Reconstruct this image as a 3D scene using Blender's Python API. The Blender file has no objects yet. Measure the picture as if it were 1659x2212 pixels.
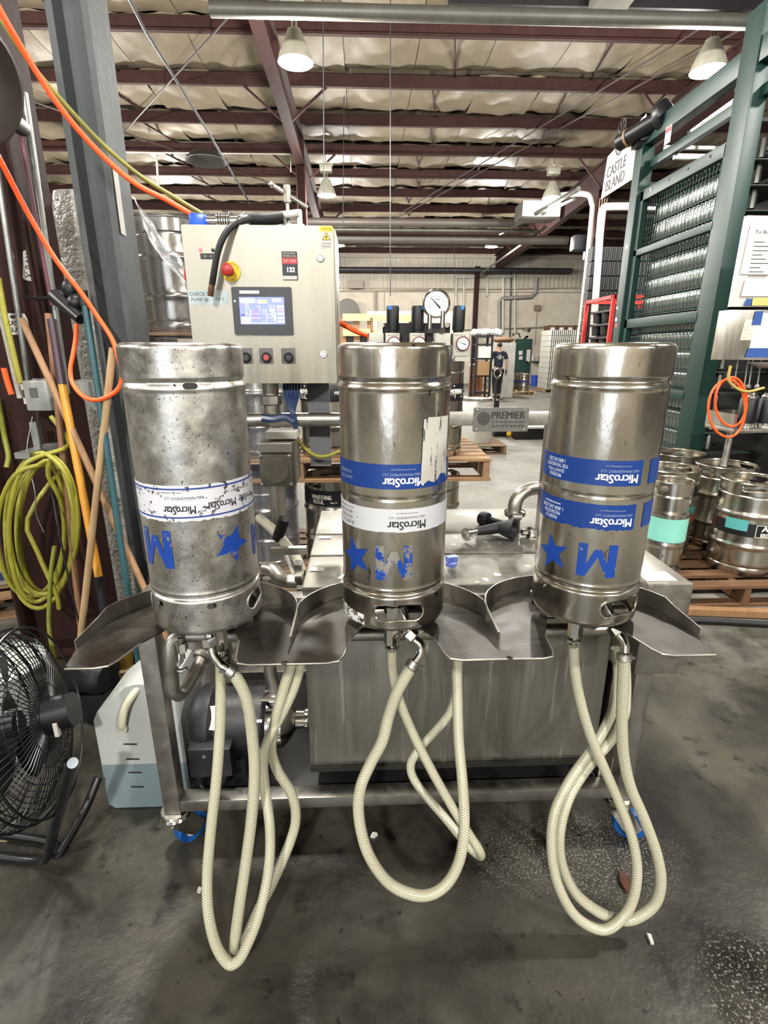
import bpy, bmesh, math, random
from mathutils import Vector as V, Matrix as MX
from mathutils.geometry import tessellate_polygon
random.seed(7)
SC = bpy.context.scene
COL = SC.collection
PI = math.pi
R_ = math.radians
# ------------------------------------------------------------------ camera
F = 1125.0; CX = 829.5; CY = 1106.0; PITCH = R_(17.2); YAW = R_(2.2); EYE = 1.5
cam = bpy.data.cameras.new('camera'); co = bpy.data.objects.new('camera', cam); COL.objects.link(co)
co.location = (0, 0, EYE); co.rotation_euler = (PI/2-PITCH, 0, -YAW)
cam.sensor_fit = 'VERTICAL'; cam.sensor_height = 24; cam.lens = F/2212*24
cam.clip_start = .02; cam.clip_end = 200
SC.camera = co
# ------------------------------------------------------------------ world, exposure
w = bpy.data.worlds.new('world'); SC.world = w; w.use_nodes = True
w.node_tree.nodes['Background'].inputs[0].default_value = (.8, .9, 1, 1)
w.node_tree.nodes['Background'].inputs[1].default_value = 3.2
SC.view_settings.view_transform = 'Standard'; SC.view_settings.look = 'None'
SC.view_settings.exposure = 0.6; SC.view_settings.gamma = 1
try: SC.view_settings.use_curve_mapping = False
except Exception: pass
SC.cycles.use_denoising = True
SC.cycles.use_adaptive_sampling = True; SC.cycles.adaptive_threshold = .06
SC.cycles.max_bounces = 6; SC.cycles.diffuse_bounces = 3; SC.cycles.glossy_bounces = 4; SC.cycles.transmission_bounces = 4; SC.cycles.transparent_max_bounces = 6
SC.cycles.caustics_reflective = False; SC.cycles.caustics_refractive = False
SC.cycles.sample_clamp_indirect = 4
LAMP_W = 300.0        # watts of one high bay lamp
ROWP = (1.5, .4, .9, .75, .85)
LAMP_X = (-5.85, -.77, 4.3); LAMP_Y = (-3.9, 1.85, 7.6, 13.2, 19.0); LAMP_Z = 4.8
# ------------------------------------------------------------------ pixel helper
def ray(px, py):
    x = (px-CX)/F; y = -(py-CY)/F
    f = math.cos(PITCH)+y*math.sin(PITCH); u = -math.sin(PITCH)+y*math.cos(PITCH)
    return V((x*math.cos(YAW)+f*math.sin(YAW), -x*math.sin(YAW)+f*math.cos(YAW), u))
def at(px, py, Y=None, Z=None, X=None):
    d = ray(px, py)
    t = Y/d.y if Y is not None else ((Z-EYE)/d.z if Z is not None else X/d.x)
    return V((0, 0, EYE))+d*t
# ------------------------------------------------------------------ materials
def C(h):
    h = h.lstrip('#'); o = []
    for i in (0, 2, 4):
        c = int(h[i:i+2], 16)/255; o.append(c/12.92 if c <= .04045 else ((c+.055)/1.055)**2.4)
    return (*o, 1)
MATS = {}
def mat(name, col='#888888', rough=.5, metal=0, col2=None, vs=6, bump=0, bs=60, stretch=(1, 1, 1), rv=0,
        specks=None, sps=90, spt=.62, trans=0, emit=0, ecol=None, spec=.5, alpha=1, coat=0, contrast=.25, sheen=0):
    """procedural principled material: two colours mixed by noise, roughness variation, dark specks, bump"""
    if name in MATS: return MATS[name]
    m = bpy.data.materials.new(name); m.use_nodes = True; nt = m.node_tree; N = nt.nodes; L = nt.links
    b = N['Principled BSDF']; MATS[name] = m
    b.inputs['Metallic'].default_value = metal; b.inputs['Roughness'].default_value = rough
    b.inputs['Specular IOR Level'].default_value = spec
    b.inputs['Transmission Weight'].default_value = trans; b.inputs['Coat Weight'].default_value = coat
    b.inputs['Alpha'].default_value = alpha
    c1 = C(col); c2 = C(col2) if col2 else c1
    tc = N.new('ShaderNodeTexCoord'); mp = N.new('ShaderNodeMapping'); mp.inputs['Scale'].default_value = stretch
    L.new(tc.outputs['Object'], mp.inputs['Vector'])
    b.inputs['Base Color'].default_value = c1
    colsock = None
    if col2 or rv:
        nz = N.new('ShaderNodeTexNoise'); nz.inputs['Scale'].default_value = vs; nz.inputs['Detail'].default_value = 4
        nz.inputs['Roughness'].default_value = .65
        L.new(mp.outputs[0], nz.inputs['Vector'])
        rp = N.new('ShaderNodeValToRGB'); rp.color_ramp.elements[0].position = .5-contrast; rp.color_ramp.elements[1].position = .5+contrast
        rp.color_ramp.elements[0].color = c1; rp.color_ramp.elements[1].color = c2
        L.new(nz.outputs['Fac'], rp.inputs[0]); colsock = rp.outputs[0]
        if rv:
            mr = N.new('ShaderNodeMapRange'); mr.inputs[1].default_value = .3; mr.inputs[2].default_value = .7
            mr.inputs[3].default_value = max(.02, rough-rv); mr.inputs[4].default_value = min(1, rough+rv)
            L.new(nz.outputs['Fac'], mr.inputs[0]); L.new(mr.outputs[0], b.inputs['Roughness'])
    if specks:
        n2 = N.new('ShaderNodeTexNoise'); n2.inputs['Scale'].default_value = sps; n2.inputs['Detail'].default_value = 2
        L.new(mp.outputs[0], n2.inputs['Vector'])
        r2 = N.new('ShaderNodeValToRGB'); r2.color_ramp.elements[0].position = spt; r2.color_ramp.elements[1].position = spt+.06
        L.new(n2.outputs['Fac'], r2.inputs[0])
        mx = N.new('ShaderNodeMix'); mx.data_type = 'RGBA'; L.new(r2.outputs[0], mx.inputs[0])
        if colsock: L.new(colsock, mx.inputs[6])
        else: mx.inputs[6].default_value = c1
        mx.inputs[7].default_value = C(specks); colsock = mx.outputs[2]
    if colsock: L.new(colsock, b.inputs['Base Color'])
    if bump:
        n3 = N.new('ShaderNodeTexNoise'); n3.inputs['Scale'].default_value = bs; n3.inputs['Detail'].default_value = 3
        L.new(mp.outputs[0], n3.inputs['Vector'])
        bp = N.new('ShaderNodeBump'); bp.inputs['Strength'].default_value = bump; bp.inputs['Distance'].default_value = .01
        L.new(n3.outputs['Fac'], bp.inputs['Height']); L.new(bp.outputs[0], b.inputs['Normal'])
    if emit:
        b.inputs['Emission Color'].default_value = C(ecol or col); b.inputs['Emission Strength'].default_value = emit
    return m
def worn(name, col, under, thr=.6, scale=24, rough=.4, stretch=(1, 1, 1), metal=1.0, urough=.32):
    """paint or paper worn through to the metal in ragged patches"""
    m = bpy.data.materials.new(name); m.use_nodes = True; nt = m.node_tree; N = nt.nodes; L = nt.links
    b = N['Principled BSDF']; MATS[name] = m
    tc = N.new('ShaderNodeTexCoord'); mp = N.new('ShaderNodeMapping'); mp.inputs['Scale'].default_value = stretch
    L.new(tc.outputs['Object'], mp.inputs[0])
    nz = N.new('ShaderNodeTexNoise'); nz.inputs['Scale'].default_value = scale; nz.inputs['Detail'].default_value = 6; nz.inputs['Roughness'].default_value = .7
    L.new(mp.outputs[0], nz.inputs['Vector'])
    rp = N.new('ShaderNodeValToRGB'); rp.color_ramp.elements[0].position = thr; rp.color_ramp.elements[1].position = thr+.02
    L.new(nz.outputs['Fac'], rp.inputs[0])
    mx = N.new('ShaderNodeMix'); mx.data_type = 'RGBA'; L.new(rp.outputs[0], mx.inputs[0])
    mx.inputs[6].default_value = C(col); mx.inputs[7].default_value = C(under); L.new(mx.outputs[2], b.inputs['Base Color'])
    mm = N.new('ShaderNodeMath'); mm.operation = 'MULTIPLY'; L.new(rp.outputs[0], mm.inputs[0]); mm.inputs[1].default_value = metal
    L.new(mm.outputs[0], b.inputs['Metallic'])
    b.inputs['Roughness'].default_value = rough
    return m
# ------------------------------------------------------------------ objects
OFS = {}
def tag(o, label=None, cat=None, group=None, kind=None):
    if label: o['label'] = label
    if cat: o['category'] = cat
    if group: o['group'] = group
    if kind: o['kind'] = kind
    return o
def thing(name, label, cat, loc=(0, 0, 0), rz=0, group=None):
    o = bpy.data.objects.new(name, None); COL.objects.link(o); o.location = loc; o.rotation_euler = (0, 0, rz)
    o.empty_display_size = .05
    OFS[o.name] = V(loc); return tag(o, label, cat, group)
def copy_tree(o, parent=None, loc=None, rz=None, label=None, skip=()):
    c = o.copy(); COL.objects.link(c)
    if parent: c.parent = parent
    if loc is not None: c.location = loc; OFS[c.name] = V(loc)
    if rz is not None: c.rotation_euler = (0, 0, rz)
    if label: c['label'] = label
    for ch in o.children:
        if ch.name.split('.')[0] in skip: continue
        copy_tree(ch, c)
    return c
def link_mesh(name, me, parent=None, loc=None):
    o = bpy.data.objects.new(name, me); COL.objects.link(o)
    if parent is not None: o.parent = parent
    if loc is not None: o.location = loc
    return o
TEXTS = {}; BOLD = {}
def prep_texts(strings, bold=0):
    obs = []
    for s in strings:
        cu = bpy.data.curves.new('lettering', 'FONT'); cu.body = s; cu.size = 1; cu.resolution_u = 3
        if bold: BOLD[s] = bold
        o = bpy.data.objects.new('lettering', cu); COL.objects.link(o); obs.append((s, o, cu))
    dg = bpy.context.evaluated_depsgraph_get(); dg.update()
    for s, o, cu in obs:
        me = bpy.data.meshes.new_from_object(o.evaluated_get(dg))
        vs = [(v.co.x, v.co.y) for v in me.vertices]; fs = [tuple(p.vertices) for p in me.polygons]
        if not vs: vs = [(0, 0), (1, 0), (1, 1)]; fs = [(0, 1, 2)]
        x0 = min(v[0] for v in vs); x1 = max(v[0] for v in vs); y0 = min(v[1] for v in vs); y1 = max(v[1] for v in vs)
        TEXTS[s] = ([(v[0]-(x0+x1)/2, v[1]-(y0+y1)/2) for v in vs], fs, x1-x0, y1-y0)
        bpy.data.meshes.remove(me)
    for s, o, cu in obs:
        bpy.data.objects.remove(o); bpy.data.curves.remove(cu)
def catmull(pts, res, closed=False):
    P = [V(p) for p in pts]; n = len(P); out = []
    rng = n if closed else n-1
    for i in range(rng):
        if closed: a, b, c, d = P[(i-1) % n], P[i], P[(i+1) % n], P[(i+2) % n]
        else: a = P[i-1] if i else P[0]*2-P[1]; b = P[i]; c = P[i+1]; d = P[i+2] if i+2 < n else P[n-1]*2-P[n-2]
        for k in range(res):
            t = k/res
            out.append(.5*((2*b)+(c-a)*t+(2*a-5*b+4*c-d)*t*t+(3*b-a-3*c+d)*t**3))
    if not closed: out.append(P[-1])
    return out
class B:
    def __init__(s): s.bm = bmesh.new(); s.uv = None
    def _faces(s, vs, fs):
        bv = [s.bm.verts.new(v) for v in vs]
        for f in fs:
            try: s.bm.faces.new([bv[i] for i in f])
            except ValueError: pass
        return bv
    def box(s, c, d, rot=None):
        m = MX.Translation(c)
        if rot is not None: m = m @ (rot.to_4x4() if not isinstance(rot, tuple) else (MX.Rotation(rot[2], 4, 'Z') @ MX.Rotation(rot[1], 4, 'Y') @ MX.Rotation(rot[0], 4, 'X')))
        m = m @ MX.Diagonal((*d, 1)); bmesh.ops.create_cube(s.bm, size=1, matrix=m); return s
    def bb(s, x0, x1, y0, y1, z0, z1): return s.box(((x0+x1)/2, (y0+y1)/2, (z0+z1)/2), (abs(x1-x0), abs(y1-y0), abs(z1-z0)))
    def beam(s, p0, p1, w, h, up=(0, 0, 1)):
        p0 = V(p0); p1 = V(p1); d = p1-p0; y = d.normalized(); x = y.cross(V(up))
        if x.length < 1e-4: x = V((1, 0, 0))
        x.normalize(); z = x.cross(y)
        m = MX((x, y, z)).transposed().to_4x4(); m.translation = (p0+p1)/2
        bmesh.ops.create_cube(s.bm, size=1, matrix=m @ MX.Diagonal((w, d.length, h, 1))); return s
    def cyl(s, p0, p1, r, r2=None, seg=16):
        p0 = V(p0); p1 = V(p1); d = p1-p0
        m = MX.Translation((p0+p1)/2) @ d.to_track_quat('Z', 'Y').to_matrix().to_4x4()
        bmesh.ops.create_cone(s.bm, cap_ends=True, segments=seg, radius1=r, radius2=r if r2 is None else r2, depth=d.length, matrix=m); return s
    def sph(s, c, r, seg=12, sc=(1, 1, 1)):
        bmesh.ops.create_uvsphere(s.bm, u_segments=seg, v_segments=max(6, seg//2+2), radius=r, matrix=MX.Translation(c) @ MX.Diagonal((*sc, 1))); return s
    def tube(s, pts, r, seg=8, res=0, closed=False, rs=None):
        P = catmull(pts, res, closed) if res else [V(p) for p in pts]
        n = len(P); rings = []; up = None; ln = 0; uvl = s.bm.loops.layers.uv.verify()
        if rs and len(rs) != n: rs = [rs[min(len(rs)-1, int(i/(n-1)*(len(rs)-1)))] for i in range(n)]
        vv = []
        for i in range(n):
            a = P[(i-1) % n] if (closed or i) else P[0]; c = P[(i+1) % n] if (closed or i < n-1) else P[-1]
            t = (c-a).normalized() if (c-a).length > 1e-9 else V((0, 0, 1))
            if up is None:
                up = t.orthogonal().normalized()
            else:
                up = (up-t*up.dot(t)); up = up.normalized() if up.length > 1e-6 else t.orthogonal().normalized()
            sd = t.cross(up); rr = rs[i] if rs else r
            if i: ln += (P[i]-P[i-1]).length
            rings.append([s.bm.verts.new(P[i]+(up*math.cos(2*PI*k/seg)+sd*math.sin(2*PI*k/seg))*rr) for k in range(seg)]); vv.append(ln)
        for i in range(n if closed else n-1):
            j = (i+1) % n
            for k in range(seg):
                k2 = (k+1) % seg
                f = s.bm.faces.new((rings[i][k], rings[i][k2], rings[j][k2], rings[j][k]))
                for lp, uv in zip(f.loops, ((k/seg, vv[i]), ((k+1)/seg, vv[i]), ((k+1)/seg, vv[j]), (k/seg, vv[j]))): lp[uvl].uv = uv
        if not closed: s.bm.faces.new(rings[0][::-1]); s.bm.faces.new(rings[-1])
        return s
    def lathe(s, prof, c=(0, 0, 0), seg=32, ax=None):
        """profile of (r,z) turned round Z (or the direction ax)"""
        q = V(ax).to_track_quat('Z', 'Y').to_matrix() if ax is not None else MX.Identity(3); c = V(c); rings = []
        for r, z in prof:
            if r < 1e-6: rings.append([s.bm.verts.new(c+q @ V((0, 0, z)))])
            else: rings.append([s.bm.verts.new(c+q @ V((r*math.cos(2*PI*k/seg), r*math.sin(2*PI*k/seg), z))) for k in range(seg)])
        for a, b in zip(rings, rings[1:]):
            for k in range(seg):
                k2 = (k+1) % seg
                q4 = ([a[k], a[k2]] if len(a) > 1 else [a[0]])+([b[k2], b[k]] if len(b) > 1 else [b[0]])
                if len(q4) > 2:
                    try: s.bm.faces.new(q4)
                    except ValueError: pass
        return s
    def prism(s, poly, z0, z1, m=None, holes=()):
        """2-D outline (with holes) extruded from z0 to z1, placed by matrix m"""
        m = m or MX.Identity(4); loops = [list(poly)]+[list(h) for h in holes]
        tris = tessellate_polygon([[V((x, y, 0)) for x, y in lp] for lp in loops]); flat = [p for lp in loops for p in lp]
        lo = [s.bm.verts.new(m @ V((x, y, z0))) for x, y in flat]
        if z1 == z0:
            for t in tris:
                try: s.bm.faces.new([lo[i] for i in t])
                except ValueError: pass
            return s
        hi = [s.bm.verts.new(m @ V((x, y, z1))) for x, y in flat]
        for t in tris:
            try: s.bm.faces.new([hi[i] for i in t]); s.bm.faces.new([lo[i] for i in t[::-1]])
            except ValueError: pass
        k = 0
        for lp in loops:
            n = len(lp)
            for i in range(n):
                a, b = k+i, k+(i+1) % n; s.bm.faces.new((lo[a], lo[b], hi[b], hi[a]))
            k += n
        return s
    def text(s, t, m, w=None, h=None, off=.0008):
        vs, fs, W, H = TEXTS[t]
        sx = w/W if w else h/H; sy = h/H if h else sx
        bo = BOLD.get(t, 0)
        for k, dx in enumerate((0, -bo, bo) if bo else (0,)): s._faces([m @ V(((x+dx)*sx, y*sy, off+k*.00003)) for x, y in vs], fs)
        return s
    def quad(s, *p): s._faces(p, [tuple(range(len(p)))]); return s
    def cutx(s, step, x0, x1, axis=0):
        n = int((x1-x0)/step); no = [0, 0, 0]; no[axis] = 1
        for i in range(1, n+1):
            co_ = [0, 0, 0]; co_[axis] = x0+i*(x1-x0)/(n+1)
            bmesh.ops.bisect_plane(s.bm, geom=s.bm.verts[:]+s.bm.edges[:]+s.bm.faces[:], plane_co=co_, plane_no=no)
        return s
    def wrap(s, rad, th0=0, zofs=0, c=(0, 0, 0)):
        """bend a sheet (x = arc length, y = height, z = lift) round a vertical cylinder; th0 = 0 faces -Y"""
        for v in s.bm.verts:
            x, y, z = v.co; zz = y+zofs; r0 = rad(zz) if callable(rad) else rad
            rb = rad(.3) if callable(rad) else rad
            th = th0+x/rb; r = r0+z; v.co = (c[0]+r*math.sin(th), c[1]-r*math.cos(th), c[2]+zz)
        return s
    def xf(s, m): bmesh.ops.transform(s.bm, matrix=m, verts=s.bm.verts); return s
    def bevel(s, w, seg=2, ang=.6):
        es = [e for e in s.bm.edges if len(e.link_faces) == 2 and e.calc_face_angle(0) > ang]
        bmesh.ops.bevel(s.bm, geom=es, offset=w, segments=seg, affect='EDGES', profile=.6, clamp_overlap=True); return s
    def mesh(s, name, m, ang=40, normals=True):
        if normals: bmesh.ops.recalc_face_normals(s.bm, faces=s.bm.faces[:])
        me = bpy.data.meshes.new(name); s.bm.to_mesh(me); s.bm.free()
        if m: me.materials.append(m)
        me.polygons.foreach_set('use_smooth', [True]*len(me.polygons)); me.set_sharp_from_angle(angle=R_(ang)); return me
    def build(s, name, m, parent=None, local=False, label=None, cat=None, group=None, kind=None, ang=40, bev=0, normals=True):
        if bev: s.bevel(bev)
        if parent is None:
            xs = [v.co for v in s.bm.verts]
            o3 = V(((min(v.x for v in xs)+max(v.x for v in xs))/2, (min(v.y for v in xs)+max(v.y for v in xs))/2, min(v.z for v in xs)))
            for v in xs: v -= o3
            o = link_mesh(name, s.mesh(name, m, ang, normals), None, o3); OFS[o.name] = o3
        else:
            if not local:
                d = OFS[parent.name]
                for v in s.bm.verts: v.co -= d
            o = link_mesh(name, s.mesh(name, m, ang, normals), parent); OFS[o.name] = OFS.get(parent.name, V((0, 0, 0)))
        return tag(o, label, cat, group, kind)
def face_m(o, x, y):
    """matrix whose x/y axes are the given directions"""
    x = V(x).normalized(); y = V(y).normalized(); z = x.cross(y)
    m = MX((x, y, z)).transposed().to_4x4(); m.translation = V(o); return m
FRONT = lambda o: face_m(o, (1, 0, 0), (0, 0, 1))      # faces -Y (towards the camera)
def rrect(x0, x1, y0, y1, r, n=5):
    p = []
    for cx, cy, a in ((x1-r, y1-r, 0), (x0+r, y1-r, 90), (x0+r, y0+r, 180), (x1-r, y0+r, 270)):
        p += [(cx+r*math.cos(R_(a+90*k/n)), cy+r*math.sin(R_(a+90*k/n))) for k in range(n+1)]
    return p
def stadium(cx, cy, w, h, n=8):
    r = h/2; a = w/2-r
    return [(cx+a+r*math.cos(R_(-90+180*k/n)), cy+r*math.sin(R_(-90+180*k/n))) for k in range(n+1)] + [(cx-a+r*math.cos(R_(90+180*k/n)), cy+r*math.sin(R_(90+180*k/n))) for k in range(n+1)]
def star(cx, cy, r, rot=0, ri=.42):
    return [(cx+(r if k % 2 == 0 else r*ri)*math.sin(rot+k*PI/5), cy+(r if k % 2 == 0 else r*ri)*math.cos(rot+k*PI/5)) for k in range(10)]
def circ(cx, cy, r, n=24): return [(cx+r*math.cos(2*PI*k/n), cy+r*math.sin(2*PI*k/n)) for k in range(n)]
# ------------------------------------------------------------------ lettering used further down
prep_texts(['MicroStar', 'M', 'PREMIER', 'WANDERING', 'SOUL', 'CASTLE', 'ISLAND', 'ALE', 'BREWING', '132', 'YOUR', 'COMFORT', 'ZONE'], .03)
prep_texts(['KEG MANAGEMENT, LLC', 'www.microstarkegs.com', 'PROVIDING', 'QUALITY KEGS', 'FOR THE INDUSTRY', '1-800-245-2200',
            'PROPERTY OF', 'MICROSTAR', 'BEER CO', 'STAINLESS', 'SYSTEMS', 'EMERGENCY', 'STOP', 'X3', 'X4',
            'CHECK S', 'PUMP @', 'O I', 'DETERGENT', 'TEMPERATURE', '150 F  MAX', 'CAUTION', 'Wear Face', 'Protection', '10291', 'AIR 0-100 PSI', 'CO2 0-60 PSI',
            'Redemption', 'SUS304', 'X-RAY', '!', '0', '5', '10', '15', '20', 'PUMP', 'WASH', 'To Brew', 'E', 'G', 'R', 'N', 'C', 'Y', 'Ox 300',
            'Premier Stainless', 'WARNING', 'THE', 'A'])
# ------------------------------------------------------------------ shared materials
steel = mat('keg steel', '#b3ada2', .21, 1, col2='#cfcabf', vs=9, stretch=(1, 1, .35), rv=.08, bump=.05, bs=90, specks='#6c665c', sps=55, spt=.7)
steel_old = mat('worn keg aluminium', '#9a9893', .36, 1, col2='#d8d6d0', vs=14, rv=.14, bump=.07, bs=45, specks='#65635f', sps=210, spt=.64)
steel_dim = mat('brushed sheet steel', '#8b877f', .38, 1, col2='#b5b1a8', vs=7, stretch=(1, 1, .15), rv=.1, bump=.05, bs=120)
steel_frame = mat('satin frame steel', '#8e8b85', .42, 1, col2='#aba79f', vs=18, rv=.1, bump=.05, bs=80)
steel_cab = mat('brushed cabinet steel', '#8f8a7e', .44, 1, col2='#a29d91', vs=5, stretch=(5, 1, .5), rv=.07, bump=.03, bs=60, specks='#77736a', sps=110, spt=.68)
steel_tray = mat('stained tray steel', '#24221f', .42, .9, col2='#544f48', vs=7, rv=.15, bump=.1, bs=30, contrast=.2)
steel_tank = mat('streaked tank steel', '#8a887f', .45, 1, col2='#a6a49a', vs=5, stretch=(5, 1, .4), rv=.08, bump=.03, bs=40, contrast=.3, specks='#b9b7ad', sps=9, spt=.62)
steel_lid = mat('scuffed lid steel', '#66635c', .48, 1, col2='#8b8880', vs=9, rv=.14, bump=.1, bs=25, specks='#e0ded8', sps=22, spt=.68)
chrome = mat('chrome', '#d6d4d0', .12, 1)
rubber = mat('black rubber', '#0a0a0c', .55, col2='#131316', vs=30, bump=.1, bs=120, spec=.35)
blackpl = mat('black plastic', '#08080b', .42, col2='#101116', vs=20, spec=.35)
darkfr = mat('dark painted steel', '#121113', .5, col2='#1c1b1d', vs=12, spec=.35)  # real paint, but on the cart's shelf plate it stands in for shade
red_st = mat('red oxide primer', '#33201d', .7, col2='#271715', vs=4, bump=.08, bs=40, spec=.12)
grey_st = mat('galvanised grey steel', '#4b4f50', .6, .2, col2='#393d3f', vs=3, bump=.06, bs=40, specks='#3b3e40', sps=14, spt=.68)
green_p = mat('green gate paint', '#0c2722', .45, col2='#103029', vs=5, spec=.35, bump=.08, bs=60)
wood = mat('pallet wood', '#705338', .75, col2='#8f7150', vs=9, stretch=(.3, 4, 4), bump=.3, bs=50)
wood_d = mat('weathered pallet wood', '#6a5440', .8, col2='#8a7258', vs=9, stretch=(.3, 4, 4), bump=.3, bs=50)
wood_h = mat('broom handle wood', '#7c5b3d', .55, col2='#95734f', vs=12, stretch=(3, 3, .4), bump=.15, bs=60)
white_p = mat('white paint', '#b9b7b0', .5, col2='#a9a69e', vs=8)
paper = mat('paper', '#c6c4be', .8, col2='#b8b5ae', vs=14)
ink = mat('black ink', '#131316', .6)
cream = mat('cream letters', '#e8e4d8', .6)
blue_lb = worn('worn blue label', '#0d3479', '#b7b2a8', .66, 26)
blue_dc = worn('worn blue paint', '#0f3a8c', '#bdb8ae', .6, 40)
white_lb = worn('scuffed white label', '#bfc0c4', '#6f6d6a', .63, 45, metal=.4)
white_lb2 = worn('torn white label', '#c6c7cd', '#4c4a48', .58, 55, metal=.5)
black_lb = mat('black label', '#0e0e12', .4)
conc_w = mat('painted block', '#b5ada0', .8, col2='#a09788', vs=3, bump=.1, bs=20)
orange = mat('orange air hose', '#ff5a1c', .42, col2='#f0521a', vs=30, bump=.1, bs=200)
yellow = mat('yellow air hose', '#8f8c2a', .5, col2='#7a7725', vs=25, bump=.15, bs=120)
yellow_d = mat('olive air hose', '#64651f', .5, col2='#7c7d2a', vs=25)
film = mat('stretch film', '#cfd3d6', .12, col2='#aeb2b5', vs=20, alpha=.32, bump=.8, bs=35, spec=.8)
# braided clear hose
hose = bpy.data.materials.new('braided clear hose'); hose.use_nodes = True
def _hose():
    nt = hose.node_tree; N = nt.nodes; L = nt.links; b = N['Principled BSDF']
    uv = N.new('ShaderNodeUVMap'); sx = N.new('ShaderNodeSeparateXYZ'); L.new(uv.outputs[0], sx.inputs[0])
    def mth(op, a, bb):
        m = N.new('ShaderNodeMath'); m.operation = op
        for i, q in enumerate((a, bb)):
            if isinstance(q, (int, float)): m.inputs[i].default_value = q
            elif q is not None: L.new(q, m.inputs[i])
        return m.outputs[0]
    u = mth('MULTIPLY', sx.outputs[0], 2*PI*7); v = mth('MULTIPLY', sx.outputs[1], 950)
    s1 = mth('SINE', mth('ADD', u, v), None); s2 = mth('SINE', mth('SUBTRACT', u, v), None)
    mx = mth('MAXIMUM', s1, s2)
    r = N.new('ShaderNodeValToRGB'); r.color_ramp.elements[0].position = .1; r.color_ramp.elements[1].position = .85
    r.color_ramp.elements[0].color = C('#86836c'); r.color_ramp.elements[1].color = C('#d2cfbd'); L.new(mx, r.inputs[0])
    tc = N.new('ShaderNodeTexCoord'); nz = N.new('ShaderNodeTexNoise'); nz.inputs['Scale'].default_value = 9; L.new(tc.outputs['Object'], nz.inputs[0])
    m2 = N.new('ShaderNodeMix'); m2.data_type = 'RGBA'; L.new(nz.outputs[0], m2.inputs[0]); L.new(r.outputs[0], m2.inputs[6]); m2.inputs[7].default_value = C('#aaa68c'); L.new(m2.outputs[2], b.inputs['Base Color'])
    b.inputs['Roughness'].default_value = .28; b.inputs['Specular IOR Level'].default_value = .5
    b.inputs['Coat Weight'].default_value = .4; b.inputs['Coat Roughness'].default_value = .15
    bp = N.new('ShaderNodeBump'); bp.inputs['Strength'].default_value = .25; bp.inputs['Distance'].default_value = .001; L.new(mx, bp.inputs['Height']); L.new(bp.outputs[0], b.inputs['Normal'])
_hose()
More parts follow.
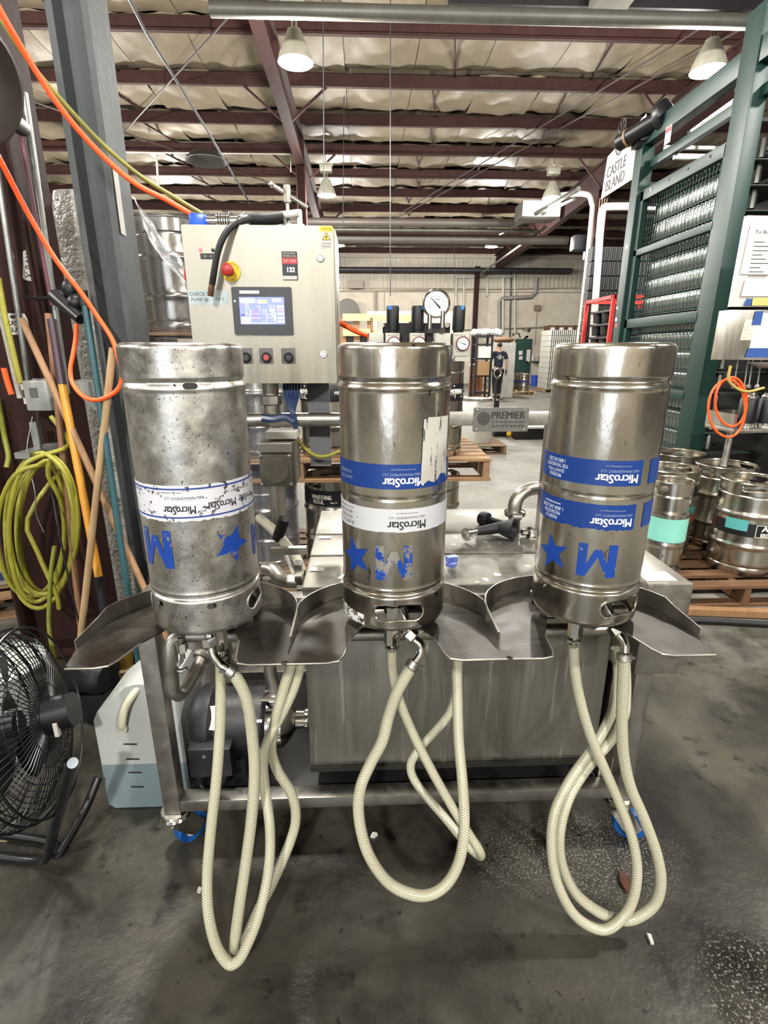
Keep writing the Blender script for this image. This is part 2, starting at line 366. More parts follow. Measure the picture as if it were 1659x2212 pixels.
# ------------------------------------------------------------------ floor
def floor_mat():
    m = bpy.data.materials.new('wet concrete'); m.use_nodes = True; nt = m.node_tree; N = nt.nodes; L = nt.links; b = N['Principled BSDF']
    tc = N.new('ShaderNodeTexCoord')
    def noise(s, d=5, r=.6):
        n = N.new('ShaderNodeTexNoise'); n.inputs['Scale'].default_value = s; n.inputs['Detail'].default_value = d; n.inputs['Roughness'].default_value = r; L.new(tc.outputs['Object'], n.inputs[0]); return n.outputs['Fac']
    def ramp(src, p0, p1, c0=(0, 0, 0, 1), c1=(1, 1, 1, 1)):
        r = N.new('ShaderNodeValToRGB'); r.color_ramp.elements[0].position = p0; r.color_ramp.elements[1].position = p1
        r.color_ramp.elements[0].color = c0; r.color_ramp.elements[1].color = c1; L.new(src, r.inputs[0]); return r.outputs[0]
    def mix(f, a, bb):
        x = N.new('ShaderNodeMix'); x.data_type = 'RGBA'
        L.new(f, x.inputs[0])
        for i, q in ((6, a), (7, bb)):
            if isinstance(q, tuple): x.inputs[i].default_value = q
            else: L.new(q, x.inputs[i])
        return x.outputs[2]
    def mth(op, a, bb=0):
        x = N.new('ShaderNodeMath'); x.operation = op; x.use_clamp = True
        for i, q in enumerate((a, bb)):
            if isinstance(q, (int, float)): x.inputs[i].default_value = q
            else: L.new(q, x.inputs[i])
        return x.outputs[0]
    def spot(cx, cy, rx, ry, soft=.5):
        mp = N.new('ShaderNodeMapping'); mp.inputs['Location'].default_value = (-cx/rx, -cy/ry, 0); mp.inputs['Scale'].default_value = (1/rx, 1/ry, 0); L.new(tc.outputs['Object'], mp.inputs[0])
        ln = N.new('ShaderNodeVectorMath'); ln.operation = 'LENGTH'; L.new(mp.outputs[0], ln.inputs[0])
        ad = N.new('ShaderNodeMath'); ad.operation = 'ADD'; L.new(ln.outputs['Value'], ad.inputs[0])
        n = N.new('ShaderNodeMath'); n.operation = 'MULTIPLY_ADD'; L.new(noise(3.5), n.inputs[0]); n.inputs[1].default_value = 1.0; n.inputs[2].default_value = -.5; L.new(n.outputs[0], ad.inputs[1])
        return ramp(ad.outputs[0], 1-soft, 1, (1, 1, 1, 1), (0, 0, 0, 1))
    dry = ramp(noise(1.6), .3, .7, C('#5c5a54'), C('#78756d'))
    dry = mix(ramp(noise(9), .62, .72), dry, C('#8f8c84'))
    wetc = ramp(noise(2.6), .36, .66, C('#1b1917'), C('#454239'))
    wetc = mix(ramp(noise(7.5), .58, .68), wetc, C('#1a1917'))
    wetc = mix(ramp(noise(30, 3), .66, .7), wetc, C('#131211'))
    wet = spot(.1, .5, 4.2, 3.1, .35)
    col = mix(wet, dry, wetc)
    foam = mth('MULTIPLY', spot(.66, 1.22, .42, .2, .6), ramp(noise(150, 3), .54, .6))
    col = mix(mth('MULTIPLY', foam, .55), col, C('#9d9b94'))
    pud = spot(1.02, .8, .22, .2, .25)
    col = mix(mth('MULTIPLY', mth('MULTIPLY', pud, ramp(noise(130, 3), .56, .62)), .5), col, C('#a9a7a1'))
    L.new(col, b.inputs['Base Color'])
    rg = N.new('ShaderNodeMapRange'); rg.inputs[3].default_value = .62; rg.inputs[4].default_value = .30; L.new(wet, rg.inputs[0])
    r2 = N.new('ShaderNodeMath'); r2.operation = 'MULTIPLY_ADD'; L.new(noise(5), r2.inputs[0]); r2.inputs[1].default_value = .35; r2.inputs[2].default_value = -.12
    r3 = N.new('ShaderNodeMath'); r3.operation = 'ADD'; L.new(rg.outputs[0], r3.inputs[0]); L.new(r2.outputs[0], r3.inputs[1])
    r4 = N.new('ShaderNodeMath'); r4.operation = 'MULTIPLY_ADD'; L.new(pud, r4.inputs[0]); r4.inputs[1].default_value = -.2; L.new(r3.outputs[0], r4.inputs[2]); r4.use_clamp = True
    L.new(r4.outputs[0], b.inputs['Roughness'])
    bp = N.new('ShaderNodeBump'); bp.inputs['Strength'].default_value = .25; bp.inputs['Distance'].default_value = .01; L.new(noise(28), bp.inputs['Height']); L.new(bp.outputs[0], b.inputs['Normal'])
    return m
XL, XR, YF, YB = -12.5, 12.5, -10.5, 25.5
fl = bpy.data.meshes.new('floor'); fl.from_pydata([(XL, YF, 0), (XR, YF, 0), (XR, YB, 0), (XL, YB, 0)], [], [(0, 1, 2, 3)]); fl.materials.append(floor_mat())
tag(link_mesh('floor', fl), 'dark wet concrete floor, drier and lighter towards the back', kind='structure')
# ------------------------------------------------------------------ roof
def roofz(y): return 6.1-.035*(y-9.8)
SL = math.atan(.035)
ins = mat('vinyl faced insulation', '#766c5b', .55, 0, col2='#5d5446', vs=1.8, bump=1.0, bs=5, contrast=.3, spec=.2)
roof = B(); PY = [9.8+1.52*i for i in range(-13, 11)]
roof.bb(XL, XR, -.02, .02, 0, .02)
roof = B()
roof.quad((XL, YF, roofz(YF)+.42), (XR, YF, roofz(YF)+.42), (XR, YB+.1, roofz(YB+.1)+.42), (XL, YB+.1, roofz(YB+.1)+.42))
ceiling = roof.build('ceiling', ins, None, label='low slope roof of quilted insulation on red steel purlins', kind='structure')
def panel_mesh(w, l, seed):
    rnd = random.Random(seed); b = B(); n = 12
    ph = [rnd.uniform(0, 6) for _ in range(6)]; vs = []
    for j in range(n+1):
        for i in range(n+1):
            u = i/n; v = j/n
            sag = -.11*(math.sin(PI*v)**.7)*(.75+.25*math.sin(PI*u))-.03*math.sin(PI*u)
            wr = .012*math.sin(9*u+7*v+ph[0])+.008*math.sin(17*u-11*v+ph[1])+.006*math.sin(23*v+13*u+ph[2])
            e = min(u, 1-u, .12)/.12
            vs.append(((u-.5)*w, (v-.5)*l, sag+wr*e+.03*(e-1)))
    fs = [(j*(n+1)+i, j*(n+1)+i+1, (j+1)*(n+1)+i+1, (j+1)*(n+1)+i) for j in range(n) for i in range(n)]
    b._faces(vs, fs); return b.mesh('insulation_panel', ins, 60)
pms = [panel_mesh(1.21, 1.5, k) for k in range(5)]
rb = OFS[ceiling.name]
for i, y in enumerate(PY[:-1]):
    if y < 7.5: continue
    for k in range(-7, 9):
        o = link_mesh('insulation_panel', random.choice(pms), ceiling, V((.35+k*1.22, y+.76, roofz(y+.76)+.27))-rb)
        o.rotation_euler = (-SL, 0, random.choice((0, PI)))
pur = B()
# Z section: web and two flanges
pur.box((0, 0, .11), (25, .012, .22)); pur.box((0, -.035, .004), (25, .07, .008)); pur.box((0, .035, .218), (25, .07, .008)); pur.box((0, -.066, .016), (25, .008, .03))
pm = pur.mesh('purlin', red_st)
for y in PY: link_mesh('purlin', pm, ceiling, V((0, y, roofz(y)))-rb)
for xr, dep in ((-8.7, .55), (-1.35, .5), (6.0, .62)):
    b = B()
    for z, t in ((0, .016), (-dep, .016)):
        b.beam((xr, 2.0 if xr > -2 else YF, roofz(2)+z-.01), (xr, YB, roofz(YB)+z-.01), .2, t)
    y0 = 2.0 if xr > -2 else YF
    b._faces([(xr-.006, y0, roofz(2)), (xr-.006, YB, roofz(YB)), (xr-.006, YB, roofz(YB)-dep), (xr-.006, y0, roofz(2)-dep), (xr+.006, y0, roofz(2)), (xr+.006, YB, roofz(YB)), (xr+.006, YB, roofz(YB)-dep), (xr+.006, y0, roofz(2)-dep)],
             [(0, 1, 2, 3), (4, 5, 6, 7), (0, 1, 5, 4), (3, 2, 6, 7), (0, 3, 7, 4), (1, 2, 6, 5)])
    rf = b.build('rafter', red_st, ceiling)
    for y in PY[11::1]:
        if xr < -5: continue
        b = B()
        for s_ in (-1, 1):
            b.beam((xr+s_*.1, y, roofz(y)-dep), (xr+s_*.75, y, roofz(y)+.02), .04, .04)
        if int(y*10) % 2: b.build('flange_brace', red_st, rf)
    b = B()
    for y in (6.5, 9.9, 13.4, 17.2):
        for s_ in (-1, 1): b.bb(xr+s_*.006, xr+s_*.095, y-.006, y+.006, roofz(y)-dep, roofz(y))
    b.build('web_stiffener', red_st, rf)
# purlin bridging angles between the purlins and the thin rod X-bracing
for k, x in enumerate((-4.6, 1.4, 3.9)):
    for j in range(11, 22):
        y = PY[j]
        b = B().beam((x+.15*((j % 2)-.5), y, roofz(y)+.03), (x+.15*((j % 2)-.5)+.25, y+1.52, roofz(y+1.52)+.2), .03, .03)
        b.build('bridging_angle', red_st, ceiling)
rod = mat('rusty rod', '#2f2522', .6)
for a, bb in (((-1.3, 8.6), (-7.5, 16.2)), ((5.9, 8.8), (-.2, 22.5)), ((5.9, 7.2), (1.2, 19.0)), ((-1.3, 17.5), (-8.2, 9.5))):
    b = B().cyl((*a, roofz(a[1])-.05), (*bb, roofz(bb[1])-.05), .014, seg=6); b.build('brace_rod', rod, ceiling)
# ------------------------------------------------------------------ walls
b = B(); b.bb(XL, XR, YB, YB+.2, 0, 4.2)
wb = b.build('wall_back', conc_w, None, label='painted block wall with ribbed metal band above', kind='structure')
b = B(); b.bb(XL, XR, YB-.02, YB+.18, 4.2, 6.1)
for i in range(125): b.bb(XL+i*.2-.03, XL+i*.2+.03, YB-.06, YB-.02, 4.22, 5.9)
b.build('ribbed_panel', mat('ribbed siding', '#a79f92', .6, col2='#8f887c', vs=2), wb, kind='stuff')
for z, h in ((4.2, .05), (4.05, .03), (4.92, .06), (5.45, .1)):
    B().bb(XL, XR, YB-.14, YB-.02, z, z+h).build('wall_girt', mat('girt paint', '#938a7d', .6), wb)
for k, x in enumerate((-7.5, -4.8, -2.6, 1.0, 3.7)):
    B().bb(x-.02, x+.02, YB-.012, YB, 0, 4.05).build('wall_joint', mat('wall joint', '#857c70', .8), wb)
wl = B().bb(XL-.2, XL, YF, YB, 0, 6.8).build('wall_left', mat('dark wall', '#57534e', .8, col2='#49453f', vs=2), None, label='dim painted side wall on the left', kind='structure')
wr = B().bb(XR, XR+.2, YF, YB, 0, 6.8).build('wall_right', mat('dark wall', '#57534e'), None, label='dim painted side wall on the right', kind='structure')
b = B(); b.bb(XL, -6.2, YF-.2, YF, 0, 6.9); b.bb(-1.2, XR, YF-.2, YF, 0, 6.9); b.bb(-6.2, -1.2, YF-.2, YF, 4.3, 6.9)
b.build('wall_front', conc_w, None, label='wall behind the camera with an open dock doorway', kind='structure')
# ------------------------------------------------------------------ back door
d0 = at(1110, 829, Y=25.4); d1 = at(1147, 735, Y=25.4)
dr = B(); xa = d0.x; xb = d1.x
dgreen = mat('dark green door', '#12302a', .5, col2='#173a33', vs=4)
dr.bb(xa-.06, xb+.06, YB-.1, YB, 0, d1.z+.06)
door = dr.build('door_1', dgreen, None, label='dark green steel door in the back wall', kind='structure')
B().bb(xa+.02, xb-.02, YB-.12, YB-.1, .02, d1.z).build('door_leaf', dgreen, door)
B().cyl((xb-.16, YB-.2, 1.0), (xb-.16, YB-.1, 1.0), .05).build('door_knob', chrome, door)
for u0, u1, v0, v1 in ((.12, .3, 1.32, 1.5), (.15, .32, 1.1, 1.26), (.5, .68, 1.0, 1.55), (.75, .86, 1.05, 1.3)):
    B().bb(xa+u0, xa+u1, YB-.125, YB-.12, v0, v1).build('door_notice', paper, door)
# ------------------------------------------------------------------ lamps
lamp_body = mat('lamp housing', '#a6a395', .45, .2, col2='#8e8b7e', vs=8)
lamp_on = mat('lit lamp lens', '#ffffff', .4, emit=30, ecol='#fffdf4')
def lamp_proto():
    t = thing('high_bay_lamp', 'x', 'lamp')
    B().lathe([(.05, .33), (.08, .32), (.105, .26), (.15, .17), (.19, .08), (.21, .0), (.2, -.003), (.19, .015), (.14, .16), (.08, .27), (0, .29)], seg=28).build('reflector_bell', lamp_body, t, local=True)
    b = B(); b.bb(-.13, .13, -.09, .09, .45, .59); b.bevel(.02); b.bb(-.15, .15, -.1, .1, .59, .61); b.cyl((0, 0, .6), (0, 0, .66), .04, seg=12)
    b.build('ballast_housing', lamp_body, t, local=True)
    b = B()
    for s_ in (-.04, .04): b.cyl((s_*.6, 0, .31), (s_*.6, 0, .46), .012, seg=8)
    b.build('stem', chrome, t, local=True)
    b = B(); b.cyl((0, 0, .65), (0, 0, .75), .008, seg=6); b.build('hook_cable', rod, t, local=True)
    B().lathe([(0, .024), (.188, .024), (.19, .014), (.188, .006), (0, .0)], seg=28).build('lens', lamp_on, t, local=True)
    return t
LP = lamp_proto(); used = False; nl = 0
lab = {(-.77, 7.6): 'lit high bay lamp hanging nearest, above the control cabinet', (4.3, 7.6): 'lit high bay lamp hanging above the green gate',
       (4.3, 13.2): 'lit high bay lamp hanging by the right brown column', (4.3, 19.0): 'small distant lit lamp near the back wall',
       (-.77, 13.2): 'unlit looking grey high bay lamp right of the left brown column', (-.77, 19.0): 'far high bay lamp hidden low behind the control cabinet'}
for x in LAMP_X:
    for y in LAMP_Y:
        lb = lab.get((x, y), 'high bay lamp of the roof grid outside the picture')
        t = LP if not used else copy_tree(LP)
        used = True; t.location = (x, y, LAMP_Z); t['label'] = lb; t['group'] = 'high bay lamps in the roof grid'
        cord = B().cyl((x, y, LAMP_Z+.74), (x, y, roofz(y)+.25), .006, seg=5)
        on = (x, y) != (-.77, 13.2)
        if not on:
            for ch in t.children:
                if ch.name.startswith('lens'):
                    ch.data = ch.data.copy(); ch.data.materials[0] = mat('dim lamp lens', '#d9d6c8', .4, emit=.35, ecol='#fffdf4')
        L = bpy.data.lights.new('lamp_light', 'POINT'); L.energy = LAMP_W*(ROWP[LAMP_Y.index(y)] if on else .1)
        L.shadow_soft_size = .15; L.color = (1, .965, .9)
        lo = bpy.data.objects.new('lamp_light', L); COL.objects.link(lo); lo.location = (0, 0, -.2); lo.parent = t
        OFS[t.name] = V((x, y, LAMP_Z))
        for v in cord.bm.verts: v.co -= V((x, y, LAMP_Z))
        cord.build('hanging_cord', rod, t, local=True)
# ================================================================== keg washing cart
KY = 1.115
def zt(y): return .925-(y-.88)*.12           # the drip trays fall towards the tank
cart = thing('keg_washer_cart', 'stainless keg washing cart on blue casters carrying the three upright kegs', 'keg washer', (.1, 1.6, 0))
for x in (-.595, .80):
    for y in (1.29, 1.95):
        b = B().bb(x-.025, x+.025, y-.025, y+.025, .15, .87); b.bevel(.005); b.build('leg', steel_frame, cart)
for y in (1.29, 1.95):
    b = B().bb(-.57, .775, y-.025, y+.025, .16, .2); b.bevel(.004); b.build('bottom_rail', steel_frame, cart)
    b = B().bb(-.57 if y < 1.5 else -.16, .775, y-.02, y+.02, .83, .87); b.bevel(.004); b.build('top_rail', steel_frame, cart)
for x in (-.595, .80):
    for z in ((.83,) if x < 0 else (.16, .83)):
        b = B().bb(x-.02, x+.02, 1.315, 1.925, z, z+.04); b.bevel(.004); b.build('side_rail', steel_frame, cart)
b = B().bb(-.57, .775, 1.315, 1.925, .155, .16); b.build('shelf_plate', darkfr, cart)  # plate coloured dark to stand in for the shade around the motor
# casters
cblue = mat('blue caster tyre', '#0f4c93', .45)
for k, (x, y, a) in enumerate(((-.595, 1.29, .9), (.80, 1.29, -.35), (-.595, 1.95, .3), (.80, 1.95, .6))):
    m = MX.Translation((x, y, 0)) @ MX.Rotation(a, 4, 'Z')
    b = B(); b.lathe([(0, .15), (.042, .15), (.045, .143), (.04, .138), (.045, .132), (.04, .122), (0, .122)], seg=24)
    for s_ in (-1, 1):
        b.prism([(-.035, .12), (.035, .125), (.075, .06), (.06, .035), (.035, .03), (.0, .07)], -.0015, .0015, face_m((0, s_*.028, 0), (1, 0, 0), (0, 0, 1)))
    b.xf(m); fk = b.build('caster', chrome, cart)
    b = B(); b.lathe([(.03, -.02), (.048, -.02), (.052, -.012), (.052, .012), (.048, .02), (.03, .02), (.03, -.02)], (.042, 0, .052), 24, (0, 1, 0)); b.xf(m); b.build('wheel_tyre', cblue, fk)
    b = B(); b.lathe([(0, -.024), (.012, -.024), (.012, -.02), (.032, -.018), (.032, .018), (.012, .02), (.012, .024), (0, .024)], (.042, 0, .052), 20, (0, 1, 0)); b.xf(m); b.build('wheel_hub', mat('wheel hub', '#b8b6b0', .5), fk)
# tank and lids
b = B().bb(-.178, .72, 1.32, 1.92, .265, .865); b.bevel(.008); tank = b.build('tank', steel_tank, cart)
B().bb(-.178, .72, 1.312, 1.32, .252, .268).build('tank_seam', mat('black sealant', '#16150f', .6), tank)
for y0, y1, z in ((1.285, 1.505, .893), (1.508, 1.69, .897), (1.693, 1.965, .901)):
    b = B().bb(-.172, .83, y0, y1, z-.028, z); b.bevel(.006); b.build('lid_panel', steel_lid, cart)
for x, y, z in ((-.14, 1.40, .894), (-.135, 1.66, .898)):
    B().bb(x-.02, x+.02, y-.012, y+.012, z, z+.0015).build('lid_tag', steel_dim, cart)
b = B().bb(.76, .885, 1.25, 1.55, .62, .90); b.bevel(.005); eb = b.build('end_box', steel_frame, cart)
B().bb(.765, .85, 1.27, 1.33, .9, .902).build('end_tag', mat('worn tag', '#bdbab2', .6), eb)
b = B().bb(.735, .775, 1.315, 1.6, .2, .83); b.build('end_panel', steel_dim, cart)
# apron between the trays and the lids
b = B(); b.quad((-.56, 1.10, zt(1.1)-.012), (.70, 1.10, zt(1.1)-.012), (.80, 1.315, .862), (-.50, 1.315, .862)); b.build('apron_plate', steel_tray, cart)
# drip trays: a sloping sheet with a front notch and a rim round the back
KEGX = (-.366, .065, .520); DIV = (-.596, -.158, .280, .716)
NOTCH = ((-.487, -.257), (-.046, .156), (.375, .579))
for i, kx in enumerate(KEGX):
    xl, xr = DIV[i], DIV[i+1]; cx = (xl+xr)/2; r = (xr-xl)/2; n0, n1 = NOTCH[i]
    fl_, fr_ = (.02, 0) if i == 0 else ((0, .02) if i == 2 else (0, 0))
    arc = [(cx+r*math.cos(R_(a)), 1.065+.225*math.sin(R_(a))) for a in range(0, 181, 9)]
    cr = .03
    pts = [(xr-fr_, .89)] + [(xr, .965)] + arc + [(xl, .965), (xl+fl_, .89), (xl+fl_+.012, .876)]
    nm = (n0+n1)/2+.0; nw = (n1-n0)/2
    # notch: rounded front corners, sides running back under the keg
    pts += [(n0-cr, .876), (n0-.008, .884), (n0, .905), (n0+.012, .985), (n0+.035, 1.04)]
    pts += [(kx+.075*math.cos(R_(a)), 1.13+.05*math.sin(R_(a))) for a in range(180, -1, -20)]
    pts += [(n1-.035, 1.04), (n1-.012, .985), (n1, .905), (n1+.008, .884), (n1+cr, .876), (xr-fr_-.012, .876)]
    b = B(); b.prism(pts, -.0025, 0)
    for v in b.bm.verts: v.co.z += zt(v.co.y)
    tr = b.build('drip_tray', steel_tray, cart, ang=30)
    b = B(); rim = [(xr, .965)] + arc + [(xl, .965)]; vs = []
    for j, (x, y) in enumerate(rim):
        e = min(j, len(rim)-1-j); h = .04*min(1, .45+e*.3)
        d = V((x-cx, (y-1.065)))
        d = d.normalized() if d.length else V((0, 1)); k = .0025
        for q, hh in ((0, 0), (0, h), (k, h), (k, 0)): vs.append((x+d.x*q, y+d.y*q, zt(y)+hh))
    fs = []
    for j in range(len(rim)-1):
        for q in range(4):
            fs.append((j*4+q, j*4+(q+1) % 4, (j+1)*4+(q+1) % 4, (j+1)*4+q))
    fs += [(0, 1, 2, 3), tuple(len(vs)-4+q for q in range(4))]
    b._faces(vs, fs); b.build('tray_rim', steel_dim, tr)
    for sg_, nn, xe in ((-1, n0, xl+fl_+.005), (1, n1, xr-fr_-.005)):
        b = B(); b.tube([(xe, .876, zt(.876)-.001), (nn+sg_*cr, .876, zt(.876)-.001), (nn+sg_*.008, .884, zt(.884)-.001), (nn, .905, zt(.905)-.001), (nn-sg_*.012, .985, zt(.985)-.001)], .0022, 6)
        b.build('tray_edge', mat('bright worn edge', '#9d9a92', .35, 1), tr)
    b = B()
    for y in (1.10, 1.19): b.bb(kx-.1, kx+.1, y-.01, y+.01, zt(y)-.002, .915)
    b.build('keg_rest', steel_frame, cart)
# long manifold pipe under the kegs with the bent branch at the left
mp_z = .785; b = B()
pl = [at(372, 1490, Y=1.17), at(368, 1420, Y=1.17), at(372, 1388, Y=1.18), at(395, 1374, Y=1.19), at(440, 1372, Y=1.2), V((.05, 1.22, mp_z)), V((.55, 1.22, mp_z)), V((.66, 1.23, mp_z-.005)), V((.70, 1.25, mp_z-.04)), V((.705, 1.26, mp_z-.12))]
b.tube(pl, .0185, 16, res=6); mani = b.build('manifold_pipe', steel_frame, cart)
b = B(); b.tube([at(372, 1480, Y=1.17), at(376, 1496, Y=1.17), at(392, 1500, Y=1.19), at(412, 1470, Y=1.24), at(437, 1418, Y=1.33)], .0165, 14, res=5); b.build('branch_pipe', steel_frame, cart)
p = at(437, 1418, Y=1.33); b = B(); b.lathe([(.026, -.008), (.03, 0), (.026, .008), (.018, .01), (.018, -.01), (.026, -.008)], p, 20, (.3, 1, .5)); b.build('pipe_clamp', steel_frame, cart)
for px, py in ((392, 1400), (520, 1378)):
    p = at(px, py, Y=1.17); b = B(); b.cyl(p+V((0, 0, -.03)), p+V((0, 0, .03)), .007, seg=8); b.cyl(p+V((0, 0, -.01)), p+V((0, 0, .015)), .013, seg=6); b.tube([p+V((0, 0, -.03)), p+V((-.012, -.003, -.045)), p+V((-.022, 0, -.055)), p+V((-.01, 0, -.066)), p+V((.008, 0, -.06))], .006, 8, res=4)
    b.build('toggle_clamp', chrome, cart)
# pump in the left bay
pump = thing('wash_pump', 'black electric motor with steel pump head under the left drip tray', 'pump', (-.45, 1.47, .16))
mblk = mat('black motor paint', '#0c0c10', .5, col2='#15151a', vs=18, bump=.1, bs=60); py_, pz = 1.47, .33
b = B(); b.lathe([(0, 0), (.07, 0), (.1, .012), (.118, .04), (.118, .075), (.105, .09), (.105, .24), (.095, .25), (0, .25)], (-.575, py_, pz), 36, (1, 0, 0)); b.build('motor', mblk, pump)
b = B().bb(-.55, -.42, py_-.15, py_-.09, .235, .34); b.bevel(.006); jb = b.build('terminal_box', mblk, pump)
B().cyl((-.5, py_-.152, .315), (-.5, py_-.15, .315), .006, seg=10).build('box_screw', chrome, jb)
b = B(); b.prism([(-.04, -.03), (.045, -.035), (.045, .04), (-.035, .035)], 0, .001, face_m((-.5, py_-.082, pz+.068), (1, 0, 0), (0, .62, .78))); b.build('rating_plate', mat('rating plate', '#a8a6a0', .5, col2='#c4c2bb', vs=60), pump)
b = B(); b.lathe([(0, 0), (.088, 0), (.092, .006), (.092, .018), (.085, .022), (.085, .075), (.06, .1), (.03, .115), (.025, .19), (0, .19)], (-.35, py_-.01, pz), 36, (1, 0, 0)); ph = b.build('pump_head', chrome, pump)
b = B()
for k in range(6): a = k*PI/3+.4; b.cyl((-.355, py_-.01+.098*math.cos(a), pz+.098*math.sin(a)), (-.33, py_-.01+.098*math.cos(a), pz+.098*math.sin(a)), .006, seg=8)
b.build('head_bolt', chrome, ph)
b = B(); b.lathe([(.026, 0), (.034, .005), (.034, .014), (.026, .018), (.026, 0)], (-.21, py_-.01, pz), 20, (1, 0, 0)); b.build('inlet_clamp', chrome, pump)
b = B(); b.tube([(-.30, py_-.02, pz+.08), (-.30, py_-.02, pz+.14), (-.31, py_-.01, pz+.2), (-.30, py_, pz+.3), (-.30, py_+.02, .83)], .02, 12, res=5); b.build('outlet_pipe', steel_frame, pump)
b = B(); b.lathe([(.02, 0), (.032, .004), (.032, .016), (.02, .02), (.02, 0)], (-.30, py_-.02, pz+.1), 20); b.cyl((-.34, py_-.05, pz+.11), (-.28, py_-.06, pz+.115), .008, seg=8); b.build('outlet_clamp', chrome, pump)
b = B().bb(-.58, -.4, py_-.07, py_+.07, .16, .225); b.build('motor_foot', mblk, pump)
b = B(); b.tube([(-.53, py_-.12, .235), (-.53, py_-.13, .19), (-.5, py_-.14, .175), (-.46, py_-.13, .19), (-.45, py_-.12, .235)], .007, 8, res=5); b.build('motor_cable', rubber, pump)
# pipework in the bay behind the left keg
b = B(); b.tube([at(575, 1228, Y=1.42), at(590, 1232, Y=1.4), at(605, 1248, Y=1.38), at(620, 1254, Y=1.38), at(642, 1255, Y=1.38)], .021, 14, res=5); b.build('elbow_pipe', steel_frame, cart)
p = at(643, 1250, Y=1.38); b = B(); b.bb(p.x-.006, p.x+.014, p.y-.02, p.y+.02, p.z-.015, p.z+.05); b.cyl((p.x, p.y-.02, p.z-.02), (p.x+.03, p.y-.02, p.z-.02), .009, seg=8); b.build('pipe_bracket', chrome, cart)
b = B(); b.beam(at(585, 1190, Y=1.5), at(662, 1188, Y=1.5), .02, .022); b.build('cross_bar', steel_frame, cart)
b = B(); b.tube([at(600, 1080, Y=1.8), at(603, 1150, Y=1.72), at(611, 1180, Y=1.66), at(638, 1250, Y=1.5)], .006, 8, res=4); b.build('white_tube', white_p, cart)
b = B(); b.tube([at(560, 1118, Y=1.7), at(595, 1150, Y=1.62), at(640, 1205, Y=1.55), at(655, 1245, Y=1.5)], .016, 10, res=4); b.build('drain_hose', mat('grimy white hose', '#b9b4a2', .5), cart)
b = B(); p = at(598, 1145, Y=1.6); b.cyl(p+V((0, 0, -.03)), p+V((.03, -.02, .045)), .018, seg=12); b.build('valve_body', rubber, cart)
# upper rail, posts and name plate
RY = 1.7
b = B(); b.tube([(-.47, RY, 1.288), (-.07, RY, 1.288)], .022, 16); b.build('pipe_rail', steel_frame, cart)
b = B().bb(.18, .66, RY-.02, RY+.02, 1.268, 1.31); b.bevel(.003); b.build('square_rail', steel_frame, cart)
b = B().bb(-.07, .18, RY-.02, RY+.02, 1.268, 1.31); b.build('square_rail', steel_frame, cart)
b = B(); b.bb(-.185, -.115, 1.77, 1.81, 1.12, 1.42); b.build('flat_post', mat('grey post paint', '#55575a', .55, col2='#626467', vs=6), cart)
b = B(); b.cyl((-.30, 1.74, .9), (-.30, 1.74, 1.41), .026, seg=18); b.lathe([(.026, 0), (.034, .005), (.034, .03), (.026, .035)], (-.30, 1.74, 1.33), 8); b.build('round_post', steel_frame, cart)
b = B().bb(.60, .64, RY-.02, RY+.02, .9, 1.268); b.build('rail_post', steel_frame, cart)
# plate
pp = B(); pp.prism(rrect(.352, .532, 1.249, 1.326, .003), -.003, 0, FRONT((0, RY-.0215, 0))); plate = pp.build('name_plate', mat('etched plate', '#7a7873', .42, .8, col2='#8a8882', vs=30), cart)
b = B(); b.prism(circ(.386, 1.291, .0215), 0, .0006, FRONT((0, RY-.0215, 0))); b.build('plate_logo', mat('etched logo', '#4c4a4a', .5, .5), plate)
b = B(); b.tube([V((.382+.006*math.cos(a), RY-.0225, 1.291+.007*math.sin(a))) for a in (1.2, 2, 3.1, 4.2, 5)], .0008, 5); b.tube([V((.392+.005*math.cos(a), RY-.0225, 1.291+.006*math.sin(a))) for a in (1.2, 2, 3.1, 4.2, 5)], .0008, 5); b.build('logo_mark', steel, plate)
b = B(); b.text('PREMIER', FRONT((.466, RY-.0215, 1.302)), w=.108, h=.022); b.text('STAINLESS', FRONT((.466, RY-.0215, 1.2805)), w=.108, h=.0075); b.text('SYSTEMS', FRONT((.466, RY-.0215, 1.267)), w=.108, h=.0075); b.build('plate_lettering', mat('plate black', '#1e1d1d', .5), plate)
b = B()
for x in (.364, .52):
    for z in (1.256, 1.319): b.sph((x, RY-.0225, z), .0042, 10, (1, .6, 1))
b.build('plate_rivet', chrome, plate)
# valve box on the post
vb = thing('valve_box', 'small grey steel junction box with round cover behind the left keg', 'junction box', (-.315, 1.62, 1.05))
q0 = at(560, 955, Y=1.6); q1 = at(640, 1050, Y=1.6); grb = mat('cast grey box', '#7f7d72', .5, .6, col2='#6b695f', vs=14)
b = B().bb(q0.x, q1.x, 1.6, 1.74, q1.z, q0.z); b.bevel(.004); b.build('box_body', grb, vb)
b = B().bb(q0.x-.002, q1.x-.01, 1.588, 1.6, q1.z+.002, q0.z-.035); b.bevel(.003); fp = b.build('face_plate', grb, vb)
cxm = (q0.x+q1.x)/2-.006; czm = (q1.z+q0.z-.033)/2
b = B(); b.prism(circ(cxm, czm, .038, 36), 0, .006, FRONT((0, 1.588, 0))); b.build('round_cover', mat('cast cover', '#8d8b80', .5, .6, col2='#7a786d', vs=30), fp)
b = B()
for sx in (-1, 1):
    for sz in (-1, 1): b.sph((cxm+sx*.044, 1.586, czm+sz*.044), .006, 8, (1, .5, 1))
b.build('cover_screw', steel_frame, fp)
b = B().bb(q0.x-.004, q1.x-.008, 1.59, 1.6, q0.z-.03, q0.z-.004); b.build('label_strip', mat('strip label', '#b9b6ae', .5), vb)
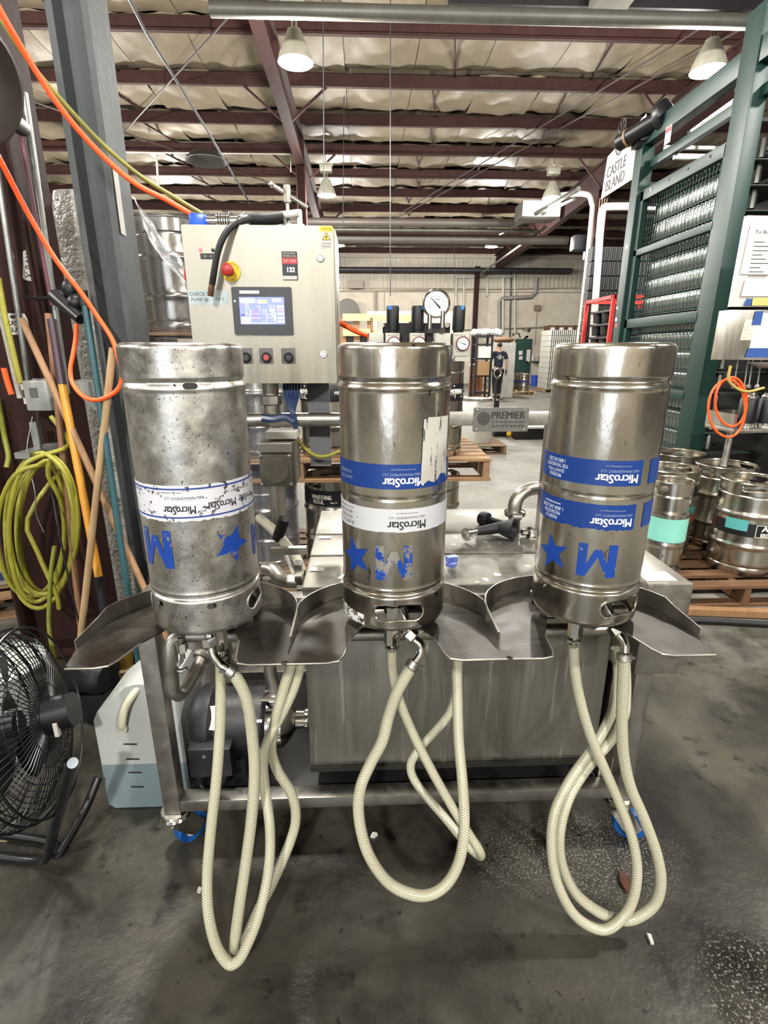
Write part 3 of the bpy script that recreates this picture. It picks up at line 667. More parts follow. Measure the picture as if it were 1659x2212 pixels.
r0 = at(574, 932, Y=1.62); r1 = at(642, 947, Y=1.62); b = B().bb(r0.x, r1.x, 1.61, 1.7, r1.z, r0.z); b.build('top_bracket', mat('strip label', '#b9b6ae'), vb)
b = B().bb(r0.x+.01, r1.x-.01, 1.63, 1.7, q0.z, r1.z+.001); b.build('neck', grb, vb)
# bundle of blue cables from the cabinet down to the post
cb = mat('dark blue cable', '#1d2f52', .35)
for k in range(6):
    x0 = 614+k*6
    b = B(); b.tube([at(x0, 822, Y=1.71), at(x0+1, 850, Y=1.69), at(628+k*1.5, 888, Y=1.66), at(632+k*1.2, 912, Y=1.66), at(640+k, 934, Y=1.68)], .0045, 6, res=4)
    b.build('control_cable', cb, None, label='dark blue control cable in the bundle hanging under the cabinet', cat='cable', group='blue cables under the control cabinet')
b = B(); b.tube([at(566, 903, Y=1.67), at(590, 906, Y=1.67), at(615, 902, Y=1.67), at(638, 912, Y=1.66)], .012, 8, res=4)
b.build('taped_cable', cb, None, label='blue taped cable wrapped along the pipe rail behind the left keg', cat='cable')
b = B(); b.tube([at(640, 945, Y=1.72), at(655, 965, Y=1.72), at(680, 983, Y=1.72), at(705, 985, Y=1.72), at(735, 974, Y=1.72)], .0065, 8, res=5)
b.build('yellow_cable', yellow, None, label='thin yellow hose sagging behind the centre keg', cat='hose')
# ================================================================== the three kegs being washed
def sixtel(kx, R, m, label, hole_th, notch=()):
    root = thing('steel_keg', label, 'keg', (kx, KY, .915))
    def rad(z):
        g = lambda c, s, a: a*math.exp(-((z-c)/s)**2)
        r = R-.0012+g(.088, .004, -.006)+g(.099, .0035, .0012)+g(.300, .003, -.0014)+g(.516, .0045, .0022)+g(.528, .004, -.0035)
        if z < .082 or z > .535: r += .0012
        if z < .016: r -= .011*(1-math.sqrt(max(0, 1-((.016-z)/.016)**2)))
        if z > .588: r -= .012*(1-math.sqrt(max(0, 1-((z-.588)/.012)**2)))
        return r
    prof = [(0, .068), (R*.5, .07), (R-.012, .084)] + [(rad(z/1000), z/1000) for z in list(range(79, 110, 2))+list(range(114, 292, 12))+list(range(292, 309, 2))+list(range(314, 506, 12))+list(range(506, 540, 2))+list(range(544, 588, 11))+[588, 591, 594, 597, 599, 600]]
    prof += [(R-.016, .6), (R-.0185, .594), (R-.0185, .555), (R*.6, .545), (0, .55)]
    body = B().lathe(prof, seg=96).build('body', m, root, local=True, ang=60)
    b = B(); hs = []
    for th in (hole_th, hole_th+PI):
        th = (th+PI) % (2*PI)-PI
        s0 = max(-PI*R+.06, min(PI*R-.06, th*R)); hs.append(s0)
    holes = [stadium(s0, .047, .112, .041) for s0 in hs]
    for th in notch:
        if all(abs(th*R-h) > .08 for h in hs): holes.append(stadium(th*R, .071, .02, .012, 4))
    b.prism([(-PI*R, 0), (PI*R, 0), (PI*R, .081), (-PI*R, .081)], -.003, 0, None, holes)
    b.cutx(.009, -PI*R, PI*R, 0); b.cutx(.005, 0, .02, 1)
    b.wrap(rad); ch = b.build('handle_collar', m, root, local=True, ang=30)
    for s0 in hs:
        b = B(); P = stadium(s0, .047, .112, .041, 8); pts = []
        for x, y in P: th = x/rad(.3); rr = rad(y)-.001; pts.append((rr*math.sin(th), -rr*math.cos(th), y))
        b.tube(pts, .0032, 8, closed=True); b.build('handle_rim', m, ch, local=True)
    b = B().lathe([(.034, .07), (.034, .04), (.03, .036), (.03, .018), (.02, .016), (0, .016)], seg=24); b.build('valve_neck', m, root, local=True)
    return root, rad
def band(root, rad, R, th0, th1, z0, z1, m, name='label_band', rag=0, lift=.0004):
    rnd = random.Random(int(th0*100+z0*1000)); s0 = R_(th0)*R; s1 = R_(th1)*R; n = max(8, int((s1-s0)/.006))
    lo = [(s0+(s1-s0)*i/n, z0+rnd.uniform(-rag, rag*.3)) for i in range(n+1)]; hi = [(s1-(s1-s0)*i/n, z1+rnd.uniform(-rag*.2, rag*.2)) for i in range(n+1)]
    b = B(); b.prism(lo+hi, lift, lift+.0006); b.cutx(.008, s0, s1, 0); b.wrap(rad); return b.build(name, m, root, local=True, ang=30)
def ktext(par, rad, R, items, m, name='lettering', lift=.0012):
    """upside-down print: items of (string, theta, z, width, height)"""
    b = B(); xs = []
    for t, th, z, w_, h_ in items:
        b.text(t, MX.Translation((R_(th)*R, z, 0)) @ MX.Rotation(PI, 4, 'Z'), w=w_, h=h_, off=lift); xs.append(R_(th)*R)
    b.cutx(.008, min(xs)-.07, max(xs)+.07, 0); b.wrap(rad); return b.build(name, m, par, local=True, ang=30)
MOUT = [(-.5, -.5), (-.5, .5), (-.27, .5), (0, -.12), (.27, .5), (.5, .5), (.5, -.5), (.27, -.5), (.27, .12), (.09, -.34), (-.09, -.34), (-.27, .12), (-.27, -.5)]
def kM(root, rad, R, th, z, w_, h_, m): return kshape(root, rad, R, [(R_(th)*R-x*w_, z-y*h_) for x, y in MOUT], m, 'painted_letter')
def kshape(root, rad, R, poly, m, name, lift=.0005):
    b = B(); b.prism(poly, lift, lift+.0005); xs = [p[0] for p in poly]; b.cutx(.007, min(xs), max(xs), 0); b.wrap(rad); return b.build(name, m, root, local=True, ang=30)
lblk = mat('label black print', '#1a1a1e', .6); lnavy = mat('label navy print', '#1f3a80', .6); lgrey = mat('label grey print', '#8d95ac', .6); lwht = mat('label white print', '#d3d8e4', .6)
# left keg
R1 = .119; kl, rad1 = sixtel(KEGX[0], R1, steel_old, 'battered dull aluminium keg on the left, with torn white label bands', R_(86), (R_(-36), R_(20)))
b1 = band(kl, rad1, R1, -85, 100, .262, .334, white_lb2, rag=.003)
for z in (.327, .269): band(b1, rad1, R1, -85, 100, z-.0015, z+.0015, lnavy, 'label_stripe', lift=.0011)
ktext(b1, rad1, R1, [('KEG MANAGEMENT, LLC', 5, .309, .075, .006), ('www.microstarkegs.com', -8, .320, .05, .005), ('MicroStar', 0, .284, .062, .017), ('MicroStar', 40, .288, .062, .017), ('MicroStar', 74, .290, .062, .017), ('KEG MANAGEMENT, LLC', 60, .313, .07, .006)], lblk)
ktext(b1, rad1, R1, [('1-800-245-2200', -52, .32, .05, .007)], lnavy)
kM(kl, rad1, R1, -31, .199, .08, .082, blue_dc)
kM(kl, rad1, R1, 92, .185, .06, .07, blue_dc)
kshape(kl, rad1, R1, star(R_(47)*R1, .198, .042, .45, .45), blue_dc, 'painted_star')
B().cyl((.019, -R1+.002, .525), (.019, -R1-.0006, .525), .002).build('rivet_mark', ink, kl, local=True)
kshape(kl, rad1, R1, stadium(.045, .5225, .026, .011), mat('slot shadow', '#1b1a19', .8), 'drain_slot', .0004)
# centre keg
R2 = .1175; kc, rad2 = sixtel(KEGX[1], R2, steel, 'stainless keg in the centre, with one blue and one white label band', R_(3), (R_(50),))
b1 = band(kc, rad2, R2, -90, 75, .322, .372, blue_lb)
ktext(b1, rad2, R2, [('MicroStar', 6, .336, .083, .018)], cream)
ktext(b1, rad2, R2, [('KEG MANAGEMENT, LLC', 4, .352, .075, .006), ('www.microstarkegs.com', 6, .362, .05, .0045), ('FOR THE INDUSTRY', -62, .35, .05, .007), ('QUALITY KEGS', -60, .338, .045, .007)], lgrey)
b1 = band(kc, rad2, R2, -95, 95, .232, .281, white_lb, rag=.001)
ktext(b1, rad2, R2, [('MicroStar', 10, .246, .08, .018), ('KEG MANAGEMENT, LLC', 10, .263, .075, .006), ('www.microstarkegs.com', 10, .272, .045, .0045), ('PROPERTY OF', -58, .242, .045, .008), ('MICROSTAR', -60, .253, .042, .008), ('1-800-245-2200', -60, .264, .05, .007), ('www.microstarkegs.com', -62, .274, .06, .006)], lblk)
kM(kc, rad2, R2, -3, .163, .076, .076, worn('flaking blue paint', '#0f3a8c', '#c2bdb2', .5, 26))
kshape(kc, rad2, R2, star(R_(-47)*R2, .166, .042, -.3, .45), mat('blue paint', '#0f3a8c', .4), 'painted_star')
rnd = random.Random(4); sx0, sx1 = R_(23)*R2, R_(62)*R2; pl = [(sx0+(sx1-sx0)*k/9, .335+rnd.uniform(-.006, .012)) for k in range(10)]+[(sx1, .46), (sx0+.012, .462), (sx0+.004, .458)]
kshape(kc, rad2, R2, pl, worn('torn paper sticker', '#aeaba2', '#4a4844', .58, 34, .8, (2.4, 2.4, .45), .3), 'torn_sticker', .0016)
band(kc, rad2, R2, -80, -35, .01, .035, worn('scraped white print', '#e2e1dc', '#9b968c', .5, 60), 'scraped_print')
# right keg
R3 = .1175; kr, rad3 = sixtel(KEGX[2], R3, steel, 'stainless keg on the right, with two blue label bands and a blue star and M', R_(21), (R_(-70),))
for z0, z1, t1 in ((.324, .376, 19), (.231, .284, 18)):
    b1 = band(kr, rad3, R3, -112, t1, z0, z1, blue_lb, rag=.0005 if z0 > .3 else .003); band(kr, rad3, R3, 30, 75, z0, z1, blue_lb)
    ktext(b1, rad3, R3, [('MicroStar', -6, z0+.015, .083, .018)], cream)
    ktext(b1, rad3, R3, [('KEG MANAGEMENT, LLC', -4, z0+.031, .075, .006), ('www.microstarkegs.com', -6, z0+.041, .05, .0045)], lgrey)
    it = ('PROVIDING', 'QUALITY KEGS', 'FOR THE INDUSTRY', '1-800-245-2200') if z0 > .3 else ('PROPERTY OF', 'MICROSTAR', '1-800-245-2200', 'www.microstarkegs.com')
    ktext(b1, rad3, R3, [(t, -70, z0+.009+k*.0105, (.036, .05, .064, .05)[k], .008) for k, t in enumerate(it)], lwht)
kM(kr, rad3, R3, -15, .160, .078, .074, blue_dc)
kshape(kr, rad3, R3, star(R_(-63)*R3, .158, .043, -.25, .42), mat('blue paint', '#0f3a8c'), 'painted_star')
# ================================================================== couplers and braided hoses
def coupler(kx, px, py, px2, py2, elbow, label, cart=cart):
    root = thing('keg_coupler', label, 'coupler', (kx, 1.1, .8))
    a = at(px, py, Y=1.10); b_ = at(px2, py2, Y=1.085)
    b = B(); b.cyl((a.x, 1.10, .931), (a.x, 1.10, a.z), .019, seg=8); b.build('coupler_body', chrome, root)
    b = B(); b.cyl((a.x, 1.10, a.z), b_, .012, seg=16); b.lathe([(.012, -.006), (.017, -.004), (.017, .004), (.012, .006)], (a+b_)/2, 6); b.build('hose_barb', chrome, root)
    P = [at(x, y, Y=yy) for x, y, yy in elbow]
    b = B(); b.tube([(P[0].x-.02, 1.09, .93), P[0]]+P[1:], .0105, 12, res=5); b.build('elbow_fitting', chrome, root)
    d = (P[1]-P[0]).normalized(); b = B(); b.lathe([(.011, -.012), (.018, -.01), (.018, .008), (.011, .012)], P[0], 6, d); b.build('elbow_nut', chrome, root)
    d = (P[-1]-P[-2]).normalized(); b = B(); b.lathe([(.013, -.008), (.0175, -.006), (.0175, .01), (.013, .012)], P[-1]+d*.008, 16, d); b.cyl(P[-1]+V((-.016, -.012, .004)), P[-1]+V((.018, -.014, -.006)), .004, seg=6); b.build('hose_clamp', steel_frame, root)
    return root
def mk_hose(pts, r, label):
    P = []
    for x, y, yy in pts:
        q = at(x, y, Y=yy)
        if q.z < r+.002: q.z = r+.002
        P.append(q)
    B().tube(P, r, 14, res=8).build('braided_hose', hose, None, label=label, cat='hose', group='clear braided hoses under the kegs')
coupler(KEGX[0], 476, 1400, 476, 1440, ((455, 1388, 1.06), (462, 1415, 1.05), (478, 1436, 1.045), (492, 1446, 1.04)), 'chrome keg coupler under the left keg')
coupler(KEGX[1], 847, 1388, 847, 1410, ((888, 1372, 1.07), (908, 1392, 1.06), (908, 1412, 1.05), (896, 1430, 1.04)), 'chrome keg coupler under the centre keg')
coupler(KEGX[2], 1241, 1372, 1239, 1395, ((1330, 1360, 1.07), (1343, 1378, 1.06), (1350, 1395, 1.05), (1349, 1410, 1.045)), 'chrome keg coupler under the right keg')
mk_hose([(477, 1430, 1.085), (477, 1500, 1.08), (475, 1580, 1.06), (468, 1680, 1.03), (456, 1790, 1.0), (448, 1890, .97), (450, 1970, .94), (466, 2040, .92), (492, 2080, .91), (512, 2077, .91), (530, 2050, .92), (558, 1980, .95), (580, 1880, 1.0), (583, 1790, 1.04), (572, 1700, 1.09), (569, 1640, 1.12), (580, 1595, 1.14), (608, 1545, 1.17), (634, 1490, 1.19), (648, 1440, 1.2), (650, 1400, 1.21)], .0128,
        'clear braided hose of the left keg hanging straight from its coupler')
mk_hose([(492, 1446, 1.04), (512, 1466, 1.04), (534, 1515, 1.04), (545, 1590, 1.04), (550, 1670, 1.03), (543, 1770, 1.01), (530, 1870, .985), (518, 1950, .96), (508, 2030, .945), (510, 2062, .95), (528, 2035, .985), (556, 1970, 1.03), (592, 1900, 1.07), (628, 1815, 1.12), (639, 1765, 1.14), (630, 1715, 1.15), (600, 1665, 1.16), (586, 1615, 1.16), (596, 1550, 1.16), (612, 1490, 1.18), (627, 1440, 1.19), (632, 1400, 1.2)], .0138,
        'clear braided hose of the left keg bending from the elbow fitting')
mk_hose([(847, 1405, 1.085), (849, 1450, 1.085), (862, 1510, 1.085), (890, 1580, 1.08), (930, 1660, 1.06), (975, 1740, 1.04), (1012, 1800, 1.02), (1036, 1838, 1.01), (1036, 1848, 1.03), (1010, 1825, 1.06), (960, 1765, 1.1), (905, 1700, 1.15), (887, 1660, 1.17), (900, 1625, 1.18), (935, 1585, 1.19), (968, 1545, 1.2), (986, 1495, 1.21), (990, 1440, 1.22), (990, 1400, 1.22)], .0118,
        'clear braided hose of the centre keg slanting right from its coupler')
mk_hose([(894, 1432, 1.04), (880, 1455, 1.04), (858, 1495, 1.04), (840, 1545, 1.04), (826, 1600, 1.03), (800, 1650, 1.02), (778, 1705, 1.0), (776, 1770, .985), (796, 1845, .965), (838, 1905, .955), (890, 1932, .95), (935, 1930, .955), (972, 1900, .97), (996, 1845, .99), (1003, 1770, 1.02), (999, 1690, 1.06), (991, 1600, 1.11), (988, 1500, 1.16), (986, 1430, 1.19), (985, 1400, 1.2)], .0138,
        'clear braided hose of the centre keg looping low and left from its elbow')
mk_hose([(1239, 1395, 1.085), (1241, 1440, 1.085), (1250, 1500, 1.085), (1272, 1580, 1.075), (1305, 1660, 1.06), (1340, 1740, 1.04), (1368, 1820, 1.01), (1376, 1890, .985), (1362, 1955, .965), (1325, 2000, .95), (1288, 2006, .95), (1240, 1975, .96), (1205, 1910, .98), (1191, 1830, 1.01), (1198, 1755, 1.04), (1228, 1690, 1.08), (1270, 1630, 1.12), (1305, 1575, 1.15), (1328, 1520, 1.17), (1335, 1460, 1.19), (1330, 1400, 1.2)], .0128,
        'clear braided hose of the right keg crossing right from its coupler')
mk_hose([(1349, 1410, 1.045), (1346, 1470, 1.05), (1343, 1550, 1.05), (1347, 1630, 1.045), (1362, 1700, 1.035), (1392, 1770, 1.02), (1420, 1850, 1.0), (1427, 1910, .985), (1412, 1955, .975), (1370, 1984, .97), (1330, 1985, .975), (1285, 1965, .985), (1240, 1925, 1.0), (1212, 1860, 1.02), (1210, 1790, 1.04), (1232, 1715, 1.08), (1275, 1650, 1.12), (1318, 1600, 1.15), (1346, 1550, 1.17), (1352, 1500, 1.19), (1350, 1420, 1.21)], .0138,
        'clear braided hose of the right keg hanging furthest right')
# ================================================================== control cabinet
CYF = 1.65
def cp(px, py): return at(px, py, Y=CYF)
cab = thing('control_cabinet', 'brushed steel control cabinet with touchscreen standing above the left keg', 'cabinet', (-.29, 1.75, 1.405))
x0, x1, z0, z1 = -.506, -.081, 1.405, 1.838
b = B().bb(x0+.004, x1+.006, CYF+.016, CYF+.2, z0, z1-.004); b.bevel(.006); b.build('housing', steel_cab, cab)
b = B(); b.prism(rrect(x0, x1, z0, z1, .006), 0, .014, FRONT((0, CYF+.015, 0))); b.bevel(.002); door = b.build('cabinet_door', steel_cab, cab)
def dbox(name, m, pa, pb, t, par=door, off=0, r=.002, n=3, **k):
    a = cp(*pa); c = cp(*pb); o = B(); o.prism(rrect(min(a.x, c.x), max(a.x, c.x), min(a.z, c.z), max(a.z, c.z), r, n), off, off+t, FRONT((0, CYF+.001, 0))); return o.build(name, m, par, **k)
blk = mat('bezel black', '#26272b', .42, col2='#333439', vs=24)
bez = dbox('touchscreen', blk, (500, 620), (634, 723), .008, r=.004)
# screen: a flat lit picture made of flat print
a, c = cp(517, 642), cp(617, 701); sx0, sx1, sz0, sz1 = a.x, c.x, c.z, a.z
def emi(n, h, s): return mat(n, h, .4, emit=s, ecol=h)
SO = .0084
def scr(u0, v0, u1, v1, m, lift, name='screen_graphic'):
    b = B(); b.prism([(sx0+(sx1-sx0)*u0, sz1-(sz1-sz0)*v1), (sx0+(sx1-sx0)*u1, sz1-(sz1-sz0)*v1), (sx0+(sx1-sx0)*u1, sz1-(sz1-sz0)*v0), (sx0+(sx1-sx0)*u0, sz1-(sz1-sz0)*v0)], SO+lift, SO+lift+.0002, FRONT((0, CYF+.001, 0))); return b.build(name, m, bez)
scr(0, 0, 1, 1, emi('screen lavender', '#7f8ad0', .38), 0, 'screen_glass')
wht = emi('screen white', '#e6ecff', .9)
scr(.02, .05, .36, .22, emi('screen violet', '#a9b2f2', .6), .0003); scr(.5, .14, .61, .22, emi('screen yellow', '#f2e05a', .8), .0006); scr(.4, .1, .62, .23, emi('screen pale', '#c3d8f4', .6), .0003)
scr(.83, .42, .99, .52, emi('screen pink', '#d68be0', .7), .0003); scr(.66, .44, .78, .52, emi('screen cyan', '#9be8e4', .8), .0003)
for v in (.3, .56, .72, .85): scr(.83, v, .99, v+.09, emi('screen violet', '#a9b2f2', .6), .0003)
scr(.02, .62, .1, .7, emi('screen navy', '#4a4fb0', .4), .0003); scr(.02, .72, .2, .98, emi('screen ice', '#c9d6ff', .7), .0002)
scr(.28, .46, .42, .84, emi('screen plum', '#8a7ac4', .45), .0003)
for u0, v0, u1, v1 in ((.22, .46, .235, .96), (.22, .945, .8, .96), (.785, .54, .8, .96), (.14, .24, .152, .64), (.14, .63, .2, .645), (.19, .24, .2, .46), (.14, .24, .2, .255), (.24, .5, .3, .512), (.24, .6, .45, .612), (.24, .76, .45, .772),
                       (.62, .64, .7, .655), (.69, .54, .7, .655), (.72, .54, .735, .76), (.6, .745, .735, .76), (.755, .54, .77, .86), (.74, .85, .78, .87), (.66, .28, .672, .45), (.715, .28, .727, .45), (.765, .28, .777, .45), (.38, .34, .45, .35), (.44, .3, .45, .5), (.5, .46, .6, .47), (.5, .53, .6, .54), (.5, .6, .6, .61), (.59, .46, .6, .9), (.5, .89, .6, .9)):
    scr(u0, v0, u1, v1, wht, .0005)
b = B(); m_ = FRONT((sx0+(sx1-sx0)*.84, CYF-.008, sz1-(sz1-sz0)*.09)); b.text('PREMIER', m_, w=.028, h=.0035); b.text('STAINLESS', FRONT((sx0+(sx1-sx0)*.84, CYF-.008, sz1-(sz1-sz0)*.16)), w=.026, h=.003); b.build('screen_lettering', wht, bez)
dbox('bezel_label', mat('pale label', '#d4d2c8', .6), (518, 628), (561, 635), .0006, bez, .008, .0006); dbox('power_light', emi('tiny white light', '#ffffff', 2), (506.5, 649), (510, 652.5), .0008, bez, .008, .0004)
# emergency stop
e = cp(499, 587); yel = mat('safety yellow', '#e0bd1f', .5); redb = mat('mushroom red', '#a5231f', .42)
b = B(); b.prism(circ(e.x, e.z, .0275, 36), 0, .003, FRONT((0, CYF+.001, 0))); es = b.build('emergency_stop', yel, door)
b = B(); b.lathe([(0, 0), (.012, 0), (.012, .02), (.0155, .024), (.017, .034), (.015, .040), (.009, .043), (0, .044)], (e.x-.002, CYF-.002, e.z+.001), 28, (0, -1, 0)); b.build('stop_button', redb, es)
b = B(); b.text('STOP', FRONT((e.x, CYF-.002, e.z-.022)), w=.018, h=.005)
for k, ch in enumerate('EMERGENCY'):
    a_ = R_(62-k*15.5); b.text(ch, FRONT((e.x-.0228*math.sin(a_), CYF-.002, e.z+.0228*math.cos(a_))) @ MX.Rotation(a_, 4, 'Z'), h=.0046)
b.build('stop_lettering', ink, es)
# pilot lights and plate
l1 = cp(433, 540); b = B(); b.lathe([(0, .004), (.004, .003), (.0052, 0)], (l1.x, CYF, l1.z), 16, (0, -1, 0)); b.build('pilot_light', emi('red pilot light', '#ff3038', 6), door)
l2 = cp(459.5, 540); b = B(); b.lathe([(0, .004), (.004, .003), (.005, 0)], (l2.x, CYF, l2.z), 16, (0, -1, 0)); b.build('pilot_light', mat('dark pilot', '#2a2726', .4), door)
pl_ = dbox('pilot_plate', mat('plate black', '#1e1d1d'), (432, 547), (465, 560), .001)
b = B(); b.text('X3', FRONT((cp(443, 553).x, CYF, cp(443, 553.5).z)), w=.007, h=.005); b.text('X4', FRONT((cp(455, 553).x, CYF, cp(455, 553.5).z)), w=.007, h=.005); b.build('pilot_lettering', paper, pl_)
# temperature controller
tcn = dbox('temperature_controller', mat('plate black', '#1e1d1d'), (608, 543), (644, 605), .003)
dbox('red_strip', mat('red strip', '#a8222c', .5), (608.5, 557), (643, 571), .0006, tcn, .003, .0004); dbox('key_strip', paper, (611, 596), (642, 604), .0006, tcn, .003, .0004)
dbox('display_window', mat('display black', '#0b0b0d', .2), (611, 572), (642, 594), .0006, tcn, .003, .0004)
def ctext(t, px, py, w_, h_, m, par, off=.004, name='lettering'):
    q = cp(px, py); b = B(); b.text(t, FRONT((q.x, CYF+.001, q.z)), w=w_, h=h_, off=off); return b.build(name, m, par)
ctext('DETERGENT', 625, 547.5, .036, .005, paper, tcn); ctext('TEMPERATURE', 625, 553.5, .038, .005, paper, tcn); ctext('150 F  MAX', 626, 564, .036, .0085, paper, tcn); ctext('132', 629, 583, .021, .0125, emi('display digits', '#ffffff', 1.6), tcn, .0042)
# caution sticker
cs = dbox('caution_sticker', paper, (690, 488), (719, 537), .0006); dbox('sticker_band', yel, (690.5, 488.5), (718.5, 500), .0003, cs, .0006, .0005)
ctext('CAUTION', 706, 494.5, .026, .006, ink, cs, .001); ctext('Wear Face', 705, 526, .026, .0045, ink, cs, .0008); ctext('Protection', 705, 532, .026, .0045, ink, cs, .0008)
q = cp(705, 511); b = B(); b.prism([(q.x-.012, q.z-.009), (q.x+.012, q.z-.009), (q.x, q.z+.012)], .0006, .0009, FRONT((0, CYF+.001, 0))); b.build('sticker_triangle', ink, cs)
b = B(); b.prism([(q.x-.0095, q.z-.0076), (q.x+.0095, q.z-.0076), (q.x, q.z+.0095)], .0009, .0011, FRONT((0, CYF+.001, 0))); b.build('sticker_triangle', yel, cs); b = B(); b.prism(stadium(q.x, q.z-.001, .005, .008, 5), .0011, .0013, FRONT((0, CYF+.001, 0))); b.build('sticker_figure', ink, cs)
# locks
for px, py in ((692, 557), (699, 765)):
    q = cp(px, py); b = B(); b.lathe([(0, .002), (.006, .002), (.007, .0035), (.0105, .0035), (.012, 0)], (q.x, CYF, q.z), 24, (0, -1, 0)); b.build('door_lock', chrome, door)
# push buttons
for px, m_ in ((531, blk), (575, mat('red lens', '#a84440', .4)), (623, blk)):
    bp_ = dbox('button_plate', mat('worn plate', '#4b4a48', .55, col2='#6c6a67', vs=60), (px-16, 752), (px+16, 786), .0012); q = cp(px+1, 772)
    b = B(); b.lathe([(.0095, 0), (.0095, .012), (.0125, .012), (.0145, .008), (.0145, 0)], (q.x, CYF-.0005, q.z), 24, (0, -1, 0)); b.build('button_ring', rubber, bp_)
    b = B(); b.lathe([(0, .011), (.0085, .011), (.0095, .009)], (q.x, CYF-.0005, q.z), 24, (0, -1, 0)); b.build('push_button', m_, bp_)
# taped note
tn = dbox('tape_note', mat('silver tape', '#a9b3b2', .4, .2, col2='#98a3a3', vs=40), (405, 627), (493, 659), .0004)
hand = mat('marker pen', '#2b4038', .6)
ctext('CHECK S', 430, 635, .055, .010, hand, tn, .0008); ctext('PUMP @', 432, 648, .05, .011, hand, tn, .0008); ctext('O I', 474, 646, .022, .009, hand, tn, .0008)
b = B().bb(x0-.012, x0+.004, CYF+.06, CYF+.1, 1.70, 1.735); b.bevel(.002); rs = b.build('side_switch', yel, cab)
b = B().bb(x0-.026, x0-.012, CYF+.066, CYF+.094, 1.702, 1.733); b.bevel(.003); b.build('switch_knob', redb, rs)
# ------------------------------------------------------------------ things lying on the cabinet
zc = z1
led = thing('lit_air_coupling', 'steel quick coupling with glowing blue indicator on top of the cabinet', 'coupling', (-.4, 1.7, zc))
YT = 1.70; p0 = at(412, 471, Y=YT); p1 = at(446, 471, Y=YT); zz = zc+.021
b = B().bb(p0.x, p1.x, YT-.02, YT+.02, zc+.002, zc+.036); b.bevel(.006); b.build('blue_indicator', mat('blue indicator', '#0636d8', .3, emit=1.6, ecol='#0438ff'), led)
b = B(); p2 = at(468, 471, Y=YT); p3 = at(497, 471, Y=YT); p4 = at(515, 471, Y=YT); p5 = at(535, 472, Y=YT)
b.lathe([(0, 0), (.012, 0), (.012, p2.x-p1.x), (.018, p2.x-p1.x), (.018, p3.x-p1.x), (.014, p3.x-p1.x+.002), (.014, p4.x-p1.x), (.009, p4.x-p1.x+.003), (.009, p5.x-p1.x), (0, p5.x-p1.x)], (p1.x, YT, zz-.001), 20, (1, 0, 0)); b.build('coupling_body', chrome, led)
b = B()
for k in range(5): b.lathe([(.018, 0), (.0195, .0015), (.018, .003)], (p2.x+.006+k*.007, YT, zz-.001), 20, (1, 0, 0))
b.build('grip_ring', blackpl, led)
bh = thing('black_spray_hose', 'black rubber hose with brass end draped over the cabinet front', 'hose', (-.3, 1.66, zc))
P = [at(612, 470, Y=1.72), at(570, 474, Y=1.715), at(538, 474, Y=1.70)]; b = B(); b.tube(P, .0165, 14, res=4); b.build('thick_sleeve', rubber, bh)
P = [at(540, 474, Y=1.69), at(520, 479, Y=1.665), at(497, 492, Y=1.63), at(480, 518, Y=1.61), at(469, 550, Y=1.605), at(462, 590, Y=1.605), at(458, 615, Y=1.61)]; b = B(); b.tube(P, .0088, 12, res=6); b.build('hose_tail', rubber, bh)
b = B(); P = [at(458, 613, Y=1.61), at(456.5, 624, Y=1.61), at(455, 640, Y=1.612)]; b.tube(P, .0085, 6, rs=[.0085, .0105, .0085]); b.build('brass_end', mat('dull brass', '#5d4632', .45, .7), bh)
pn = thing('pneumatic_actuator', 'steel bracket and clamp valve marked SUS304 on the cabinet top', 'valve', (-.2, 1.75, zc))
p0 = at(578, 464, Y=1.74); p1 = at(642, 452, Y=1.74)
b = B(); b.box((-.225, 1.745, zc+.045), (.08, .03, .02), (0, -.12, 0)); b.bevel(.003); cl = b.build('clamp_bar', steel_frame, pn)
b = B(); b.text('SUS304', face_m((-.228, 1.7295, zc+.045), (1, 0, .12), (-.12, 0, 1)), w=.035, h=.009); b.build('clamp_lettering', steel, cl)
b = B(); b.bb(-.225, -.17, 1.73, 1.77, zc, zc+.02); b.bb(-.19, -.178, 1.735, 1.765, zc+.02, zc+.06); b.build('clamp_base', steel_frame, pn)
b = B(); b.cyl((-.218, 1.75, zc+.02), (-.218, 1.75, zc+.10), .005, seg=8); b.cyl((-.218, 1.75, zc+.08), (-.218, 1.75, zc+.125), .011, seg=6); b.build('clamp_screw', steel_frame, pn)
b = B(); b.cyl((-.26, 1.75, zc+.125), (-.16, 1.76, zc+.07), .006, seg=10); b.sph((-.262, 1.75, zc+.126), .009, 10); b.build('clamp_handle', steel_frame, pn)
b = B(); b.cyl((-.27, 1.77, zc), (-.27, 1.77, zc+.03), .012, seg=10); b.cyl((-.29, 1.77, zc+.02), (-.25, 1.77, zc+.02), .008, seg=8); b.build('air_fitting', chrome, pn)
# orange and yellow hoses running down to the cabinet from above left
def free_hose(name, pts, r, m, label, cat='hose', res=6, seg=10, group=None):
    P = [at(x, y, Y=yy) for x, y, yy in pts]; return B().tube(P, r, seg, res=res).build(name, m, None, label=label, cat=cat, group=group)
free_hose('air_hose', [(-40, -60, 1.55), (0, 22, 1.56), (60, 125, 1.6), (130, 232, 1.64), (210, 325, 1.68), (290, 395, 1.7), (360, 432, 1.71), (412, 462, 1.71)], .0075, orange, 'orange air hose slanting down from upper left to the cabinet')
free_hose('air_hose', [(-45, -40, 1.62), (0, 40, 1.63), (60, 130, 1.66), (140, 225, 1.7), (220, 310, 1.74), (300, 378, 1.76), (370, 422, 1.76), (425, 455, 1.75), (440, 463, 1.74)], .0062, yellow_d, 'olive yellow air hose running just behind the orange one to the cabinet')
free_hose('air_hose', [(728, 694, 1.85), (745, 703, 1.85), (770, 716, 1.84), (795, 725, 1.82)], .0085, orange, 'short orange hose entering the regulator block right of the cabinet')
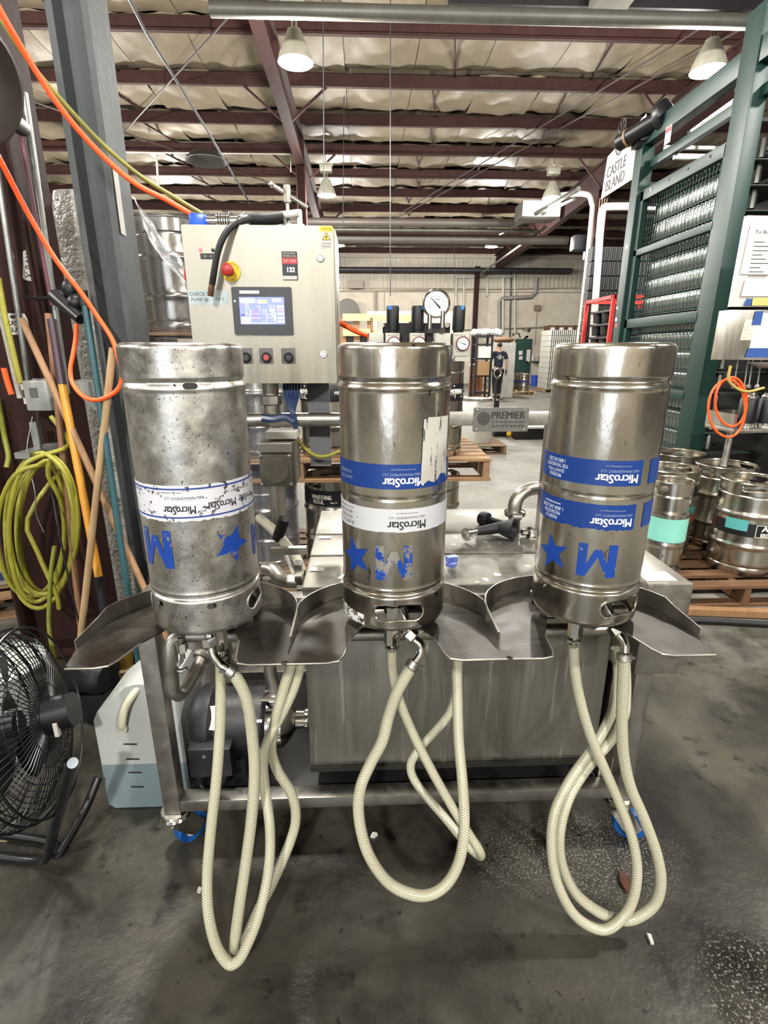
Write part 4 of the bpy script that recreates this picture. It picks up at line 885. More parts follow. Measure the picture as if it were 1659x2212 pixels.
# ================================================================== air regulators behind the centre keg
reg = thing('regulator_manifold', 'row of air regulators with black bowls and dials behind the centre keg', 'regulator', (.2, 1.76, 1.31))
RGY = 1.735
def rp(px, py, y=RGY): return at(px, py, Y=y)
offw = mat('off white casting', '#b9b8ac', .5, col2='#a9a89c', vs=20)
for px, w_ in ((813, .046), (848, .045), (902, .046), (957, .05)):
    q = rp(px, 735); b = B().bb(q.x-w_/2, q.x+w_/2, RGY, RGY+.05, 1.50, q.z+.022); b.bevel(.003); b.build('regulator_body', offw, reg)
q = rp(994, 745); b = B().bb(q.x-.024, q.x+.026, RGY-.01, RGY+.05, q.z-.035, q.z+.037); b.bevel(.003); b.build('regulator_body', offw, reg)
for px in (830, 875, 928, 977): q = rp(px, 735); b = B().bb(q.x-.009, q.x+.009, RGY+.006, RGY+.045, 1.505, q.z+.018); b.build('regulator_link', blackpl, reg)
btape = mat('blue tape', '#2f7fc4', .6)
for k, (px, top, bot, tp) in enumerate(((848.5, 661, 713, -.55), (902.5, 661, 712, .72), (992, 661, 713, .4))):
    a = rp(px, top, RGY+.02); c = rp(px, bot, RGY+.02); r = .0195
    b = B(); b.lathe([(0, c.z-.012), (.0165, c.z-.012), (.0165, c.z-.002), (r, c.z), (r+.0008, a.z-.006), (r-.001, a.z), (0, a.z+.0005)], (a.x, a.y, 0), 32); bw = b.build('bowl', blackpl, reg)
    b = B(); s0 = tp*r; b.prism([(s0-.006, -.0115), (s0+.006, -.0115), (s0+.006, .0), (s0-.006, .0)], .0009, .0013); b.cutx(.003, s0-.006, s0+.006); b.wrap(r, 0, 0, (a.x, a.y, a.z)); b.build('blue_tape', btape, bw)
wht2 = mat('dial white', '#dfe3e4', .35)
redring = mat('red brown ring', '#7e2f26', .5)
def dial(c, r, name, ring_m, rim, needle_a, par):
    d = (0, -1, 0); b = B(); b.lathe([(0, 0), (r, 0), (r, rim), (r*.96, rim+.002), (r*.86, rim-.001), (r*.86, .002), (0, .002)], c, 40, d); o = b.build(name, ring_m, par)
    yy = c[1]-rim*.6; b = B(); b.prism(circ(c[0], c[2], r*.87, 36), 0, .0004, FRONT((0, yy, 0))); b.build('dial_face', wht2, o)
    b = B()
    for k in range(11):
        a = R_(225-27*k); b.beam((c[0]+r*.7*math.cos(a), yy-.0006, c[2]+r*.7*math.sin(a)), (c[0]+r*.8*math.cos(a), yy-.0006, c[2]+r*.8*math.sin(a)), r*.02, .0003, (0, 1, 0))
    b.tube([(c[0]+r*.52*math.cos(R_(a)), yy-.0006, c[2]+r*.52*math.sin(R_(a))) for a in range(-40, 221, 20)], r*.012, 4)
    b.build('dial_scale', lblk, o, kind='stuff')
    a = R_(needle_a); b = B(); b.prism([(c[0]+r*.72*math.cos(a), c[2]+r*.72*math.sin(a)), (c[0]+r*.07*math.sin(a)-r*.42*math.cos(a), c[2]-r*.07*math.cos(a)-r*.42*math.sin(a)), (c[0]-r*.07*math.sin(a)-r*.42*math.cos(a), c[2]+r*.07*math.cos(a)-r*.42*math.sin(a))], .001, .0016, FRONT((0, yy, 0))); b.build('needle', ink, o); return o, yy
for px, py in ((851, 742), (905, 742)): q = rp(px, py); dial((q.x, RGY, q.z), .0215, 'small_gauge', redring, .006, 120, reg)
q = rp(998, 742); dial((q.x, RGY-.012, q.z), .0215, 'small_gauge', redring, .008, 155, reg)
q = rp(942, 656); g, yy = dial((q.x, RGY+.005, q.z), .0435, 'large_gauge', chrome, .014, 135, reg)
b = B(); b.text('0', FRONT((q.x-.021, yy, q.z-.012)), h=.004); b.text('5', FRONT((q.x, yy, q.z+.033)), h=.004); b.text('10', FRONT((q.x+.022, yy, q.z+.022)), h=.004); b.text('15', FRONT((q.x+.028, yy, q.z-.003)), h=.004); b.text('PREMIER', FRONT((q.x+.003, yy, q.z+.012)), w=.018, h=.0025); b.build('dial_figures', lblk, g)
for px, top, bot in ((928, 680, 716), (956, 672, 714)):
    a = rp(px, top); c = rp(px, bot); b = B(); b.cyl((a.x, RGY-.006, c.z+.008), (a.x, RGY-.006, a.z), .0075, seg=16); b.cyl((a.x, RGY-.006, c.z-.005), (a.x, RGY-.006, c.z+.008), .0095, seg=6); b.build('relief_stem', chrome, reg)
a = rp(818, 696); c = rp(977, 716); b = B().bb(a.x, c.x, RGY+.045, RGY+.055, c.z-.03, a.z); b.build('mount_plate', darkfr, reg)
for px in (826, 969): q = rp(px, 701); b = B(); b.cyl((q.x, RGY+.03, q.z), (q.x, RGY+.046, q.z), .008, seg=14); b.build('mount_bolt', chrome, reg)
a = rp(816, 693); b = B().bb(a.x-.002, a.x+.016, RGY+.02, RGY+.05, a.z-.05, a.z); b.build('end_bracket', offw, reg)
for x_ in (.03, .2): B().bb(x_, x_+.02, RGY, RGY+.05, 1.31, 1.5).build('support_leg', steel_frame, reg)
for px, py, t in ((848, 724, 'AIR 0-100 PSI'), (902, 724, 'AIR 0-100 PSI'), (993, 724, 'CO2 0-60 PSI')):
    q = rp(px, py); b = B(); b.text(t, FRONT((q.x, RGY-(.0105 if px > 980 else .0005), q.z)), w=.034, h=.003); b.build('body_lettering', ink, reg)
q = rp(1000, 776); b = B().bb(q.x-.026, q.x+.022, RGY-.005, RGY+.03, q.z-.006, q.z+.008); b.build('foot_clip', offw, reg)
# ================================================================== things lying on the lid
sg = thing('spray_wand', 'black handled spray wand with chrome tip lying on the lid', 'spray gun', (.4, 1.66, .9))
ZL = .9
def lp(px, py, h=0): return at(px, py, Z=ZL+h)
a = lp(1003, 1156, .022); c = lp(1030, 1148, .024); d = lp(1078, 1140, .03); e = lp(1112, 1143, .036)
b = B(); b.tube([c, (c+d)/2, d], .018, 14, rs=[.014, .0165, .019]); b.build('grip', rubber, sg)
b = B(); ax = (e-d).normalized(); b.lathe([(.018, 0), (.026, .015), (.034, .04), (.034, .055), (.024, .055), (.018, .035), (0, .035)], d, 24, ax); b.build('bell_end', rubber, sg)
b = B(); ax = (a-c).normalized(); b.lathe([(0, 0), (.012, 0), (.012, .02), (.016, .022), (.016, .04), (.022, .042), (.022, .05), (.008, .05), (0, .045)], c, 20, ax); b.build('chrome_tip', chrome, sg)
sg2 = thing('hose_nozzle', 'second black rubber nozzle lying behind the spray wand', 'nozzle', (.45, 1.75, .9))
a = lp(1044, 1120, .024); c = lp(1100, 1137, .024); b = B(); b.tube([a, (a+c)/2, c], .014, 12); b.build('barrel', rubber, sg2)
b = B(); b.lathe([(0, -.01), (.024, -.01), (.026, .0), (.026, .018), (.018, .022), (0, .022)], a, 20, (c-a).normalized()); b.build('end_cap', rubber, sg2)
el = thing('elbow_pipe', 'grey steel elbow pipe with clamp standing on the lid by the right keg', 'pipe', (.55, 1.72, .9))
b = B(); P = [at(1112, 1108, Y=1.72), at(1113, 1088, Y=1.72), at(1124, 1068, Y=1.73), at(1148, 1056, Y=1.75), at(1185, 1054, Y=1.78), at(1215, 1054, Y=1.8)]; b.tube(P, .0235, 18, res=6); b.build('bend', steel_frame, el)
q = P[0]; b = B(); b.cyl((q.x, q.y, .902), (q.x, q.y, q.z), .022, seg=18); b.build('stub', chrome, el)
b = B(); b.lathe([(.024, -.012), (.036, -.008), (.038, 0), (.036, .008), (.024, .012), (.024, -.012)], (q.x, q.y, q.z), 24); b.cyl((q.x-.02, q.y-.04, q.z), (q.x+.012, q.y-.04, q.z-.002), .01, seg=8); b.cyl((q.x-.005, q.y-.05, q.z-.02), (q.x-.005, q.y-.035, q.z-.015), .009, seg=6); b.build('pipe_clamp', chrome, el)
q = lp(1140, 1150, .012); b = B(); b.cyl(q+V((-.02, 0, 0)), q+V((.03, .01, 0)), .011, seg=10); b.lathe([(.01, 0), (.019, .002), (.019, .012), (.01, .014)], q, 8, (1, .2, 0)); b.build('brass_fitting', chrome, None, label='small chrome fitting lying against the right keg', cat='fitting')
q = lp(975, 1222); b = B(); b.lathe([(0, 0), (.016, 0), (.017, .004), (.017, .012), (.014, .014), (0, .014)], q, 16); b.box(q+V((.0, .0, .022)), (.03, .02, .016), (0, 0, .3)); b.build('blue_bottle_top', mat('blue plastic cap', '#3c55b4', .35, col2='#8f9de0', vs=40), None, label='small blue plastic cap lying on the lid beside the centre keg', cat='cap')
# ================================================================== columns
def hcol(name, x0, x1, y0, y1, z0, z1, m, label, tf=.012):
    t = thing(name, label, 'column', ((x0+x1)/2, (y0+y1)/2, z0)); ym = (y0+y1)/2
    B().bb(x0, x0+tf, y0, y1, z0, z1).build('flange', m, t); B().bb(x1-tf, x1, y0, y1, z0, z1).build('flange', m, t)
    B().bb(x0+tf, x1-tf, ym-.006, ym+.006, z0, z1).build('web', m, t); B().bb(x0-.05, x1+.05, y0-.05, y1+.05, z0, z0+.02).build('base_plate', m, t); return t
gc = hcol('grey_column', -1.0, -.865, 2.1, 2.26, 0, 6.3, grey_st, 'grey steel H column standing behind the left keg', .022)
B().bb(-.86, -.8595, 2.11, 2.15, 1.9, 2.12).build('paper_strip', paper, gc)
rc = hcol('brown_column', -1.76, -1.37, 2.42, 2.66, 0, 6.3, red_st, 'dark red oxide steel column at the left edge with conduits and stickers')
# stickers on the web
wy = 2.534
def on_web(px, py): return at(px, py, Y=wy)
q = on_web(64, 575); b = B(); b.prism(rrect(-.028, .028, -.06, .06, .012), 0, .0006, FRONT((q.x, wy, q.z)) @ MX.Rotation(-.2, 4, 'Z')); st = b.build('white_sticker', paper, rc)
b = B(); b.text('X-RAY', FRONT((q.x, wy-.001, q.z)) @ MX.Rotation(PI/2-.2, 4, 'Z'), w=.1, h=.034); b.build('sticker_lettering', ink, st)
q = on_web(37, 700); b = B(); b.prism([(-.05, -.045), (.05, -.045), (.05, .02), (.04, .045), (-.04, .045), (-.05, .02)], 0, .0006, FRONT((q.x, wy, q.z))); st = b.build('white_sticker', paper, rc)
b = B(); b.text('CASTLE', FRONT((q.x, wy-.001, q.z+.004)), w=.085, h=.02); b.text('ISLAND', FRONT((q.x, wy-.001, q.z-.024)), w=.085, h=.02); b.prism(stadium(0, .03, .05, .014), .0008, .001, FRONT((q.x, wy, q.z))); b.build('sticker_lettering', ink, st)
q = on_web(22, 551); b = B(); b.prism(rrect(-.014, .014, -.014, .014, .003), 0, .0006, FRONT((q.x, wy, q.z))); b.build('small_sticker', paper, rc)
galv = mat('conduit', '#9a9c98', .4, .7, col2='#7e807c', vs=20)
def pole(name, pa, pb, r, m, label, cat, ra=None, seg=12):
    a = at(pa[0], pa[1], Y=pa[2]); c = at(pb[0], pb[1], Y=pb[2])
    b = B(); b.cyl(a, c, r, ra, seg); return b.build(name, m, None, label=label, cat=cat)
for nm, pa, pb, r, m, lb in (('conduit', (52, 200, 2.47), (145, 850, 2.47), .013, galv, 'grey conduit running down beside the dark flange of the brown column'),
                         ('conduit', (-8, 350, 2.45), (62, 830, 2.45), .012, galv, 'grey conduit running down the left of the brown column'),
                         ('conduit', (-6, 640, 2.42), (45, 860, 2.42), .014, mat('dirty conduit', '#8a8478', .6, col2='#b0aa9c', vs=40), 'dirty scuffed conduit at the left edge entering the clear box')):
    pole(nm, pa, pb, r, m, lb, 'conduit')
pole('rod_handle', (36, 240, 2.44), (112, 660, 2.42), .008, mat('magenta rod', '#54202f', .5), 'thin dark magenta rod running along the conduit', 'rod')
# round shade at the upper left edge
sh = mat('rusty brown shade', '#3a302a', .55, col2='#241e1b', vs=6); q = at(-98, 170, Y=1.9)
b = B(); b.lathe([(.0, .13), (.08, .12), (.15, .06), (.185, 0), (.18, -.004), (.14, .05), (.07, .1), (0, .11)], q, 40, (-.1, .94, .1)); b.build('heat_reflector', sh, None, label='large round dark metal dish cut by the upper left edge', cat='dish')
b = B(); b.cyl(q+V((0, .1, 0)), q+V((-.1, .5, .05)), .03, seg=12); b.build('shade_arm', darkfr, None, label='dark bracket arm holding the round dish to the brown column', cat='bracket')
# clear junction box
q0 = at(45, 822, Y=2.36); q1 = at(112, 888, Y=2.36)
clr = mat('clear polycarbonate', '#a7a9a6', .25, col2='#8b8d8a', vs=8, alpha=.75)
jb = thing('junction_box', 'clear plastic covered junction box on the brown column', 'junction box', ((q0.x+q1.x)/2, 2.4, q1.z))
b = B().bb(q0.x, q1.x, 2.36, 2.44, q1.z, q0.z); b.bevel(.01); b.build('clear_cover', clr, jb)
b = B().bb(q0.x-.004, q1.x+.004, 2.44, 2.49, q1.z-.004, q0.z+.004); b.bevel(.004); b.build('back_box', galv, jb)
b = B().bb(q0.x+.03, q0.x+.06, 2.355, 2.36, q1.z+.06, q1.z+.1); b.build('switch_plate', mat('switch grey', '#4d4d4d', .5), jb)
for z in (q1.z+.03, q0.z-.04): B().bb(q0.x-.012, q0.x, 2.37, 2.42, z, z+.025).build('hinge_clip', white_p, jb)
# second grey box behind the orange loop
q0 = at(150, 822, Y=2.3); q1 = at(225, 885, Y=2.3); b = B(); b.prism([(q0.x, q0.z), (q1.x, q0.z-.01), (q1.x-.01, q1.z), (q0.x+.08, q1.z), (q0.x+.03, q1.z+.06)], 0, .1, FRONT((0, 2.4, 0))); b.bevel(.008); b.build('grey_box', clr, None, label='grey moulded box behind the orange hose loop', cat='box')
# ================================================================== handles leaning on the columns
def stick(name, label, cat, segs, loc=None):
    """segs: list of (part name, start, end, radius, end radius, material)"""
    a = at(*segs[0][1][:2], Y=segs[0][1][2]); t = thing(name, label, cat, a)
    for pn_, s0, s1, r, r2, m in segs:
        A_ = at(s0[0], s0[1], Y=s0[2]); C_ = at(s1[0], s1[1], Y=s1[2])
        if pn_ in ('shaft', 'grip'): A_ = A_+(C_-A_)*((.012-A_.z)/(C_.z-A_.z))
        b = B(); b.cyl(A_, C_, r, r2, 14); b.build(pn_, m, t)
    return t
def bristle(t, px, py, y, m, w_=.3):
    q = at(px, py, Y=y); b = B().bb(q.x-w_/2, q.x+w_/2, q.y-.03, q.y+.03, .05, .09); b.bevel(.006); b.build('head_block', wood_h, t)
    b = B()
    for i in range(16):
        x = q.x-w_/2+.01+i*(w_-.02)/15; b.cyl((x, q.y, .052), (x+.01*math.sin(i), q.y-.02, .002), .011, .014, 6)
    b.build('bristles', m, t, kind='stuff')
dk = mat('dark bristle', '#2b251f', .8)
stick('broom_handle', 'worn wooden handle slanting right across the others to the left keg', 'handle', [('shaft', (308, 1262, 2.02), (47, 690, 2.3), .0135, .0135, wood_h)])
stick('broom_handle', 'upright brown wooden handle left of the yellow one', 'handle', [('shaft', (172, 1330, 2.12), (104, 678, 2.34), .0135, .0135, mat('brown handle', '#6b4a30', .55, col2='#80593b', vs=14))])
stick('broom_handle', 'pale wooden handle slanting left in front of the coiled hose', 'handle', [('shaft', (163, 1480, 1.95), (244, 752, 2.05), .0135, .0135, mat('pale handle', '#8d7250', .55, col2='#a58a66', vs=14, stretch=(3, 3, .5)))])
t = stick('shovel', 'yellow fibreglass handle with black grip and dark purple sleeve', 'handle', [('handle', (214, 1250, 2.08), (132, 818, 2.22), .016, .016, mat('amber fibreglass', '#b57c22', .4, col2='#c98d31', vs=10)), ('sleeve', (134, 830, 2.215), (112, 690, 2.26), .017, .017, mat('purple sleeve', '#2a1626', .45)), ('grip', (228, 1335, 2.05), (213, 1245, 2.08), .019, .0185, rubber)])
t = stick('squeegee_pole', 'teal pole with black tip leaning on the grey column', 'pole', [('shaft', (284, 1330, 1.98), (182, 645, 2.06), .0125, .0125, mat('teal pole', '#26474e', .35, col2='#2f545b', vs=8)), ('tip', (183, 660, 2.058), (178, 628, 2.062), .0165, .0165, blackpl)])
b = B(); b.cyl(at(120, 640, Y=2.3), at(175, 690, Y=2.2), .03, .02, 10); b.sph(at(165, 655, Y=2.25), .035, 10); b.sph(at(150, 625, Y=2.28), .03, 10, (1, .6, 1.3)); b.tube([at(120, 640, Y=2.32), at(90, 645, Y=2.4), at(50, 640, Y=2.42)], .006, 6); b.build('pipe_valve', blackpl, None, label='black valve tied to the conduit beside the teal pole tip', cat='valve')
# ================================================================== orange hose loop, yellow coil
free_hose('air_hose', [(-30, 290, 1.9), (0, 345, 1.92), (60, 460, 1.98), (120, 560, 2.02), (175, 632, 2.04), (215, 690, 2.05), (243, 735, 2.04), (260, 790, 2.02), (262, 825, 2.02), (245, 850, 2.02), (210, 864, 2.03), (180, 856, 2.08), (158, 830, 2.12), (152, 800, 2.15), (158, 765, 2.17), (163, 735, 2.19), (165, 700, 2.2)], .0085, orange, 'orange air hose making a hanging loop left of the left keg')
free_hose('air_hose', [(8, 795, 2.3), (13, 815, 2.3), (20, 838, 2.3), (25, 852, 2.3)], .011, orange, 'short orange hose end at the left edge beside the clear box')
rnd = random.Random(3); pts = []
cxp, cyp = 78, 1135
for k in range(7):
    rx = 62+rnd.uniform(-8, 22); ry = 150+rnd.uniform(-12, 22); ox = rnd.uniform(-12, 26); oy = rnd.uniform(-6, 18)
    for a in range(0, 360, 30):
        an = R_(a+90); lean = (math.sin(an)*-.16)*ry
        pts.append((cxp+ox+rx*math.cos(an)-lean*.5-math.sin(an)*10, cyp+oy-ry*math.sin(an), 2.16+.012*k+.05*math.cos(an+k)))
free_hose('hose_coil', [(150, 960, 2.25), (110, 900, 2.3)][::-1]+pts+[(60, 1120, 2.14), (80, 1190, 2.12), (120, 1280, 2.1), (128, 1315, 2.1)], .0095, yellow, 'big coil of yellow air hose hanging at the left', res=3, seg=8)
free_hose('air_hose', [(118, 1180, 2.12), (110, 1240, 2.1), (107, 1300, 2.08), (106, 1350, 2.06), (113, 1400, 2.03), (128, 1470, 2.0)], .0095, yellow_d, 'yellow hose end hanging straight down below the coil')
free_hose('air_hose', [(-4, 600, 2.4), (10, 680, 2.39), (28, 760, 2.38), (44, 828, 2.37)], .012, yellow, 'yellow hose coming down the left edge into the clear box')
free_hose('air_hose', [(-6, 860, 2.5), (2, 900, 2.5), (10, 945, 2.5), (18, 985, 2.48), (14, 1010, 2.46)], .012, yellow_d, 'yellow hose with black sleeve at the far left edge')
free_hose('black_cable', [(80, 890, 2.3), (88, 960, 2.27), (108, 1040, 2.2), (122, 1120, 2.1), (142, 1220, 2.08), (160, 1300, 2.06), (175, 1360, 2.05)], .004, rubber, 'thin black cable hanging from the clear box over the coil', cat='cable')
free_hose('wire_strap', [(70, 900, 2.28), (58, 980, 2.2), (75, 1060, 2.15), (78, 1110, 2.15), (95, 1150, 2.15)], .002, galv, 'thin grey wire hanging inside the coil', cat='wire')
b = B().bb(at(58, 985, Y=2.2).x-.03, at(58, 985, Y=2.2).x+.03, 2.17, 2.43, 1.075, 1.10); b.build('hose_hook', galv, None, label='grey hook carrying the yellow hose coil', cat='hook')
b = B(); P = at(80, 950, Y=2.4); b.bb(P.x-.015, P.x+.015, 2.39, 2.42, P.z-.08, P.z+.08); b.build('slotted_bracket', galv, None, label='short grey slotted bracket on the brown column above the coil', cat='bracket')
# ================================================================== jug
jugm = mat('milky jug plastic', '#bcc0bc', .42, col2='#b0b5b2', vs=5, trans=.12); liq = mat('blue grey liquid level', '#7d8d91', .42, col2='#74858a', vs=5, trans=.1)
jug = thing('plastic_jug', 'milky white square plastic jug half full, standing left of the cart', 'jug', (-.74, 1.55, 0))
prof = [(-.885, .02), (-.865, .004), (-.62, .004), (-.605, .02), (-.605, .42), (-.625, .475), (-.655, .49), (-.735, .492), (-.765, .482), (-.865, .395), (-.882, .36)]
b = B(); b.prism(prof, 0, .22, FRONT((0, 1.66, 0))); b.bevel(.018, 3); b.build('jug_body', jugm, jug)
b = B(); b.prism([(-.8858, .022), (-.8655, .0035), (-.62, .0035), (-.6045, .022), (-.6045, .185), (-.884, .185)], 0, .2212, FRONT((0, 1.6606, 0))); b.bevel(.016, 2); b.build('liquid_level', liq, jug)
P = [V((-.79, 1.435, .335)), V((-.785, 1.425, .36)), V((-.765, 1.425, .42)), V((-.735, 1.44, .465)), V((-.71, 1.47, .488))]; b = B(); b.tube(P, .012, 12, res=5); b.build('jug_handle', mat('handle plastic', '#c9c4ac', .4), jug)
b = B(); b.cyl((-.79, 1.428, .335), (-.79, 1.438, .335), .015, seg=18); b.build('handle_boss', white_p, jug)
for z in (.265, .205, .15, .09): b = B(); b.prism([(-.80, z), (-.757, z-.002), (-.757, z+.003), (-.80, z+.005)], 0, .0008, FRONT((0, 1.4388, 0))); b.build('level_mark', ink, jug)
# ================================================================== drum fan
fan = thing('drum_fan', 'black wire cage floor fan on a tube stand at the lower left', 'fan', (-1.0, 1.3, 0))
fc = V((-1.03, 1.30, .46)); ax = V((-.965, -.2, -.17)).normalized(); fq = ax.to_track_quat('Z', 'Y').to_matrix()
def fpt(r, a, h): return fc+fq @ V((r*math.cos(a), r*math.sin(a), h))
fb = mat('fan black', '#141518', .35, .3)
def ring(b, r, h, th): b.tube([fpt(r, 2*PI*k/40, h) for k in range(40)], th, 5, closed=True)
b = B()
for r, h in ((.27, -.075), (.27, .075), (.28, 0), (.275, -.04), (.275, .04)): ring(b, r, h, .004)
b.build('rim_ring', fb, fan)
b = B()
for r in (.06, .10, .14, .18, .22, .25): ring(b, r, .1-.09*(r/.27)**3, .0016); ring(b, r, -.1+.09*(r/.27)**3, .0016)
for k in range(72):
    a = 2*PI*k/72
    b.tube([fpt(.05, a, .1), fpt(.16, a, .09), fpt(.25, a, .055), fpt(.28, a, 0), fpt(.25, a, -.055), fpt(.16, a, -.09), fpt(.05, a, -.1)], .0015, 4)
b.build('wire_cage', fb, fan, kind='stuff')
for k in range(3):
    b = B(); vs = []; a0 = k*2*PI/3
    for i in range(6):
        r = .05+i*.037; wd = .25+.35*math.sin(PI*(i+1)/7)
        for s_ in (-1, 1): vs.append(fpt(r, a0+s_*wd*.8, s_*.03))
    b._faces(vs, [(2*i, 2*i+1, 2*i+3, 2*i+2) for i in range(5)]); bmesh.ops.solidify(b.bm, geom=b.bm.faces[:], thickness=.004); b.build('blade', mat('fan blade', '#26282b', .3, .5), fan)
b = B(); b.cyl(fpt(0, 0, .1), fpt(0, 0, .105), .055, seg=20); b.build('badge', mat('fan badge', '#3a3b3f', .4), fan)
b = B(); b.cyl(fpt(0, 0, -.07), fpt(0, 0, -.17), .055, .05, 20); b.cyl(fpt(0, 0, -.02), fpt(0, 0, .03), .04, seg=16); mo = b.build('motor', blackpl, fan)
b = B(); b.box(fpt(.052, -.4, -.13), (.012, .012, .045)); b.build('motor_label', paper, mo)
p1 = fpt(.285, -PI/2+.6, 0); b = B()
piv = [fpt(.29, a, 0) for a in (0, PI)]
f0 = V((-.995, 1.2, .018)); 
b = B(); b.tube([at(155, 1648, Y=1.17), at(140, 1710, Y=1.19), at(112, 1810, Y=1.21), at(101, 1850, Y=1.22), V((-1.02, 1.24, .018)), V((-1.2, 1.27, .018))], .014, 10, res=4); b.build('stand_tube', fb, fan)
b = B(); b.tube([at(212, 1680, Y=1.42), at(185, 1745, Y=1.36), at(140, 1825, Y=1.29), at(122, 1850, Y=1.27), V((-1.0, 1.30, .018)), V((-1.2, 1.34, .018))], .014, 10, res=4); b.build('stand_tube', fb, fan)
b = B(); b.cyl(at(150, 1648, Y=1.185), at(157, 1648, Y=1.165), .014, seg=14); b.build('pivot_knob', chrome, fan)
# ================================================================== bucket, dark pump and bits between fan and jug
b = B(); q = at(18, 1400, Y=1.72); b.lathe([(0, 0), (.13, 0), (.15, .34), (.158, .345), (.158, .36), (.15, .365), (.06, .37), (0, .37)], (q.x-.1, 1.78, 0), 32); b.build('white_bucket', mat('bucket white', '#a7aaa6', .45), None, label='pale plastic bucket with lid cut by the left edge', cat='bucket')
pal_w = wood_d
b = B().beam(at(0, 1612, Y=1.85), at(230, 1604, Y=1.85), .06, .03); b.build('wooden_batten', pal_w, None, label='pale wooden batten on the floor behind the fan', cat='batten')
b = B(); b.beam(at(160, 1480, Y=2.0), at(345, 1440, Y=2.05), .05, .045); b.build('dark_batten', wood_d, None, label='dark batten slanting behind the jug under the left tray', cat='batten')
mo2 = thing('spare_motor', 'dark dusty motor lying behind the jug', 'motor', (-1.12, 1.95, 0)); q = at(210, 1510, Y=1.95)
b = B(); b.lathe([(0, -.1), (.06, -.1), (.075, -.08), (.075, .06), (.06, .08), (0, .08)], V((q.x, q.y, .19)), 24, (1, -.3, 0)); b.build('motor_drum', mblk, mo2); b = B().bb(q.x-.1, q.x+.08, q.y-.06, q.y+.06, 0, .13); b.build('motor_base', mblk, mo2)
q = at(255, 1485, Y=2.05); b = B().bb(q.x-.06, q.x+.07, 2.03, 2.12, 0, .3); b.bevel(.01); b.build('yellow_case', mat('dark amber plastic', '#6b5316', .5), None, label='dark yellow case standing behind the jug', cat='case')
b = B(); b.tube([at(260, 1410, Y=2.1), at(290, 1404, Y=2.1), at(310, 1420, Y=2.08), at(290, 1440, Y=2.06), at(265, 1430, Y=2.1)], .008, 8, res=5, closed=True); b.build('clear_tubing', hose, None, label='small loop of clear tubing under the left tray', cat='hose')
# ================================================================== stacks behind: pallets, crates
def plank_pallet(loc, rz, w_, d_, label, m=wood, nb=7, group=None, h=.14, proto={}):
    key = (w_, d_, nb, m.name)
    t = thing('wooden_pallet', label, 'pallet', loc, rz, group)
    if key not in proto:
        B0 = B().bb(-w_/2, w_/2, -.045, .045, 0, .018); B0 = B0.mesh('deck_board', m); S0 = B().bb(-.02, .02, -d_/2, d_/2, 0, .1).mesh('stringer', m); proto[key] = (B0, S0)
    bm_, sm_ = proto[key]; r = random.Random(len(bpy.data.objects))
    for i in range(nb):
        y = -d_/2+.045+i*(d_-.09)/(nb-1); link_mesh('deck_board', bm_, t, (r.uniform(-.008, .008), y, h-.018)).rotation_euler = (0, 0, r.uniform(-.008, .008))
    for y in (-d_/2+.045, 0, d_/2-.045): link_mesh('bottom_board', bm_, t, (0, y, 0))
    for x in (-w_/2+.03, 0, w_/2-.03): link_mesh('stringer', sm_, t, (x, 0, .018))
    return t
# half barrel keg
def half_proto(R=.2, H=.59):
    t = thing('half_barrel_keg', 'x', 'keg'); k = H/.59
    g = lambda z, c, s, a: a*math.exp(-((z-c)/s)**2)
    def rad(z): return R*.975+g(z, .19*k, .014, .009)+g(z, .39*k, .014, .009)+g(z, .055*k, .005, -.006)+g(z, .515*k, .006, -.008)+(-.008*(1-z/.02) if z < .02 else 0)
    zs = [0, .004, .01, .02, .035]+[.045+.004*i for i in range(6)]+[.08, .12, .15]+[.165+.0065*i for i in range(9)]+[.25, .30, .34]+[.365+.0065*i for i in range(9)]+[.45, .48]+[.5+.004*i for i in range(6)]
    B().lathe([(0, .03)]+[(R*.9, .02), (R*.92, 0)]+[(rad(z*k), z*k) for z in zs]+[(R*.93, .525*k), (R*.6, .545*k), (R*.25, .55*k), (R*.25, .565*k), (0, .565*k)], seg=48).build('body', steel, t, local=True, ang=60)
    b = B(); W = PI*R; hs = [stadium(s0*R, .556*k, .13, .034, 6) for s0 in (-PI/2, PI/2)]
    b.prism([(-W, .518*k), (W, .518*k), (W, H-.004), (-W, H-.004)], -.0035, 0, None, hs); b.cutx(.026, -W, W)
    for v in b.bm.verts:
        x, y, z = v.co; th = x/R; r = R*.975+z; v.co = (r*math.sin(th), -r*math.cos(th), y)
    c = b.build('handle_collar', steel, t, local=True, ang=30)
    b = B(); b.tube([((R*.965)*math.cos(2*PI*i/40), (R*.965)*math.sin(2*PI*i/40), H-.004) for i in range(40)], .007, 8, closed=True); b.build('top_rim', steel, c, local=True)
    for s0 in (-PI/2, PI/2):
        pts = [((R*.97)*math.sin(s0+x/R), -(R*.97)*math.cos(s0+x/R), y) for x, y in stadium(0, .556*k, .13, .034, 6)]
        b = B(); b.tube(pts, .004, 6, closed=True); b.build('handle_rim', steel, c, local=True)
    B().cyl((0, 0, .56*k), (0, 0, .575*k), .045, seg=20).build('valve', chrome, t, local=True)
    return t, rad
HK, hrad = half_proto(); HKused = [False]
def half_keg(loc, rz, label, group, skip=()):
    if not HKused[0]: HKused[0] = True; t = HK; t.location = loc; t.rotation_euler = (0, 0, rz); OFS[t.name] = V(loc)
    else: t = copy_tree(HK, None, loc, rz)
    t['label'] = label; t['group'] = group; return t
